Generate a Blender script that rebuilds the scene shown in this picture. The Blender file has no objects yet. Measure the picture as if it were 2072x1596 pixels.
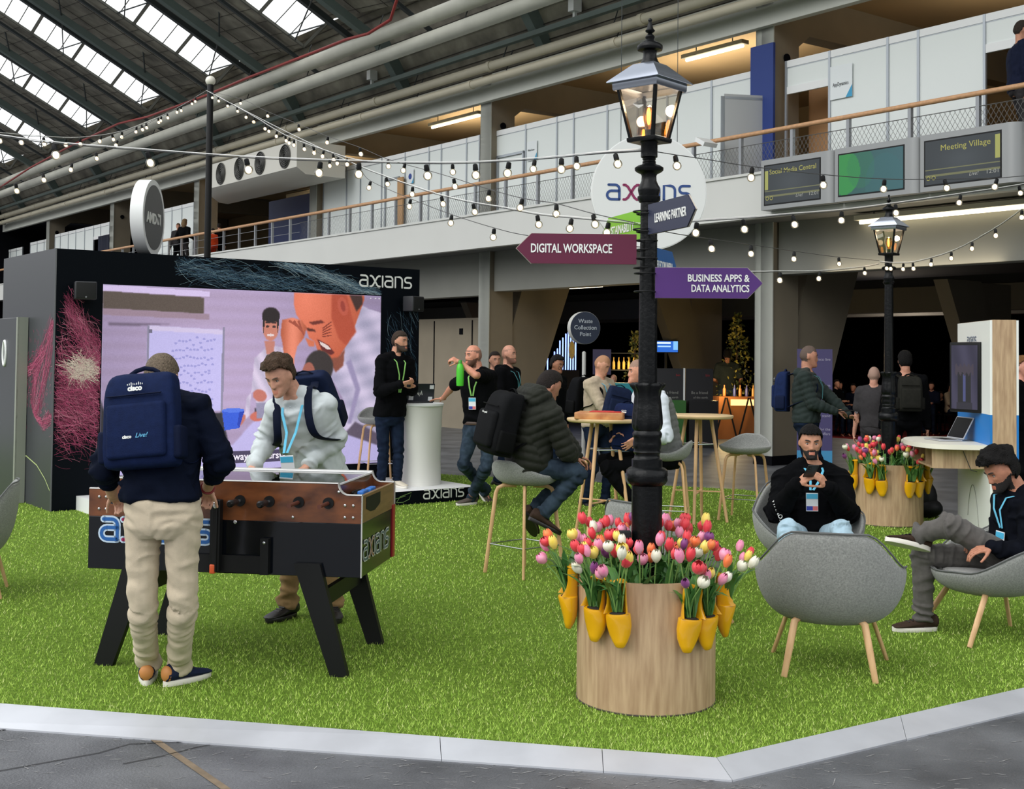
import bpy, bmesh, math, random
import numpy as np
from mathutils import Vector, Matrix, Quaternion, noise
V = Vector
scn = bpy.context.scene
COL = scn.collection
PI = math.pi
random.seed(11)

# ---------------------------------------------------------------- camera
FPX, PPX, PPY, CAMH = 2500.0, 1036.0, 640.0, 1.70
TH, PH = math.radians(1.787), math.radians(0.6)
CFW = V((0, math.cos(TH), math.sin(TH)))
_r0, _u0 = V((1, 0, 0)), V((0, -math.sin(TH), math.cos(TH)))
CR = math.cos(PH) * _r0 + math.sin(PH) * _u0
CU = -math.sin(PH) * _r0 + math.cos(PH) * _u0
CC = V((0, 0, CAMH))
cam = bpy.data.cameras.new('camera')
cam.sensor_fit = 'HORIZONTAL'
cam.sensor_width = 36.0
cam.lens = 36.0 * FPX / 2072.0
cam.shift_y = -(798.0 - PPY) / 2072.0
cam.clip_end = 400
camo = bpy.data.objects.new('camera', cam)
COL.objects.link(camo)
camo.matrix_world = Matrix(((CR.x, CU.x, -CFW.x, CC.x), (CR.y, CU.y, -CFW.y, CC.y), (CR.z, CU.z, -CFW.z, CC.z), (0, 0, 0, 1)))
scn.camera = camo

# ---------------------------------------------------------------- daylight (overcast sky that comes in through the roof)
world = bpy.data.worlds.new('overcast_sky')
scn.world = world
world.use_nodes = True
wn, wl = world.node_tree.nodes, world.node_tree.links
bg = wn['Background']
tc = wn.new('ShaderNodeTexCoord'); sx = wn.new('ShaderNodeSeparateXYZ'); cr = wn.new('ShaderNodeValToRGB')
wl.new(tc.outputs['Generated'], sx.inputs[0]); wl.new(sx.outputs['Z'], cr.inputs[0]); wl.new(cr.outputs[0], bg.inputs[0])
el = cr.color_ramp.elements
el[0].position, el[0].color = 0.02, (0.30, 0.305, 0.31, 1)
el[1].position, el[1].color = 0.97, (1.35, 1.38, 1.40, 1)
e = el.new(0.16); e.color = (1.5, 1.54, 1.56, 1)
e = el.new(0.09); e.color = (0.5, 0.51, 0.52, 1)
bg.inputs[1].default_value = 1.0
sun = bpy.data.lights.new('skylight_glow', 'SUN'); sun.energy = 1.7; sun.angle = math.radians(55); sun.color = (1.0, 0.98, 0.95)
suno = bpy.data.objects.new('skylight_glow', sun); COL.objects.link(suno)
suno.rotation_euler = V((.62, .50, -.74)).to_track_quat('-Z', 'Y').to_euler()
vs = scn.view_settings
vs.view_transform = 'Standard'; vs.look = 'None'; vs.exposure = 0.0; vs.gamma = 1.0; vs.use_curve_mapping = False
scn.cycles.max_bounces = 6
scn.cycles.diffuse_bounces = 3
scn.cycles.glossy_bounces = 3
scn.cycles.transparent_max_bounces = 12
scn.cycles.caustics_reflective = False
scn.cycles.caustics_refractive = False
scn.cycles.sample_clamp_indirect = 4.0
scn.cycles.use_denoising = True

# ---------------------------------------------------------------- picture geometry: pixel -> place
def ray(x, y):
    return (CFW * FPX + CR * (x - PPX) + CU * (PPY - y)).normalized()
def at(x, y, z=0.0):
    d = ray(x, y); return CC + d * ((z - CAMH) / d.z)
def dep(x, y, Y):
    d = ray(x, y); return CC + d * (Y / d.y)
AX, BX, ZX = V((-.6, .8, 0)), V((.8, .6, 0)), V((0, 0, 1))
P0 = V((4.215, 19.981, 0))
def F(s, o, z):                     # facade frame: along, behind, up
    return P0 + AX * s + BX * o + ZX * z
def onF(x, y, o=0.0):
    d = ray(x, y); q = CC + d * ((P0 + BX * o - CC).dot(BX) / d.dot(BX)); return (q - P0).dot(AX), q.z
FROT = math.atan2(BX.y, BX.x)       # local x = B

# ---------------------------------------------------------------- materials
def lin(c):
    c = c / 255.0
    return c / 12.92 if c <= .04045 else ((c + .055) / 1.055) ** 2.4
def rgb(*c):
    if len(c) == 1: c = c[0]
    return (lin(c[0]), lin(c[1]), lin(c[2]), 1.0)
MATS = {}
def mat(name, c, rough=.6, metal=0., spec=.5, vary=0., vscale=8., bump=0., bscale=60., stretch=None, c2=None, emit=None, estr=0., trans=0., alpha=1., sheen=0., detail=4., coat=0., contrast=(.35, .65)):
    if name in MATS: return MATS[name]
    m = bpy.data.materials.new(name); m.use_nodes = True
    nt = m.node_tree; n, l = nt.nodes, nt.links
    p = n['Principled BSDF']
    p.inputs['Base Color'].default_value = rgb(c)
    p.inputs['Roughness'].default_value = rough
    p.inputs['Metallic'].default_value = metal
    p.inputs['Specular IOR Level'].default_value = spec
    p.inputs['Alpha'].default_value = alpha
    if trans: p.inputs['Transmission Weight'].default_value = trans
    if sheen: p.inputs['Sheen Weight'].default_value = sheen
    if coat: p.inputs['Coat Weight'].default_value = coat
    if emit: p.inputs['Emission Color'].default_value = rgb(emit); p.inputs['Emission Strength'].default_value = estr
    co = None
    def coord():
        nonlocal co
        if co is None:
            t = n.new('ShaderNodeTexCoord'); mp = n.new('ShaderNodeMapping')
            l.new(t.outputs['Object'], mp.inputs[0])
            if stretch: mp.inputs['Scale'].default_value = stretch
            co = mp.outputs[0]
        return co
    if vary or c2:
        nz = n.new('ShaderNodeTexNoise'); nz.inputs['Scale'].default_value = vscale; nz.inputs['Detail'].default_value = detail
        l.new(coord(), nz.inputs['Vector'])
        rp = n.new('ShaderNodeValToRGB')
        a = rgb(c); b = rgb(c2) if c2 else tuple([x * (1 - vary) for x in a[:3]] + [1])
        rp.color_ramp.elements[0].position, rp.color_ramp.elements[1].position = contrast
        rp.color_ramp.elements[0].color, rp.color_ramp.elements[1].color = b, a
        l.new(nz.outputs['Fac'], rp.inputs[0]); l.new(rp.outputs[0], p.inputs['Base Color'])
    if bump:
        nb = n.new('ShaderNodeTexNoise'); nb.inputs['Scale'].default_value = bscale; nb.inputs['Detail'].default_value = 3
        l.new(coord(), nb.inputs['Vector'])
        bp = n.new('ShaderNodeBump'); bp.inputs['Strength'].default_value = bump; bp.inputs['Distance'].default_value = .02
        l.new(nb.outputs['Fac'], bp.inputs['Height']); l.new(bp.outputs[0], p.inputs['Normal'])
    MATS[name] = m
    return m
def emis(name, c, s=1.0):
    if name in MATS: return MATS[name]
    m = bpy.data.materials.new(name); m.use_nodes = True; n, l = m.node_tree.nodes, m.node_tree.links
    n.remove(n['Principled BSDF']); e = n.new('ShaderNodeEmission')
    e.inputs[0].default_value = rgb(c); e.inputs[1].default_value = s
    l.new(e.outputs[0], n['Material Output'].inputs[0]); MATS[name] = m
    return m
def glassy(name, c=(255, 255, 255), rough=.02, mix=.12, alpha=.85):      # thin clear pane
    if name in MATS: return MATS[name]
    m = bpy.data.materials.new(name); m.use_nodes = True; n, l = m.node_tree.nodes, m.node_tree.links
    n.remove(n['Principled BSDF'])
    t = n.new('ShaderNodeBsdfTransparent'); t.inputs[0].default_value = rgb(c)
    g = n.new('ShaderNodeBsdfGlossy'); g.inputs['Roughness'].default_value = rough
    f = n.new('ShaderNodeFresnel'); f.inputs[0].default_value = 1.5
    mx = n.new('ShaderNodeMath'); mx.operation = 'MULTIPLY_ADD'; mx.inputs[1].default_value = alpha; mx.inputs[2].default_value = mix * .2
    l.new(f.outputs[0], mx.inputs[0])
    s = n.new('ShaderNodeMixShader'); l.new(mx.outputs[0], s.inputs[0]); l.new(t.outputs[0], s.inputs[1]); l.new(g.outputs[0], s.inputs[2])
    l.new(s.outputs[0], n['Material Output'].inputs[0]); MATS[name] = m
    return m
def vcol(name, emit=0., rough=.5):                                       # printed or displayed picture held in a colour attribute
    if name in MATS: return MATS[name]
    m = bpy.data.materials.new(name); m.use_nodes = True; n, l = m.node_tree.nodes, m.node_tree.links
    a = n.new('ShaderNodeAttribute'); a.attribute_name = 'picture'
    p = n['Principled BSDF']; p.inputs['Roughness'].default_value = rough
    if emit:
        p.inputs['Base Color'].default_value = (.01, .01, .01, 1)
        l.new(a.outputs['Color'], p.inputs['Emission Color']); p.inputs['Emission Strength'].default_value = emit
    else: l.new(a.outputs['Color'], p.inputs['Base Color'])
    MATS[name] = m
    return m

# ---------------------------------------------------------------- objects
def tag(o, label=None, cat=None, group=None, kind=None):
    if label: o['label'] = label
    if cat: o['category'] = cat
    if group: o['group'] = group
    if kind: o['kind'] = kind
    return o
def thing(name, label, cat, loc=(0, 0, 0), rz=0., group=None):
    o = bpy.data.objects.new(name, None); COL.objects.link(o)
    o.empty_display_size = .1
    o.location = loc; o.rotation_euler = (0, 0, rz)
    return tag(o, label, cat, group)
def copy_tree(o, parent=None):
    c = o.copy(); COL.objects.link(c)
    if parent is not None: c.parent = parent
    for ch in list(o.children): copy_tree(ch, c)
    return c
class MB:
    def __init__(s): s.v = []; s.f = []; s.m = []; s.sm = []; s.mi = 0
    def add(s, vs, fs, smooth=False):
        b = len(s.v); s.v.extend([tuple(q) for q in vs])
        for f in fs: s.f.append([b + i for i in f]); s.m.append(s.mi); s.sm.append(smooth)
        return s
    def box(s, c, d, rot=None, taper=1.0):
        x, y, z = d[0] / 2, d[1] / 2, d[2] / 2
        pts = [V((i * x * (taper if k < 0 else 1), j * y * (taper if k < 0 else 1), k * z)) for k in (-1, 1) for j in (-1, 1) for i in (-1, 1)]
        if rot is not None: pts = [rot @ p for p in pts]
        c = V(c)
        return s.add([c + p for p in pts], [(0, 2, 3, 1), (4, 5, 7, 6), (0, 1, 5, 4), (2, 6, 7, 3), (0, 4, 6, 2), (1, 3, 7, 5)])
    def rbox(s, c, d, r=.01, rot=None, n=3):              # box with rounded vertical edges and soft top and bottom rims
        x, y, z = d[0] / 2, d[1] / 2, d[2] / 2
        r = min(r, x * .98, y * .98, z * .98)
        pl = []
        for (cx, cy, a0) in ((x - r, y - r, 0), (-x + r, y - r, PI / 2), (-x + r, -y + r, PI), (x - r, -y + r, 1.5 * PI)):
            for i in range(n + 1):
                a = a0 + i * PI / 2 / n; pl.append((cx, cy, math.cos(a), math.sin(a)))
        rings = []
        for j in range(n + 1): a = PI / 2 * j / n; rings.append((-z + r - r * math.cos(a), r * math.sin(a)))
        for j in range(n + 1): a = PI / 2 * j / n; rings.append((z - r + r * math.sin(a), r * math.cos(a)))
        pts = []
        for (zz, rr) in rings:
            for (cx, cy, ca, sa) in pl: pts.append(V((cx + ca * rr, cy + sa * rr, zz)))
        if rot is not None: pts = [rot @ p for p in pts]
        c = V(c); N = len(pl)
        fs = [(j * N + i, j * N + (i + 1) % N, (j + 1) * N + (i + 1) % N, (j + 1) * N + i) for j in range(len(rings) - 1) for i in range(N)]
        fs += [tuple(range(N - 1, -1, -1)), tuple((len(rings) - 1) * N + i for i in range(N))]
        return s.add([c + p for p in pts], fs, True)
    def hexa(s, p):                                       # eight corners: bottom 4 then top 4, each counter-clockwise
        return s.add(p, [(3, 2, 1, 0), (4, 5, 6, 7), (0, 1, 5, 4), (1, 2, 6, 5), (2, 3, 7, 6), (3, 0, 4, 7)])
    def prism(s, poly, org, ux, uy, d, smooth=False):     # flat outline in (ux, uy), pushed along d
        org, ux, uy, d = V(org), V(ux), V(uy), V(d)
        n = len(poly); a = [org + ux * p[0] + uy * p[1] for p in poly]; b = [q + d for q in a]
        if ux.cross(uy).dot(d) < 0: a, b = b, a
        s.add(a + b, [tuple(range(n - 1, -1, -1)), tuple(range(n, 2 * n))])
        s.add(a + b, [(i, (i + 1) % n, n + (i + 1) % n, n + i) for i in range(n)], smooth)
        return s
    def sweep(s, path, rad, n=10, cap=True, lat=None, smooth=True, closed=False):
        path = [V(p) for p in path]; k = len(path)
        rs = rad if isinstance(rad, (list, tuple)) else [rad] * k
        rs = [(r if isinstance(r, (list, tuple)) else (r, r)) for r in rs]
        T = []
        for i in range(k):
            if closed: t = path[(i + 1) % k] - path[i - 1]
            else: t = path[min(i + 1, k - 1)] - path[max(i - 1, 0)]
            T.append(t.normalized() if t.length > 1e-9 else V((0, 0, 1)))
        ref = V(lat) if lat is not None else (V((1, 0, 0)) if abs(T[0].x) < .9 else V((0, 1, 0)))
        u = (ref - T[0] * ref.dot(T[0])).normalized()
        pts = []
        for i in range(k):
            if lat is not None: r_ = V(lat); u2 = r_ - T[i] * r_.dot(T[i]); u = u2.normalized() if u2.length > 1e-4 else u
            elif i:
                q = T[i - 1].rotation_difference(T[i]); u = q @ u; u = (u - T[i] * u.dot(T[i])).normalized()
            w = T[i].cross(u)
            for j in range(n):
                a = 2 * PI * j / n; pts.append(path[i] + u * (math.cos(a) * rs[i][0]) + w * (math.sin(a) * rs[i][1]))
        kk = k if closed else k - 1
        fs = [(i * n + j, i * n + (j + 1) % n, ((i + 1) % k) * n + (j + 1) % n, ((i + 1) % k) * n + j) for i in range(kk) for j in range(n)]
        if cap and not closed: fs += [tuple(range(n - 1, -1, -1)), tuple((k - 1) * n + j for j in range(n))]
        return s.add(pts, fs, smooth)
    def lathe(s, prof, n=24, c=(0, 0, 0), smooth=True, cap=True, phase=0.):
        c = V(c); k = len(prof)
        pts = [c + V((r * math.cos(phase + 2 * PI * j / n), r * math.sin(phase + 2 * PI * j / n), z)) for (r, z) in prof for j in range(n)]
        fs = [(i * n + j, i * n + (j + 1) % n, (i + 1) * n + (j + 1) % n, (i + 1) * n + j) for i in range(k - 1) for j in range(n)]
        if cap: fs += [tuple(range(n - 1, -1, -1)), tuple((k - 1) * n + j for j in range(n))]
        return s.add(pts, fs, smooth)
    def ell(s, c, r, rot=None, nu=14, nv=9):
        c = V(c); r = r if isinstance(r, (list, tuple)) else (r, r, r)
        pts = [V((0, 0, -r[2]))]
        for i in range(1, nv):
            a = -PI / 2 + PI * i / nv
            for j in range(nu):
                b = 2 * PI * j / nu; pts.append(V((r[0] * math.cos(a) * math.cos(b), r[1] * math.cos(a) * math.sin(b), r[2] * math.sin(a))))
        pts.append(V((0, 0, r[2])))
        if rot is not None: pts = [rot @ p for p in pts]
        fs = [(0, 1 + (j + 1) % nu, 1 + j) for j in range(nu)]
        for i in range(nv - 2):
            for j in range(nu): fs.append((1 + i * nu + j, 1 + i * nu + (j + 1) % nu, 1 + (i + 1) * nu + (j + 1) % nu, 1 + (i + 1) * nu + j))
        L = len(pts) - 1
        fs += [(L, L - nu + j, L - nu + (j + 1) % nu) for j in range(nu)]
        return s.add([c + p for p in pts], fs, True)
    def cap(s, a, b, ra, rb=None, n=12):                 # tapered capsule
        a, b = V(a), V(b); rb = ra if rb is None else rb
        d = b - a
        if d.length < 1e-6: return s.ell(a, ra)
        t = d.normalized(); P, R = [], []
        for i in range(4): q = PI / 2 * (i + .15) / 4.15; P.append(a - t * (ra * math.cos(q))); R.append(ra * math.sin(q))
        for i in range(4): q = PI / 2 * i / 4.15; P.append(b + t * (rb * math.sin(q))); R.append(rb * math.cos(q))
        return s.sweep(P, R, n)
    def loft(s, rings, smooth=True, cap=True):           # equal-length point rings
        n = len(rings[0]); pts = [p for r in rings for p in r]
        fs = [(i * n + j, i * n + (j + 1) % n, (i + 1) * n + (j + 1) % n, (i + 1) * n + j) for i in range(len(rings) - 1) for j in range(n)]
        if cap: fs += [tuple(range(n - 1, -1, -1)), tuple((len(rings) - 1) * n + j for j in range(n))]
        return s.add(pts, fs, smooth)
    def grid(s, P, smooth=True):                          # 2-D list of points
        h, w = len(P), len(P[0]); pts = [p for r in P for p in r]
        return s.add(pts, [(i * w + j, i * w + j + 1, (i + 1) * w + j + 1, (i + 1) * w + j) for i in range(h - 1) for j in range(w - 1)], smooth)
    def mesh(s, name='m', mats=None):
        me = bpy.data.meshes.new(name); me.from_pydata(s.v, [], s.f)
        for m in (mats or []): me.materials.append(m)
        sm = [q and len(f) < 6 for q, f in zip(s.sm, s.f)]
        me.polygons.foreach_set('material_index', s.m); me.polygons.foreach_set('use_smooth', sm)
        me.set_sharp_from_angle(angle=math.radians(50))
        me.update(); return me
    def build(s, name, mats, parent=None, loc=None, rz=None, fix=True):
        if not isinstance(mats, (list, tuple)): mats = [mats]
        me = s.mesh(name, mats)
        if fix:
            bm = bmesh.new(); bm.from_mesh(me); bmesh.ops.recalc_face_normals(bm, faces=bm.faces); bm.to_mesh(me); bm.free()
        o = bpy.data.objects.new(name, me); COL.objects.link(o)
        if parent is not None: o.parent = parent
        if loc is not None: o.location = loc
        if rz is not None: o.rotation_euler = (0, 0, rz)
        return o
def struct(name, mb, m, **k):
    o = mb.build(name, m, **k); o['kind'] = 'structure'; return o
def solid(o, t, off=-1.):
    m = o.modifiers.new('thick', 'SOLIDIFY'); m.thickness = t; m.offset = off; return o
def bevel(o, w=.004, seg=2):
    m = o.modifiers.new('soft_edge', 'BEVEL'); m.width = w; m.segments = seg; m.limit_method = 'ANGLE'; return o
def subsurf(o, n=1):
    m = o.modifiers.new('smooth', 'SUBSURF'); m.levels = n; m.render_levels = n; return o
def bake(o):                                              # turn modifiers into plain mesh
    dg = bpy.context.evaluated_depsgraph_get(); dg.update()
    me = bpy.data.meshes.new_from_object(o.evaluated_get(dg)); old = o.data
    o.modifiers.clear(); o.data = me
    return o
def text(name, body, size, m, parent=None, org=(0, 0, 0), ux=(1, 0, 0), uy=(0, 0, 1), align='LEFT', depth=.002, bold=0., space=1., width=None, shear=0.):
    cu = bpy.data.curves.new(name, 'FONT'); cu.body = body; cu.size = size; cu.align_x = align; cu.extrude = depth; cu.offset = bold * size; cu.space_character = space
    cu.resolution_u = 3; cu.shear = shear
    tmp = bpy.data.objects.new(name, cu); COL.objects.link(tmp)
    dg = bpy.context.evaluated_depsgraph_get(); dg.update()
    me = bpy.data.meshes.new_from_object(tmp.evaluated_get(dg)); bpy.data.objects.remove(tmp)
    ux, uy = V(ux).normalized(), V(uy).normalized(); uz = ux.cross(uy)
    sc = 1.
    if width and me.vertices:
        xs = [v.co.x for v in me.vertices]; sc = width / (max(xs) - min(xs))
    for v in me.vertices: v.co = ux * (v.co.x * sc) + uy * v.co.y + uz * (v.co.z + depth)
    me.materials.clear(); me.materials.append(m)
    o = bpy.data.objects.new(name, me); COL.objects.link(o); o.location = org
    if parent is not None: o.parent = parent
    return o
def arc(c, r, a0, a1, n=8, ry=None):
    ry = ry or r
    return [(c[0] + r * math.cos(math.radians(a0 + (a1 - a0) * i / n)), c[1] + ry * math.sin(math.radians(a0 + (a1 - a0) * i / n))) for i in range(n + 1)]
def ribbon(mb, pts, w, org, ux, uy, nrm, lift=.0, mi=0, ends=True, taper=False):   # flat stroke along pts lying in the plane (ux, uy)
    org, ux, uy, nrm = V(org), V(ux), V(uy), V(nrm)
    k = len(pts); L, R = [], []
    for i in range(k):
        a, b = pts[max(i - 1, 0)], pts[min(i + 1, k - 1)]
        dx, dy = b[0] - a[0], b[1] - a[1]; q = math.hypot(dx, dy) or 1
        ww = w * (.5 if not taper else .5 * (1 - i / k)); nx, ny = -dy / q * ww, dx / q * ww
        L.append((pts[i][0] + nx, pts[i][1] + ny)); R.append((pts[i][0] - nx, pts[i][1] - ny))
    def P(p): return org + ux * p[0] + uy * p[1] + nrm * lift
    mb.mi = mi
    mb.add([P(p) for p in L] + [P(p) for p in R], [(i, k + i, k + i + 1, i + 1) for i in range(k - 1)])
    if ends and not taper:
        for (c, a) in ((pts[0], pts[1]), (pts[-1], pts[-2])):
            mb.add([P((c[0] + w / 2 * math.cos(2 * PI * j / 10), c[1] + w / 2 * math.sin(2 * PI * j / 10))) for j in range(10)], [tuple(range(10))])
    mb.mi = 0
def wordmark_strokes():            # rounded letters a x i a n s; x-height 1, list of (letter index, polyline)
    S = []; x = 0.
    def A(x): return [[(x + .12, .98), (x + .55, .98)] + arc((x + .55, .70), .28, 90, 0, 6) + [(x + .83, .02)], [(x + .83, .58), (x + .30, .58)] + arc((x + .30, .30), .28, 90, 270, 8) + [(x + .83, .02)]]
    for st in A(0): S.append((0, st))
    S.append((1, [(1.12, .98), (1.24, .98), (1.40, .86), (1.84, .14), (2.0, .02), (2.14, .02)])); S.append((1, [(1.12, .02), (1.24, .02), (1.40, .14), (1.84, .86), (2.0, .98), (2.14, .98)]))
    S.append((2, [(2.42, .02), (2.42, .98)]))
    for st in A(2.66): S.append((3, st))
    S.append((4, [(3.80, .02), (3.80, .98), (4.22, .98)] + arc((4.22, .66), .32, 90, 0, 6) + [(4.54, .02)]))
    S.append((5, [(5.52, .98), (5.08, .98)] + arc((5.08, .74), .24, 90, 270, 8) + [(5.30, .50)] + arc((5.30, .26), .24, 90, -90, 8) + [(4.80, .02)]))
    return S
WM = wordmark_strokes()
def wordmark(name, parent, org, ux, uy, nrm, width, mats, cols=(0, 0, 0, 0, 0, 0), w=.15, lift=.003, skip=(), outline=None):
    k = width / 5.6; mb = MB(); ux, uy = V(ux) * k, V(uy) * k
    if outline is not None:
        for (i, st) in WM: ribbon(mb, st, w * 2.0, org, ux, uy, nrm, lift * .6, outline)
    for (i, st) in WM:
        if i in skip: continue
        ribbon(mb, st, w, org, ux, uy, nrm, lift, cols[i])
    return mb.build(name, mats, parent, fix=False)
def bars_logo(mb, org, ux, uy, nrm, width, mi=0, lift=.003):   # the nine rounded bars over a word
    hs = [.32, .55, .9, .55, .32, .55, .9, .55, .32]
    for i, h in enumerate(hs):
        x = (i - 4) / 8 * width; H = h * width * .16
        ribbon(mb, [(x, width * .10), (x, width * .10 + H)], width * .055, org, ux, uy, nrm, lift, mi)
# ================================================================ SETTING
FZ = -.04                                                  # hall floor lies a little under the turf
M_floor = mat('asphalt', (108, 110, 114), .42, c2=(68, 70, 74), vscale=2.2, bump=.25, bscale=90, detail=12, contrast=(.3, .7))
M_turf = mat('turf_backing', (136, 168, 66), .9, c2=(92, 122, 40), vscale=34, bump=.9, bscale=240, detail=8, spec=.1, contrast=(.3, .72))
M_trim = mat('aluminium_ramp', (206, 209, 216), .38, metal=.35, vary=.14, vscale=3)
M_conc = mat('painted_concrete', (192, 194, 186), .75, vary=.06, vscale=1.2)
M_side = mat('tan_side_shade', (138, 128, 110), .8, vary=.1, vscale=1.5)  # shade of the column's side faces put into the tan; doors share it
M_fascia = mat('fascia_paint', (212, 213, 209), .6, vary=.05, vscale=.6)
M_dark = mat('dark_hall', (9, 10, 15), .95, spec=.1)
M_ply = mat('partition_white', (232, 238, 236), .45)
M_alu = mat('aluminium_profile', (168, 174, 180), .35, metal=.6)
M_tan = mat('gallery_ceiling', (176, 152, 116), .85, vary=.1, vscale=.7)
M_oak = mat('handrail_oak', (208, 160, 118), .45, vary=.18, vscale=3, stretch=(1, 8, 8))
M_post = mat('rail_grey', (150, 153, 158), .4, metal=.3)
M_roof = mat('roof_boards', (168, 163, 148), .9, c2=(106, 102, 94), vscale=1.6, detail=8, contrast=(.3, .7))
M_truss = mat('truss_green', (104, 118, 114), .6, vary=.1, vscale=2)
M_trussd = mat('truss_dark', (62, 68, 70), .6)
M_pipe = mat('pipe_grey', (196, 196, 184), .5, vary=.1, vscale=2.2)
M_pipec = mat('pipe_cream', (200, 193, 172), .5, vary=.08, vscale=2)
M_red = mat('red_hose', (150, 52, 48), .5)
M_black = mat('black_paint', (12, 13, 15), .5, spec=.3)
M_white = mat('white_paint', (236, 238, 238), .4)
M_tubeon = emis('fluorescent_tube', (255, 240, 205), 5.0)

# hall floor with a lower floor far behind
fo = MB()
fo.add([F(-30, -40, FZ), F(60, -40, FZ), F(60, 6.6, FZ), F(-30, 6.6, FZ)], [(0, 1, 2, 3)])
fo.add([F(60, 6.6, FZ), F(60, 6.6, -.6), F(-40, 6.6, -.6), F(-40, 6.6, FZ)], [(0, 1, 2, 3)])
fo.add([F(60, 6.6, -.6), F(60, 35, -.6), F(-40, 35, -.6), F(-40, 6.6, -.6)], [(3, 2, 1, 0)])
struct('floor', fo, M_floor)
ca = MB(); ca.add([F(24, 12, -.59), F(24, 33, -.59), F(-14, 33, -.59), F(-14, 12, -.59)], [(0, 1, 2, 3)])
struct('floor_carpet', ca, mat('red_carpet', (150, 30, 34), .9, c2=(70, 14, 18), vscale=2.5))
# worn tape line, joints and scuffs on the floor
for n, pts, w, c in (('floor_stripe', [(300, 1488), (352, 1525), (470, 1606)], .034, (128, 112, 92)),
                     ('floor_joint', [(-10, 1562), (200, 1524), (262, 1506), (420, 1500)], .008, (44, 45, 48)),
                     ('floor_crack', [(250, 1546), (330, 1530), (400, 1512), (424, 1508)], .007, (30, 30, 32)),
                     ('floor_seam', [(-20, 1482), (46, 1470)], .012, (36, 37, 40))):
    mb = MB(); q = [at(x, y, FZ) for x, y in pts]
    ribbon(mb, [(p.x, p.y) for p in q], w, (0, 0, FZ + .003), (1, 0, 0), (0, 1, 0), (0, 0, 1))
    struct(n, mb, mat(n, c, .7, vary=.3, vscale=20))
sc_ = MB()
for i in range(420):
    px = random.uniform(0, 2072); py = random.uniform(1470 + .06 * px if px < 1450 else 1600 - .27 * (px - 1450), 1600)
    p = at(px, py, FZ); a = random.gauss(.12, .5); L = random.uniform(.004, .03) * (2 if random.random() < .08 else 1)
    ribbon(sc_, [(p.x - L * math.cos(a), p.y - L * math.sin(a)), (p.x, p.y + random.uniform(-.003, .003)), (p.x + L * math.cos(a), p.y + L * math.sin(a))], random.uniform(.001, .005), (0, 0, FZ + .002), (1, 0, 0), (0, 1, 0), (0, 0, 1), ends=False)
struct('floor_scuffs', sc_, mat('pale_scuff', (168, 168, 168), .6, c2=(104, 104, 106), vscale=30))

# turf podium
TC, T0, T1 = at(1450, 1535), at(0, 1425), at(2072, 1393)
d0, d1 = (T0 - TC).normalized(), (T1 - TC).normalized()
TURF = [TC, TC + d1 * 7.0, V((6.9, 12.0, 0)), V((4.75, 13.35, 0)), V((2.98, 15.98, 0)), V((-.22, 17.25, 0)), V((-2.5, 18.2, 0)), V((-12, 20, 0)), TC + d0 * 12]
tb = MB(); n = len(TURF)
tb.add(TURF + [V((p.x, p.y, FZ)) for p in TURF], [tuple(range(n))] + [(i, n + i, n + (i + 1) % n, (i + 1) % n) for i in range(n)])
struct('turf_base', tb, M_turf)
# aluminium ramp strips round the podium, butted end to end
TCo = at(1482, 1582, FZ); o0 = at(0, 1476, FZ); o1 = at(2072, 1442, FZ)
e0, e1 = (o0 - TCo).normalized(), (o1 - TCo).normalized()
def ramp(name, i0, i1, j0, j1):
    mb = MB(); g = .0015; d = (i1 - i0).normalized()
    i0, i1, j0, j1 = i0 + d * g, i1 - d * g, j0 + d * g, j1 - d * g
    up = V((0, 0, .006)); lo = [V((p.x, p.y, FZ)) for p in (i0, i1, j1, j0)]
    mb.hexa(lo + [i0 + up, i1 + up, j1 + V((0, 0, .008)), j0 + V((0, 0, .008))])
    struct(name, mb, M_trim)
def onl(p, d, px):                                       # where a strip's line crosses a pixel column
    a, b = 0., 30.
    for _ in range(50):
        m = (a + b) / 2; q = p + d * m - CC; x = PPX + FPX * q.dot(CR) / q.dot(CFW)
        if (x > px) == (d.x < 0): a = m
        else: b = m
    return p + d * a
seam0 = [1218, 890, -300]; seam1 = [1822, 2400]
pi, pj, k = TC, TCo, 1
for s_ in seam0:
    qi = onl(TC, d0, s_); qj = onl(TCo, e0, s_ + 3)
    ramp('trim_%d' % k, pi, qi, pj, qj); pi, pj = qi, qj; k += 1
pi, pj = TC, TCo
for s_ in seam1:
    qi = onl(TC, d1, s_); qj = onl(TCo, e1, s_ + 12)
    ramp('trim_%d' % k, pi, qi, pj, qj); pi, pj = qi, qj; k += 1
# the pile: short blades, thicker towards the front where single blades show
rs = np.random.RandomState(3)
def inturf(x, y):
    ins = np.zeros(len(x), bool); P = [(p.x, p.y) for p in TURF]
    for i in range(len(P)):
        (xa, ya), (xb, yb) = P[i], P[(i + 1) % len(P)]
        c = ((ya > y) != (yb > y)) & (x < (xb - xa) * (y - ya) / (yb - ya + 1e-12) + xa); ins ^= c
    return ins
N = 210000
yy = 5.2 + (rs.rand(N) ** 1.9) * 12.5; xx = (rs.rand(N) - .5) * 2 * (yy * .44 + .1)
k = inturf(xx, yy); xx, yy = xx[k], yy[k]; N = len(xx)
h = rs.uniform(.010, .021, N); a = rs.uniform(0, 2 * PI, N); w = rs.uniform(.0014, .0026, N) * (yy / 5.6); ln = rs.uniform(.3, 1.1, N) * h; b = rs.uniform(0, 2 * PI, N)
v = np.zeros((N, 3, 3), np.float32)
v[:, 0] = np.stack([xx - np.cos(a) * w, yy - np.sin(a) * w, np.full(N, -.002)], 1); v[:, 1] = np.stack([xx + np.cos(a) * w, yy + np.sin(a) * w, np.full(N, -.002)], 1)
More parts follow.
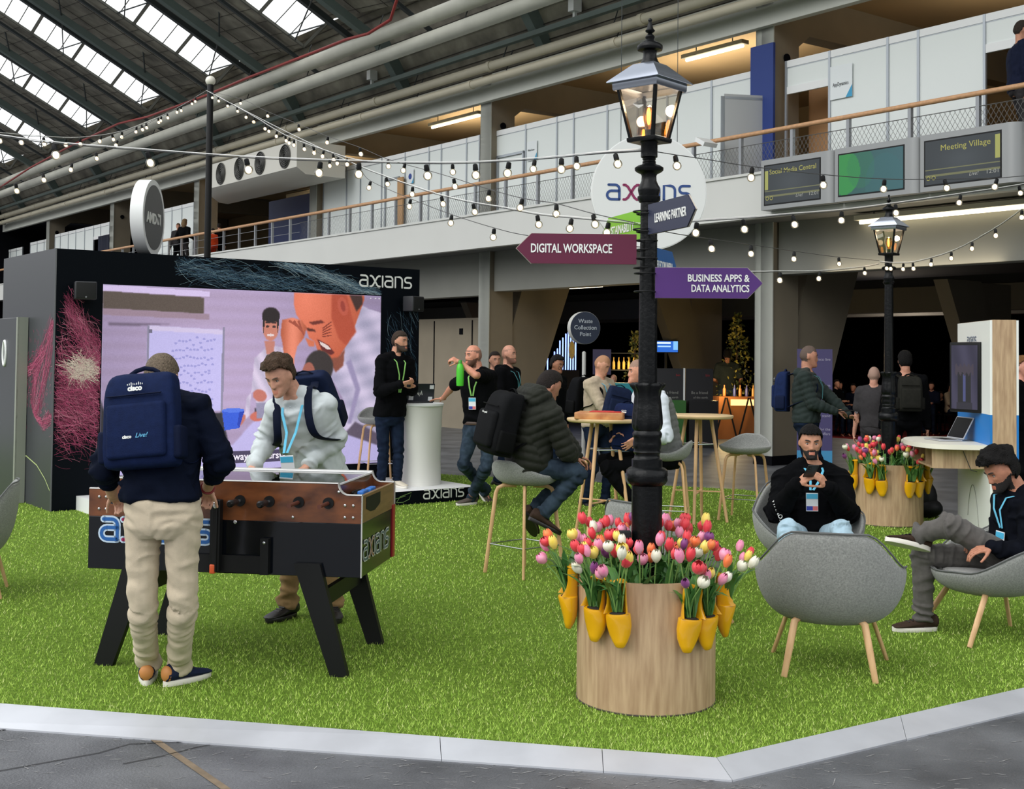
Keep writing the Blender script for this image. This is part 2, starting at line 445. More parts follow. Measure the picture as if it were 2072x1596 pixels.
v[:, 2] = np.stack([xx + np.cos(b) * ln, yy + np.sin(b) * ln, h], 1)
me = bpy.data.meshes.new('artificial_grass'); me.vertices.add(N * 3); me.vertices.foreach_set('co', v.ravel())
me.loops.add(N * 3); me.loops.foreach_set('vertex_index', np.arange(N * 3, dtype=np.int32)); me.polygons.add(N)
me.polygons.foreach_set('loop_start', np.arange(0, N * 3, 3, dtype=np.int32))
for nm, c1, c2 in (('blade_light', (176, 205, 92), 0), ('blade_mid', (140, 176, 64), 0), ('blade_dry', (196, 206, 132), 0)): me.materials.append(mat(nm, c1, .6, spec=.3))
me.polygons.foreach_set('material_index', rs.choice(3, N, p=(.42, .5, .08)).astype(np.int32))
me.update(calc_edges=True); me.validate()
go = bpy.data.objects.new('artificial_grass', me); COL.objects.link(go)
tag(go, 'short bright green artificial grass covering the raised stand floor', 'artificial grass', kind='stuff')

# ---------------------------------------------------------------- building
BAY = 7.85
for i in range(-1, 6):
    s0 = i * BAY
    mb = MB()
    # column, haunch and roof-side beam of one frame, cut from a 0.4 m slab
    poly = [(0, FZ), (.63, FZ), (.63, 6.87), (.9, 7.08), (7.9, 7.14), (7.9, 7.75), (0, 7.75)]
    mb.mi = 0
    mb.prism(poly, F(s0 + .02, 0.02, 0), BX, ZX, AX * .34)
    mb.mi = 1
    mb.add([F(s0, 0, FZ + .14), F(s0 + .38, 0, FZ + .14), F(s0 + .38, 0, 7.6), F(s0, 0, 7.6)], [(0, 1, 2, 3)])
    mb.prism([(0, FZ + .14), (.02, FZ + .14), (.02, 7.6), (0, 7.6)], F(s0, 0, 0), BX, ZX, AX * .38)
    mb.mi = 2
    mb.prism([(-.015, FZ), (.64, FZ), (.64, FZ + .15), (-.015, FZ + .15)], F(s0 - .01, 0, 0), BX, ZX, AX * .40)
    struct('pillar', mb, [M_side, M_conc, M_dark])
    mb = MB()                                              # slanting legs behind the column
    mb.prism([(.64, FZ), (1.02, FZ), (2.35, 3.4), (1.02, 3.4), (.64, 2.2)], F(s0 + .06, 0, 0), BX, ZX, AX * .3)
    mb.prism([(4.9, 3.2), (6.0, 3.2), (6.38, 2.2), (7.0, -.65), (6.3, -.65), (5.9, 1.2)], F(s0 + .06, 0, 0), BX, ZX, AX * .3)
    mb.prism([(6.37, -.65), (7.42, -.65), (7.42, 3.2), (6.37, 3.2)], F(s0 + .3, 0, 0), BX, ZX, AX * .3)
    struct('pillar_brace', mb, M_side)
    hb = MB(); hb.lathe([(.075, 0), (.075, .02)], 16); hb.v = [tuple(F(s0 - .0, .32, 6.62) + AX * (-.02 * 0) + (BX * q[0] + ZX * q[1] - AX * q[2])) for q in hb.v]
    struct('pillar_hole', hb, M_dark)
# balcony: fascia, floor slab, soffit
S0, S1 = -14, 46
mb = MB(); mb.hexa([F(S0, -.9, 3.86), F(S1, -.9, 3.86), F(S1, -.74, 3.86), F(S0, -.74, 3.86), F(S0, -.9, 4.53), F(S1, -.9, 4.53), F(S1, -.74, 4.53), F(S0, -.74, 4.53)])
mb.hexa([F(S0, -.93, 4.53), F(S1, -.93, 4.53), F(S1, -.7, 4.53), F(S0, -.7, 4.53), F(S0, -.93, 4.57), F(S1, -.93, 4.57), F(S1, -.7, 4.57), F(S0, -.7, 4.57)])
struct('balcony_fascia', mb, M_fascia)
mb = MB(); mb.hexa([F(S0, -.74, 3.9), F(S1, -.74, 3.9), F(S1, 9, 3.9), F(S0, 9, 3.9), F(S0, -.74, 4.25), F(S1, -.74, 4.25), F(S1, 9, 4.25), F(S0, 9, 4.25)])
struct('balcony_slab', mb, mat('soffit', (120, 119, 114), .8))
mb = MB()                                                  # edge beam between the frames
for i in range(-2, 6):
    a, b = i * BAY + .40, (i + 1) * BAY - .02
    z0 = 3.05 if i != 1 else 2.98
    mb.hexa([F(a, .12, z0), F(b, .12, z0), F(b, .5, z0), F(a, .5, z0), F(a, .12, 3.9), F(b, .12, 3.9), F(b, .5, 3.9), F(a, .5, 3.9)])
struct('balcony_beam', mb, mat('beam_shade_grey', (134, 134, 127), .8, vary=.08, vscale=1))  # concrete tone darkened to carry the overhang's shade
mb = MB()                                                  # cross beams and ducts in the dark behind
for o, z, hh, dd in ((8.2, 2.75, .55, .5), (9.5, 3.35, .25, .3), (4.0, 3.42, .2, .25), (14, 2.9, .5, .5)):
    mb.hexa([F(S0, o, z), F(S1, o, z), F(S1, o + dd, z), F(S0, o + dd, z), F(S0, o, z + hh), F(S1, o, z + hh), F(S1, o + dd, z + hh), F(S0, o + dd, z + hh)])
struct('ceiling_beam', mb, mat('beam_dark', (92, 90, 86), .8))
mb = MB()
mb.add([F(S0 - 10, 9, 3.9), F(S1, 9, 3.9), F(S1, 35, 3.9), F(S0 - 10, 35, 3.9)], [(0, 1, 2, 3)])
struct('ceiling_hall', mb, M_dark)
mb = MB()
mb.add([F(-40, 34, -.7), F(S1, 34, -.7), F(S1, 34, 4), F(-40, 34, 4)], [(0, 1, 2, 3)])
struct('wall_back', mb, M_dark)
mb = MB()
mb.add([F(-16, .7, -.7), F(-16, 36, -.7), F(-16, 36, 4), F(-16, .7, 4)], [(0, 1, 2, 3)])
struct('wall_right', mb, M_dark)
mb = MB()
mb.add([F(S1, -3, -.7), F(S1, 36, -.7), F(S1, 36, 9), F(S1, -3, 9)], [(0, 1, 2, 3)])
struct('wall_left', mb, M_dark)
# grey-tan double cupboard doors beside the second pillar, under the balcony
mb = MB(); mb.mi = 0
mb.hexa([F(8.3, 1.1, FZ), F(15.6, 1.1, FZ), F(15.6, 1.2, FZ), F(8.3, 1.2, FZ), F(8.3, 1.1, 2.55), F(15.6, 1.1, 2.55), F(15.6, 1.2, 2.55), F(8.3, 1.2, 2.55)])
mb.mi = 1
for s in (8.42, 10.0, 11.6, 13.2, 14.8): mb.hexa([F(s, 1.085, FZ), F(s + .03, 1.085, FZ), F(s + .03, 1.1, FZ), F(s, 1.1, FZ), F(s, 1.085, 2.5), F(s + .03, 1.085, 2.5), F(s + .03, 1.1, 2.5), F(s, 1.1, 2.5)])
for s in (9.0, 10.4): mb.hexa([F(s, 1.08, 2.17), F(s + .13, 1.08, 2.17), F(s + .13, 1.1, 2.17), F(s, 1.1, 2.17), F(s, 1.08, 2.31), F(s + .13, 1.08, 2.31), F(s + .13, 1.1, 2.31), F(s, 1.1, 2.31)])
struct('wall_inner', mb, [M_side, M_dark])

# ---------------------------------------------------------------- gallery
mb = MB()
mb.add([F(S0, .05, 7.75), F(S1 - .1, .05, 7.75), F(S1 - .1, 9, 7.75), F(S0, 9, 7.75)], [(0, 1, 2, 3)])
struct('ceiling_gallery', mb, M_tan)
mb = MB(); mb.add([F(S0, 8, 4.2), F(S1, 8, 4.2), F(S1, 8, 7.75), F(S0, 8, 7.75)], [(0, 1, 2, 3)])
struct('wall_gallery', mb, M_tan)
mb = MB(); mb.hexa([F(S0, -.12, 7.1), F(S1, -.12, 7.1), F(S1, .02, 7.1), F(S0, .02, 7.1), F(S0, -.12, 7.42), F(S1, -.12, 7.42), F(S1, .02, 7.42), F(S0, .02, 7.42)])
mb.hexa([F(S0, .02, 7.12), F(S1, .02, 7.12), F(S1, .3, 7.3), F(S0, .3, 7.3), F(S0, .02, 7.75), F(S1, .02, 7.75), F(S1, .3, 7.75), F(S0, .3, 7.75)])
struct('gallery_beam', mb, M_conc)
# white exhibition partitions along the gallery, one run per bay, each panel framed by profiles
def partition(bnds, o, zt, skip=(), zb=4.25, door=None):
    mb = MB()
    for a, b in zip(bnds[:-1], bnds[1:]):
        a, b = min(a, b), max(a, b)
        z0 = zb
        if (a, b) in skip or round(a, 2) in skip: z0 = zt - .55
        mb.mi = 0; mb.hexa([F(a + .02, o, z0), F(b - .02, o, z0), F(b - .02, o + .03, z0), F(a + .02, o + .03, z0), F(a + .02, o, zt), F(b - .02, o, zt), F(b - .02, o + .03, zt), F(a + .02, o + .03, zt)])
        mb.mi = 2
        mb.hexa([F(a + .02, o - .012, zt - .11), F(b - .02, o - .012, zt - .11), F(b - .02, o, zt - .11), F(a + .02, o, zt - .11), F(a + .02, o - .012, zt), F(b - .02, o - .012, zt), F(b - .02, o, zt), F(a + .02, o, zt)])
        mb.mi = 1
        mb.hexa([F(a + .02, o - .004, zt - .125), F(b - .02, o - .004, zt - .125), F(b - .02, o, zt - .125), F(a + .02, o, zt - .125), F(a + .02, o - .004, zt - .11), F(b - .02, o - .004, zt - .11), F(b - .02, o, zt - .11), F(a + .02, o, zt - .11)])
        if z0 > zb + .1:
            mb.mi = 2
            mb.hexa([F(a + .02, o - .014, z0), F(b - .02, o - .014, z0), F(b - .02, o, z0), F(a + .02, o, z0), F(a + .02, o - .014, z0 + .12), F(b - .02, o - .014, z0 + .12), F(b - .02, o, z0 + .12), F(a + .02, o, z0 + .12)])
    mb.mi = 1
    for a in bnds: mb.hexa([F(a - .02, o - .02, zb), F(a + .02, o - .02, zb), F(a + .02, o + .02, zb), F(a - .02, o + .02, zb), F(a - .02, o - .02, zt), F(a + .02, o - .02, zt), F(a + .02, o + .02, zt), F(a - .02, o + .02, zt)])
    return struct('wall_partition', mb, [M_ply, M_alu, M_white])
def sx_(px, y, o=.18): return onF(px, y, o)[0]
partition([-.12, sx_(1679, 300), sx_(1797, 250), sx_(1859, 230), sx_(1993, 200), sx_(2140, 180), -6.9], .18, 6.53, skip=(round(sx_(1679, 300), 2), round(sx_(2140, 180), 2)))
partition([sx_(x, 350) for x in (1002, 1064, 1127, 1161, 1229, 1290, 1350, 1440)] + [.55], .18, 6.5, skip=(round(sx_(1350, 350), 2),))
partition([sx_(x, 380) for x in (655, 702, 730, 773, 820, 868, 893, 944, 970)], .18, 6.5)
partition([sx_(x, 460) for x in (312, 330, 348, 368, 392)], .18, 6.5)
partition([sx_(x, 470) for x in (112, 123, 139, 154, 172, 190, 204, 222)], .18, 6.5, skip=(round(sx_(222, 470), 2), round(sx_(204, 470), 2)))
partition([sx_(x, 490) for x in (62, 76, 90, 105)], .18, 6.4)
partition([sx_(x, 500) for x in (10, 22, 34, 46)], .18, 6.3)
# recess with tiles between the third and fourth pillars
mb = MB(); mb.mi = 0
mb.hexa([F(16.2, 3.0, 4.25), F(23.5, 3.0, 4.25), F(23.5, 3.1, 4.25), F(16.2, 3.1, 4.25), F(16.2, 3.0, 6.9), F(23.5, 3.0, 6.9), F(23.5, 3.1, 6.9), F(16.2, 3.1, 6.9)])
struct('wall_recess', mb, mat('tile_cream', (196, 184, 152), .35, vary=.1, vscale=6))
mb = MB()
for i in range(34): mb.hexa([F(16.2, 2.99, 4.3 + i * .08), F(23.5, 2.99, 4.3 + i * .08), F(23.5, 3.0, 4.3 + i * .08), F(16.2, 3.0, 4.3 + i * .08)] + [F(16.2, 2.99, 4.308 + i * .08), F(23.5, 2.99, 4.308 + i * .08), F(23.5, 3.0, 4.308 + i * .08), F(16.2, 3.0, 4.308 + i * .08)])
struct('trim_8', mb, mat('tile_joint', (140, 132, 112), .8))
for nm, (sa, sb), o, (z0, z1), c, lab, cat in (('partition_screen', (17.6, 20.4), .9, (4.27, 6.2), (20, 40, 92), 'dark blue partition screen standing behind the gallery railing', 'screen'),):
    mb = MB(); mb.hexa([F(sa, o, z0), F(sb, o, z0), F(sb, o + .05, z0), F(sa, o + .05, z0), F(sa, o, z1), F(sb, o, z1), F(sb, o + .05, z1), F(sa, o + .05, z1)])
    tag(mb.build(nm, mat(nm, c, .6)), lab, cat)
# grey door standing open, warm plywood behind it, blue column wrap
mb = MB(); q0 = F(.12, .14, 4.27); hd = (V((-.93, -.36, 0)))
q1 = F(.5, -.62, 4.27)
mb.hexa([q0, q1, q1 + BX * .04, q0 + BX * .04] + [p + ZX * 1.72 for p in (q0, q1, q1 + BX * .04, q0 + BX * .04)])
o = struct('door_1', mb, mat('door_grey', (190, 192, 193), .5))
mb = MB(); e = (q1 - q0).normalized(); nn = e.cross(ZX)
for (a, b) in (((.03, .03), (.92, .06)), ((.03, 1.64), (.92, 1.68)), ((.02, .03), (.05, 1.68)), ((.9, .03), (.93, 1.68))):
    mb.hexa([q0 + e * a[0] - BX * .01 + ZX * a[1], q0 + e * b[0] * .9 - BX * .01 + ZX * a[1], q0 + e * b[0] * .9 + ZX * a[1], q0 + e * a[0] + ZX * a[1]] + [q0 + e * a[0] - BX * .01 + ZX * b[1], q0 + e * b[0] * .9 - BX * .01 + ZX * b[1], q0 + e * b[0] * .9 + ZX * b[1], q0 + e * a[0] + ZX * b[1]])
mb.build('door_frame', M_alu, o)
mb = MB(); mb.hexa([F(-1.6, 1.0, 4.25), F(.1, 1.0, 4.25), F(.1, 1.05, 4.25), F(-1.6, 1.05, 4.25), F(-1.6, 1.0, 6.4), F(.1, 1.0, 6.4), F(.1, 1.05, 6.4), F(-1.6, 1.05, 6.4)])
struct('wall_plywood', mb, mat('plywood_warm', (206, 158, 112), .6))
mb = MB(); mb.hexa([F(-.02, -.03, 4.3), F(.47, -.03, 4.3), F(.47, .02, 4.3), F(-.02, .02, 4.3), F(-.02, -.03, 6.83), F(.47, -.03, 6.83), F(.47, .02, 6.83), F(-.02, .02, 6.83)])
struct('pillar_wrap', mb, mat('wrap_blue', (30, 56, 128), .6))
# room notices on the partitions
for px, y, w, hgt, lab in ((1702, 165, .42, .52, 'white paper notice with blue corner on the gallery partition right of the open grey door'), (1076, 305, .34, .4, 'small white notice with blue corner beside the gallery door left of the street lamp'), (830, 357, .3, .34, 'small white notice with round blue mark on the gallery partition by the tan door')):
    s, z = onF(px, y, .15)
    t = thing('notice', lab, 'notice', F(s, .15, z))
    mb = MB(); mb.hexa([BX * 0 + AX * (-w / 2) - ZX * hgt / 2, AX * (w / 2) - ZX * hgt / 2, AX * (w / 2) - ZX * hgt / 2 + BX * .004, AX * (-w / 2) - ZX * hgt / 2 + BX * .004] + [AX * (-w / 2) + ZX * hgt / 2, AX * (w / 2) + ZX * hgt / 2, AX * (w / 2) + ZX * hgt / 2 + BX * .004, AX * (-w / 2) + ZX * hgt / 2 + BX * .004])
    mb.build('sheet', mat('notice_white', (232, 238, 240), .5), t)
    mb = MB(); mb.add([AX * (-w / 2) - ZX * hgt / 2 - BX * .003, AX * (-w / 2 + w * .3) - ZX * hgt / 2 - BX * .003, AX * (-w / 2) - ZX * (hgt / 2 - w * .45) - BX * .003], [(0, 1, 2)])
    mb.build('corner_mark', mat('notice_blue', (58, 160, 205), .5), t)
    if px == 1702: text('lettering', 'AppDynamics', .085, mat('ink', (40, 44, 50), .6), t, AX * (w / 2 - .05) - ZX * .06 - BX * .004, -AX, ZX, depth=.0005, width=.3)
    if px == 1076: text('lettering', 'Webex Room', .06, mat('ink', (40, 44, 50), .6), t, AX * (w / 2 - .04) - BX * .004, -AX, ZX, depth=.0005, width=.22)
    if px == 830:
        mb = MB(); mb.lathe([(.07, 0), (.07, .003)], 20); mb.v = [tuple(-AX * q[0] + ZX * q[1] - BX * (q[2] + .002)) for q in mb.v]; mb.build('round_mark', mat('mark_blue', (40, 70, 150), .5), t)
# tan door leaf standing in the partition
mb = MB(); s, z = onF(812, 380, .1); mb.hexa([F(s - .12, .06, 4.27), F(s + .12, .06, 4.27), F(s + .12, .1, 4.27), F(s - .12, .1, 4.27), F(s - .12, .06, 5.9), F(s + .12, .06, 5.9), F(s + .12, .1, 5.9), F(s - .12, .1, 5.9)])
struct('door_2', mb, mat('door_tan', (182, 142, 98), .6))
# white door outlines
for k, (xa, xb, yt) in enumerate(((1005, 1060, 305), (778, 808, 362))):
    sa, z = onF(xa, yt, .15); sb, _ = onF(xb, yt, .15); mb = MB(); zt = 5.95
    for (a, b, z0, z1) in ((sb, sa, zt - .05, zt), (sb, sb + .05, 4.27, zt), (sa - .05, sa, 4.27, zt)):
        mb.hexa([F(a, .14, z0), F(b, .14, z0), F(b, .165, z0), F(a, .165, z0), F(a, .14, z1), F(b, .14, z1), F(b, .165, z1), F(a, .165, z1)])
    o = struct('door_%d' % (k + 3), mb, M_alu)
# dark curtain in the far doorway
mb = MB(); sa, sb = sx_(206, 480), sx_(230, 480); n = 40
mb.grid([[F(sa + (sb - sa) * i / n, .05 + .04 * math.sin(i * 1.2), z) for i in range(n + 1)] for z in (4.27, 6.0)])
tag(solid(mb.build('curtain', mat('curtain_navy', (24, 30, 48), .85)), .01), 'dark navy curtain hanging in the far gallery doorway', 'curtain')

# balcony railing
rl = thing('balcony_railing', 'long gallery railing with oak handrail, grey posts and wire mesh', 'railing', F(0, -.82, 4.57))
def L_(s, o, z): return F(s, o, z) - F(0, -.82, 4.57)
mb = MB(); mb.sweep([L_(S0 + 1, -.84, 5.19), L_(S1 - 1, -.84, 5.19)], (.035, .045), 12, lat=(0, 0, 1)); mb.build('handrail', M_oak, rl)
posts = [sx_(x, 330, -.82) for x in (2020, 1905, 1797, 1696, 1602, 1516, 1437, 1365, 1300, 1165 + 70, 1165 + 8)]
s = posts[-1]
step = 1.02
k = 0
allp = [-6.3 + i * 1.04 for i in range(44)]
mb0 = MB(); mb0.box((0, 0, .30), (.06, .05, .60), Matrix.Rotation(FROT, 3, 'Z'))
pm = mb0.mesh('post', [M_post])
for s in allp:
    o = bpy.data.objects.new('post', pm); COL.objects.link(o); o.parent = rl; o.location = L_(s, -.82, 4.57)
mb = MB()
zb, zt = 4.60, 5.02; hgt = zt - zb; s = -7.2
for k in range(int(22 / .075)):
    a = -7.2 + k * .075
    for sg in (1, -1):
        p, q = (a, a + hgt * .62) if sg > 0 else (a + hgt * .62, a)
        w = .0035
        mb.add([L_(p - w, -.835, zb), L_(p + w, -.835, zb), L_(q + w, -.835, zt), L_(q - w, -.835, zt)], [(0, 1, 2, 3)])
mb.sweep([L_(-7.2, -.835, zt), L_(15, -.835, zt)], .006, 6); mb.build('wire_mesh', mat('wire_dark', (88, 88, 86), .5), rl, fix=False)
mb = MB()
for z in (4.78, 5.0): mb.sweep([L_(15, -.83, z), L_(36, -.83, z)], .006, 6)
mb.build('tension_wire', M_post, rl)

# ---------------------------------------------------------------- roof
PROF = [(-.05, 7.75), (-.35, 8.3), (-.7, 8.85), (-1.1, 9.4), (-1.45, 9.58), (-9, 13.5)]
def roofz(o): return 9.4 + .52 * (-1.1 - o)
mb = MB()
SW, DZ = 1.42, .40                                          # saw-tooth rooflights: the far edge of each sits lower
strips = [(12.28 + 5.22 * i, 12.28 + 5.22 * i + SW) for i in range(-3, 9)]
o_a, o_b = -1.45, -9.0
for z0, z1 in zip(PROF[:4], PROF[1:5]): mb.add([F(S0, z0[0], z0[1] - .05), F(S1 + 14, z0[0], z0[1] - .05), F(S1 + 14, z1[0], z1[1] - .05), F(S0, z1[0], z1[1] - .05)], [(0, 1, 2, 3)])
def RP(s, o, dz): return F(s, o, roofz(o) + dz)
for i in range(-1, len(strips)):
    a = strips[i][1] if i >= 0 else S0; b = strips[i + 1][0] if i + 1 < len(strips) else S1 + 16
    z0 = -DZ if i >= 0 else 0
    mb.hexa([RP(a, o_a, z0), RP(b, o_a, 0), RP(b, o_b, 0), RP(a, o_b, z0), RP(a, o_a, z0 + .03), RP(b, o_a, .03), RP(b, o_b, .03), RP(a, o_b, z0 + .03)])
struct('roof', mb, M_roof)
mb = MB()
for (oa, za), (ob, zb_) in zip(PROF[:4], PROF[1:5]):
    for t in (.0, .5): o_, z_ = oa + (ob - oa) * t, za + (zb_ - za) * t; mb.sweep([F(S0, o_ - .02, z_ - .06), F(S1, o_ - .02, z_ - .06)], .012, 4)
for k in range(18):
    o_ = o_a - .12 - k * .42
    for i in range(len(strips) - 1): mb.sweep([RP(strips[i][1], o_, -DZ - .003), RP(strips[i + 1][0], o_, -.003)], .009, 4)
for i in range(len(strips) - 1):
    for q in (.33, .66): s = strips[i][1] + (strips[i + 1][0] - strips[i][1]) * q; mb.sweep([RP(s, o_a, -DZ * (1 - q) - .003), RP(s, o_b, -DZ * (1 - q) - .003)], .010, 4)
struct('trim_9', mb, mat('joint_dark', (70, 66, 60), .9))
for i, (a, b) in enumerate(strips):
    n = 19
    w = struct('window_%d' % (i + 1), MB().add([RP(a, o_a, .05), RP(b, o_a, -DZ + .05), RP(b, o_b, -DZ + .05), RP(a, o_b, .05)], [(0, 1, 2, 3)]), glassy('roof_glass', alpha=.06, mix=.0))
    f = MB()
    for k in range(n + 1):
        o_ = o_a + (o_b - o_a) * k / n; r = .05 if k % 3 == 0 else .014
        f.sweep([RP(a, o_, .03), RP(b, o_, -DZ + .03)], r, 4)
    for s, z0 in ((a, 0), (b, -DZ)): f.hexa([RP(s - .03, o_a, z0 - .02), RP(s + .03, o_a, z0 - .02), RP(s + .03, o_b, z0 - .02), RP(s - .03, o_b, z0 - .02)] + [RP(s - .03, o_a, z0 + .05), RP(s + .03, o_a, z0 + .05), RP(s + .03, o_b, z0 + .05), RP(s - .03, o_b, z0 + .05)])
    f.build('window_frame', mat('rooflight_frame', (92, 92, 84), .7), w)
    tr = MB()
    for ds, w_, d_, m_, dr in ((-1.35, .10, .22, 0, .62), (-.20, .07, .14, 1, .30), (-3.2, .05, .08, 1, .5)):
        tr.mi = m_; s = a + ds
        tr.hexa([RP(s - w_, -.75, -dr), RP(s + w_, -.75, -dr), RP(s + w_, o_b, -dr), RP(s - w_, o_b, -dr)] + [RP(s - w_, -.75, -dr + d_), RP(s + w_, -.75, -dr + d_), RP(s + w_, o_b, -dr + d_), RP(s - w_, o_b, -dr + d_)])
    tr.mi = 1; s = a - 1.35
    for k in range(3):
        o_ = -2.6 - k * 2.4
        tr.sweep([RP(s, o_, -.5), RP(a + .1, o_ - .1, -.02)], .028, 5); tr.sweep([RP(s, o_, -.5), RP(s - 1.1, o_ - .5, -.1)], .022, 5); tr.sweep([RP(s, o_, -.45), RP(b, o_ + .9, -DZ)], .018, 5); tr.sweep([RP(a, o_ + 1.25, .02), RP(b, o_ + .7, -DZ)], .02, 5)
    tr.mi = 0; s = a - 1.35
    tr.hexa([F(s - .12, -.04, 7.8), F(s + .12, -.04, 7.8), F(s + .12, -.35, 7.8), F(s - .12, -.35, 7.8), F(s - .12, -.75, 8.9), F(s + .12, -.75, 8.9), F(s + .12, -1.2, 9.0), F(s - .12, -1.2, 9.0)])
    struct('roof_rib', tr, [M_truss, M_trussd])

# long pipes under the eaves
def pipe(name, o, z, r, m, lab, collars=()):
    t = thing(name, lab, 'pipe', F(0, o, z))
    mb = MB(); mb.sweep([AX * S0, AX * (S1 - .4)], r, 20); mb.build('tube', m, t)
    if collars:
        mb = MB(); mb.sweep([AX * -.06, AX * .06], r * 1.18, 20); me = mb.mesh('collar', [m])
        for s in collars: c = bpy.data.objects.new('collar', me); COL.objects.link(c); c.parent = t; c.location = AX * s
    h = MB(); h.sweep([ZX * 0, ZX * .55 + BX * .2], .012, 5); me = h.mesh('hanger', [M_trussd])
    for i in range(0, 11): c = bpy.data.objects.new('hanger', me); COL.objects.link(c); c.parent = t; c.location = AX * (i * 3.4)
    return t
pipe('heating_pipe', -1.5, 8.70, .16, M_pipe, 'thick grey pipe under the eaves, upper of the two thick ones')
pipe('heating_pipe', -1.5, 8.23, .155, M_pipe, 'thick grey pipe under the eaves, lower of the two thick ones')
pipe('water_pipe', -.5, 7.675, .095, M_pipec, 'thin cream pipe with collars above the gallery, upper of the cream pair', [-2 + i * 4.6 for i in range(11)])
pipe('water_pipe', -.42, 7.43, .085, M_pipec, 'thin cream pipe with collars above the gallery, lower of the cream pair', [-1.2 + i * 4.6 for i in range(11)])
mb = MB(); mb.hexa([F(S0, -.62, 7.98), F(S1 - .3, -.62, 7.98), F(S1 - .3, -.5, 7.98), F(S0, -.5, 7.98), F(S0, -.62, 8.08), F(S1 - .3, -.62, 8.08), F(S1 - .3, -.5, 8.08), F(S0, -.5, 8.08)])
tag(mb.build('cable_tray', M_truss), 'dark green cable tray running just above the cream pipes', 'cable tray')
for k, px in enumerate((748, 1158)):                       # small white boxes clipped on the tray
    s, z = onF(px, 180 if k == 0 else 44, -.62); mb = MB(); mb.box((0, 0, 0), (.2, .16, .22), Matrix.Rotation(FROT, 3, 'Z')); mb.box((0, 0, -.16), (.06, .06, .12), Matrix.Rotation(FROT, 3, 'Z'))
    tag(mb.build('sensor_box', M_white, loc=F(s, -.56, 8.305)), 'small white sensor box on the tray, %s' % ('left of the lamp post top and lower' if k == 0 else 'nearer the top edge beside the lamp finial'), 'sensor')
rh = MB(); pts = []
for (px, y) in ((-20, 392), (60, 340), (140, 297), (240, 250), (300, 236), (420, 192), (500, 158), (560, 135), (640, 104), (700, 80), (745, 68), (790, 40), (806, -10)):
    s, z = onF(px, y, -2.1); pts.append(F(s, -2.1, z))
rh.sweep(pts, .035, 8); tag(rh.build('cable_bundle', M_red), 'red cable bundle clipped along the roof edge above the pipes', 'cable')

# fluorescent battens
def batten(s0, s1, o, z, lab, cat='ceiling light', drop=.0):
    t = thing('fluorescent_batten', lab, cat, F(s0, o, z)); L = s1 - s0
    mb = MB(); mb.hexa([BX * -.09, AX * L - BX * .09, AX * L + BX * .09, BX * .09] + [q + ZX * .07 for q in (BX * -.09, AX * L - BX * .09, AX * L + BX * .09, BX * .09)]); mb.build('housing', mat('batten_white', (214, 208, 190), .5), t)
    mb = MB(); mb.sweep([AX * .05 - ZX * .03, AX * (L - .05) - ZX * .03], .028, 10); mb.build('tube', M_tubeon, t)
    for s in (.3, L - .3):
        mb = MB(); mb.sweep([AX * s + ZX * .07, AX * s + ZX * (7.74 - z if z > 5 else .12)], .01, 5); mb.build('bracket', M_trussd, t)
def bat_px(xa, ya, xb, yb, o, lab):
    (sa, za), (sb, zb2) = onF(xa, ya, o), onF(xb, yb, o); batten(min(sa, sb), max(sa, sb), o, (za + zb2) / 2, lab)
bat_px(872, 257, 973, 230, .75, 'fluorescent batten over the gallery left of the tall pillar beside the lamp')
bat_px(1385, 122, 1508, 86, .75, 'fluorescent batten over the gallery right of the street lamp top')
bat_px(1735, 452, 2130, 402, .0, 'long fluorescent batten under the balcony below the hanging monitors')
bat_px(1150, 580, 1222, 574, 1.4, 'fluorescent batten under the balcony below the burgundy arrow sign')
# warm light that the battens throw on the gallery ceiling
def lamp(loc, e, size, col=(1, .85, .62), rot=(0, 0, FROT + PI / 2), sy=None, down=True):
    l = bpy.data.lights.new('batten_glow', 'AREA'); l.energy = e; l.shape = 'RECTANGLE'; l.size = size; l.size_y = sy or .2; l.color = col
    o = bpy.data.objects.new('batten_glow', l); COL.objects.link(o); o.location = loc; o.rotation_euler = rot if down else (PI, 0, rot[2]); return o
for s in (-4, 3.5, 11.5, 19.5): lamp(F(s, 2.4, 6.6), 75, 3.2, down=False)
lamp(F(19, 2.2, 6.7), 26, 3.0)
lamp(F(-2.5, .0, 3.0), 9, 3.0, down=False)
# ================================================================ STAND: video booth
M_lam = mat('black_laminate', (4, 9, 16), .6, spec=.08)
M_lamside = mat('laminate_glare_grey', (58, 60, 66), .34)  # glare on the black end wall put in as grey; door slab shares it
M_logo = mat('logo_white', (232, 234, 230), .5)
KB = at(101, 1035)
BT, BD, BH = 4.57, 2.02, 2.78
booth = thing('video_booth', 'long black exhibition booth wall with fibre graphics and a built-in video screen', 'booth', KB, FROT)
# local x along the front (B), local y into the hall (A), front face at y = 0
mb = MB()
mb.add([(0, 0, 0), (BT, 0, 0), (BT, BD, 0), (0, BD, 0), (0, 0, BH), (BT, 0, BH), (BT, BD, BH), (0, BD, BH)], [(4, 5, 6, 7), (0, 1, 5, 4), (1, 2, 6, 5), (2, 3, 7, 6)])
mb.mi = 1; mb.add([(0, 0, 0), (0, BD, 0), (0, BD, BH), (0, 0, BH)], [(3, 2, 1, 0)])
mb.build('body', [M_lam, M_lamside], booth, fix=False)
mb = MB(); mb.box((.006, -.001, BH / 2), (.014, .006, BH)); mb.build('edge_profile', mat('edge_grey', (96, 98, 102), .4), booth)
rr = random.Random(5)
def strands(name, parent, plane, mats, gen):
    org, ux, uy, nrm = plane; mb = MB()
    for (pts, w, mi, lift) in gen: ribbon(mb, pts, w, org, ux, uy, nrm, lift, mi, ends=False)
    return mb.build(name, mats, parent, fix=False)
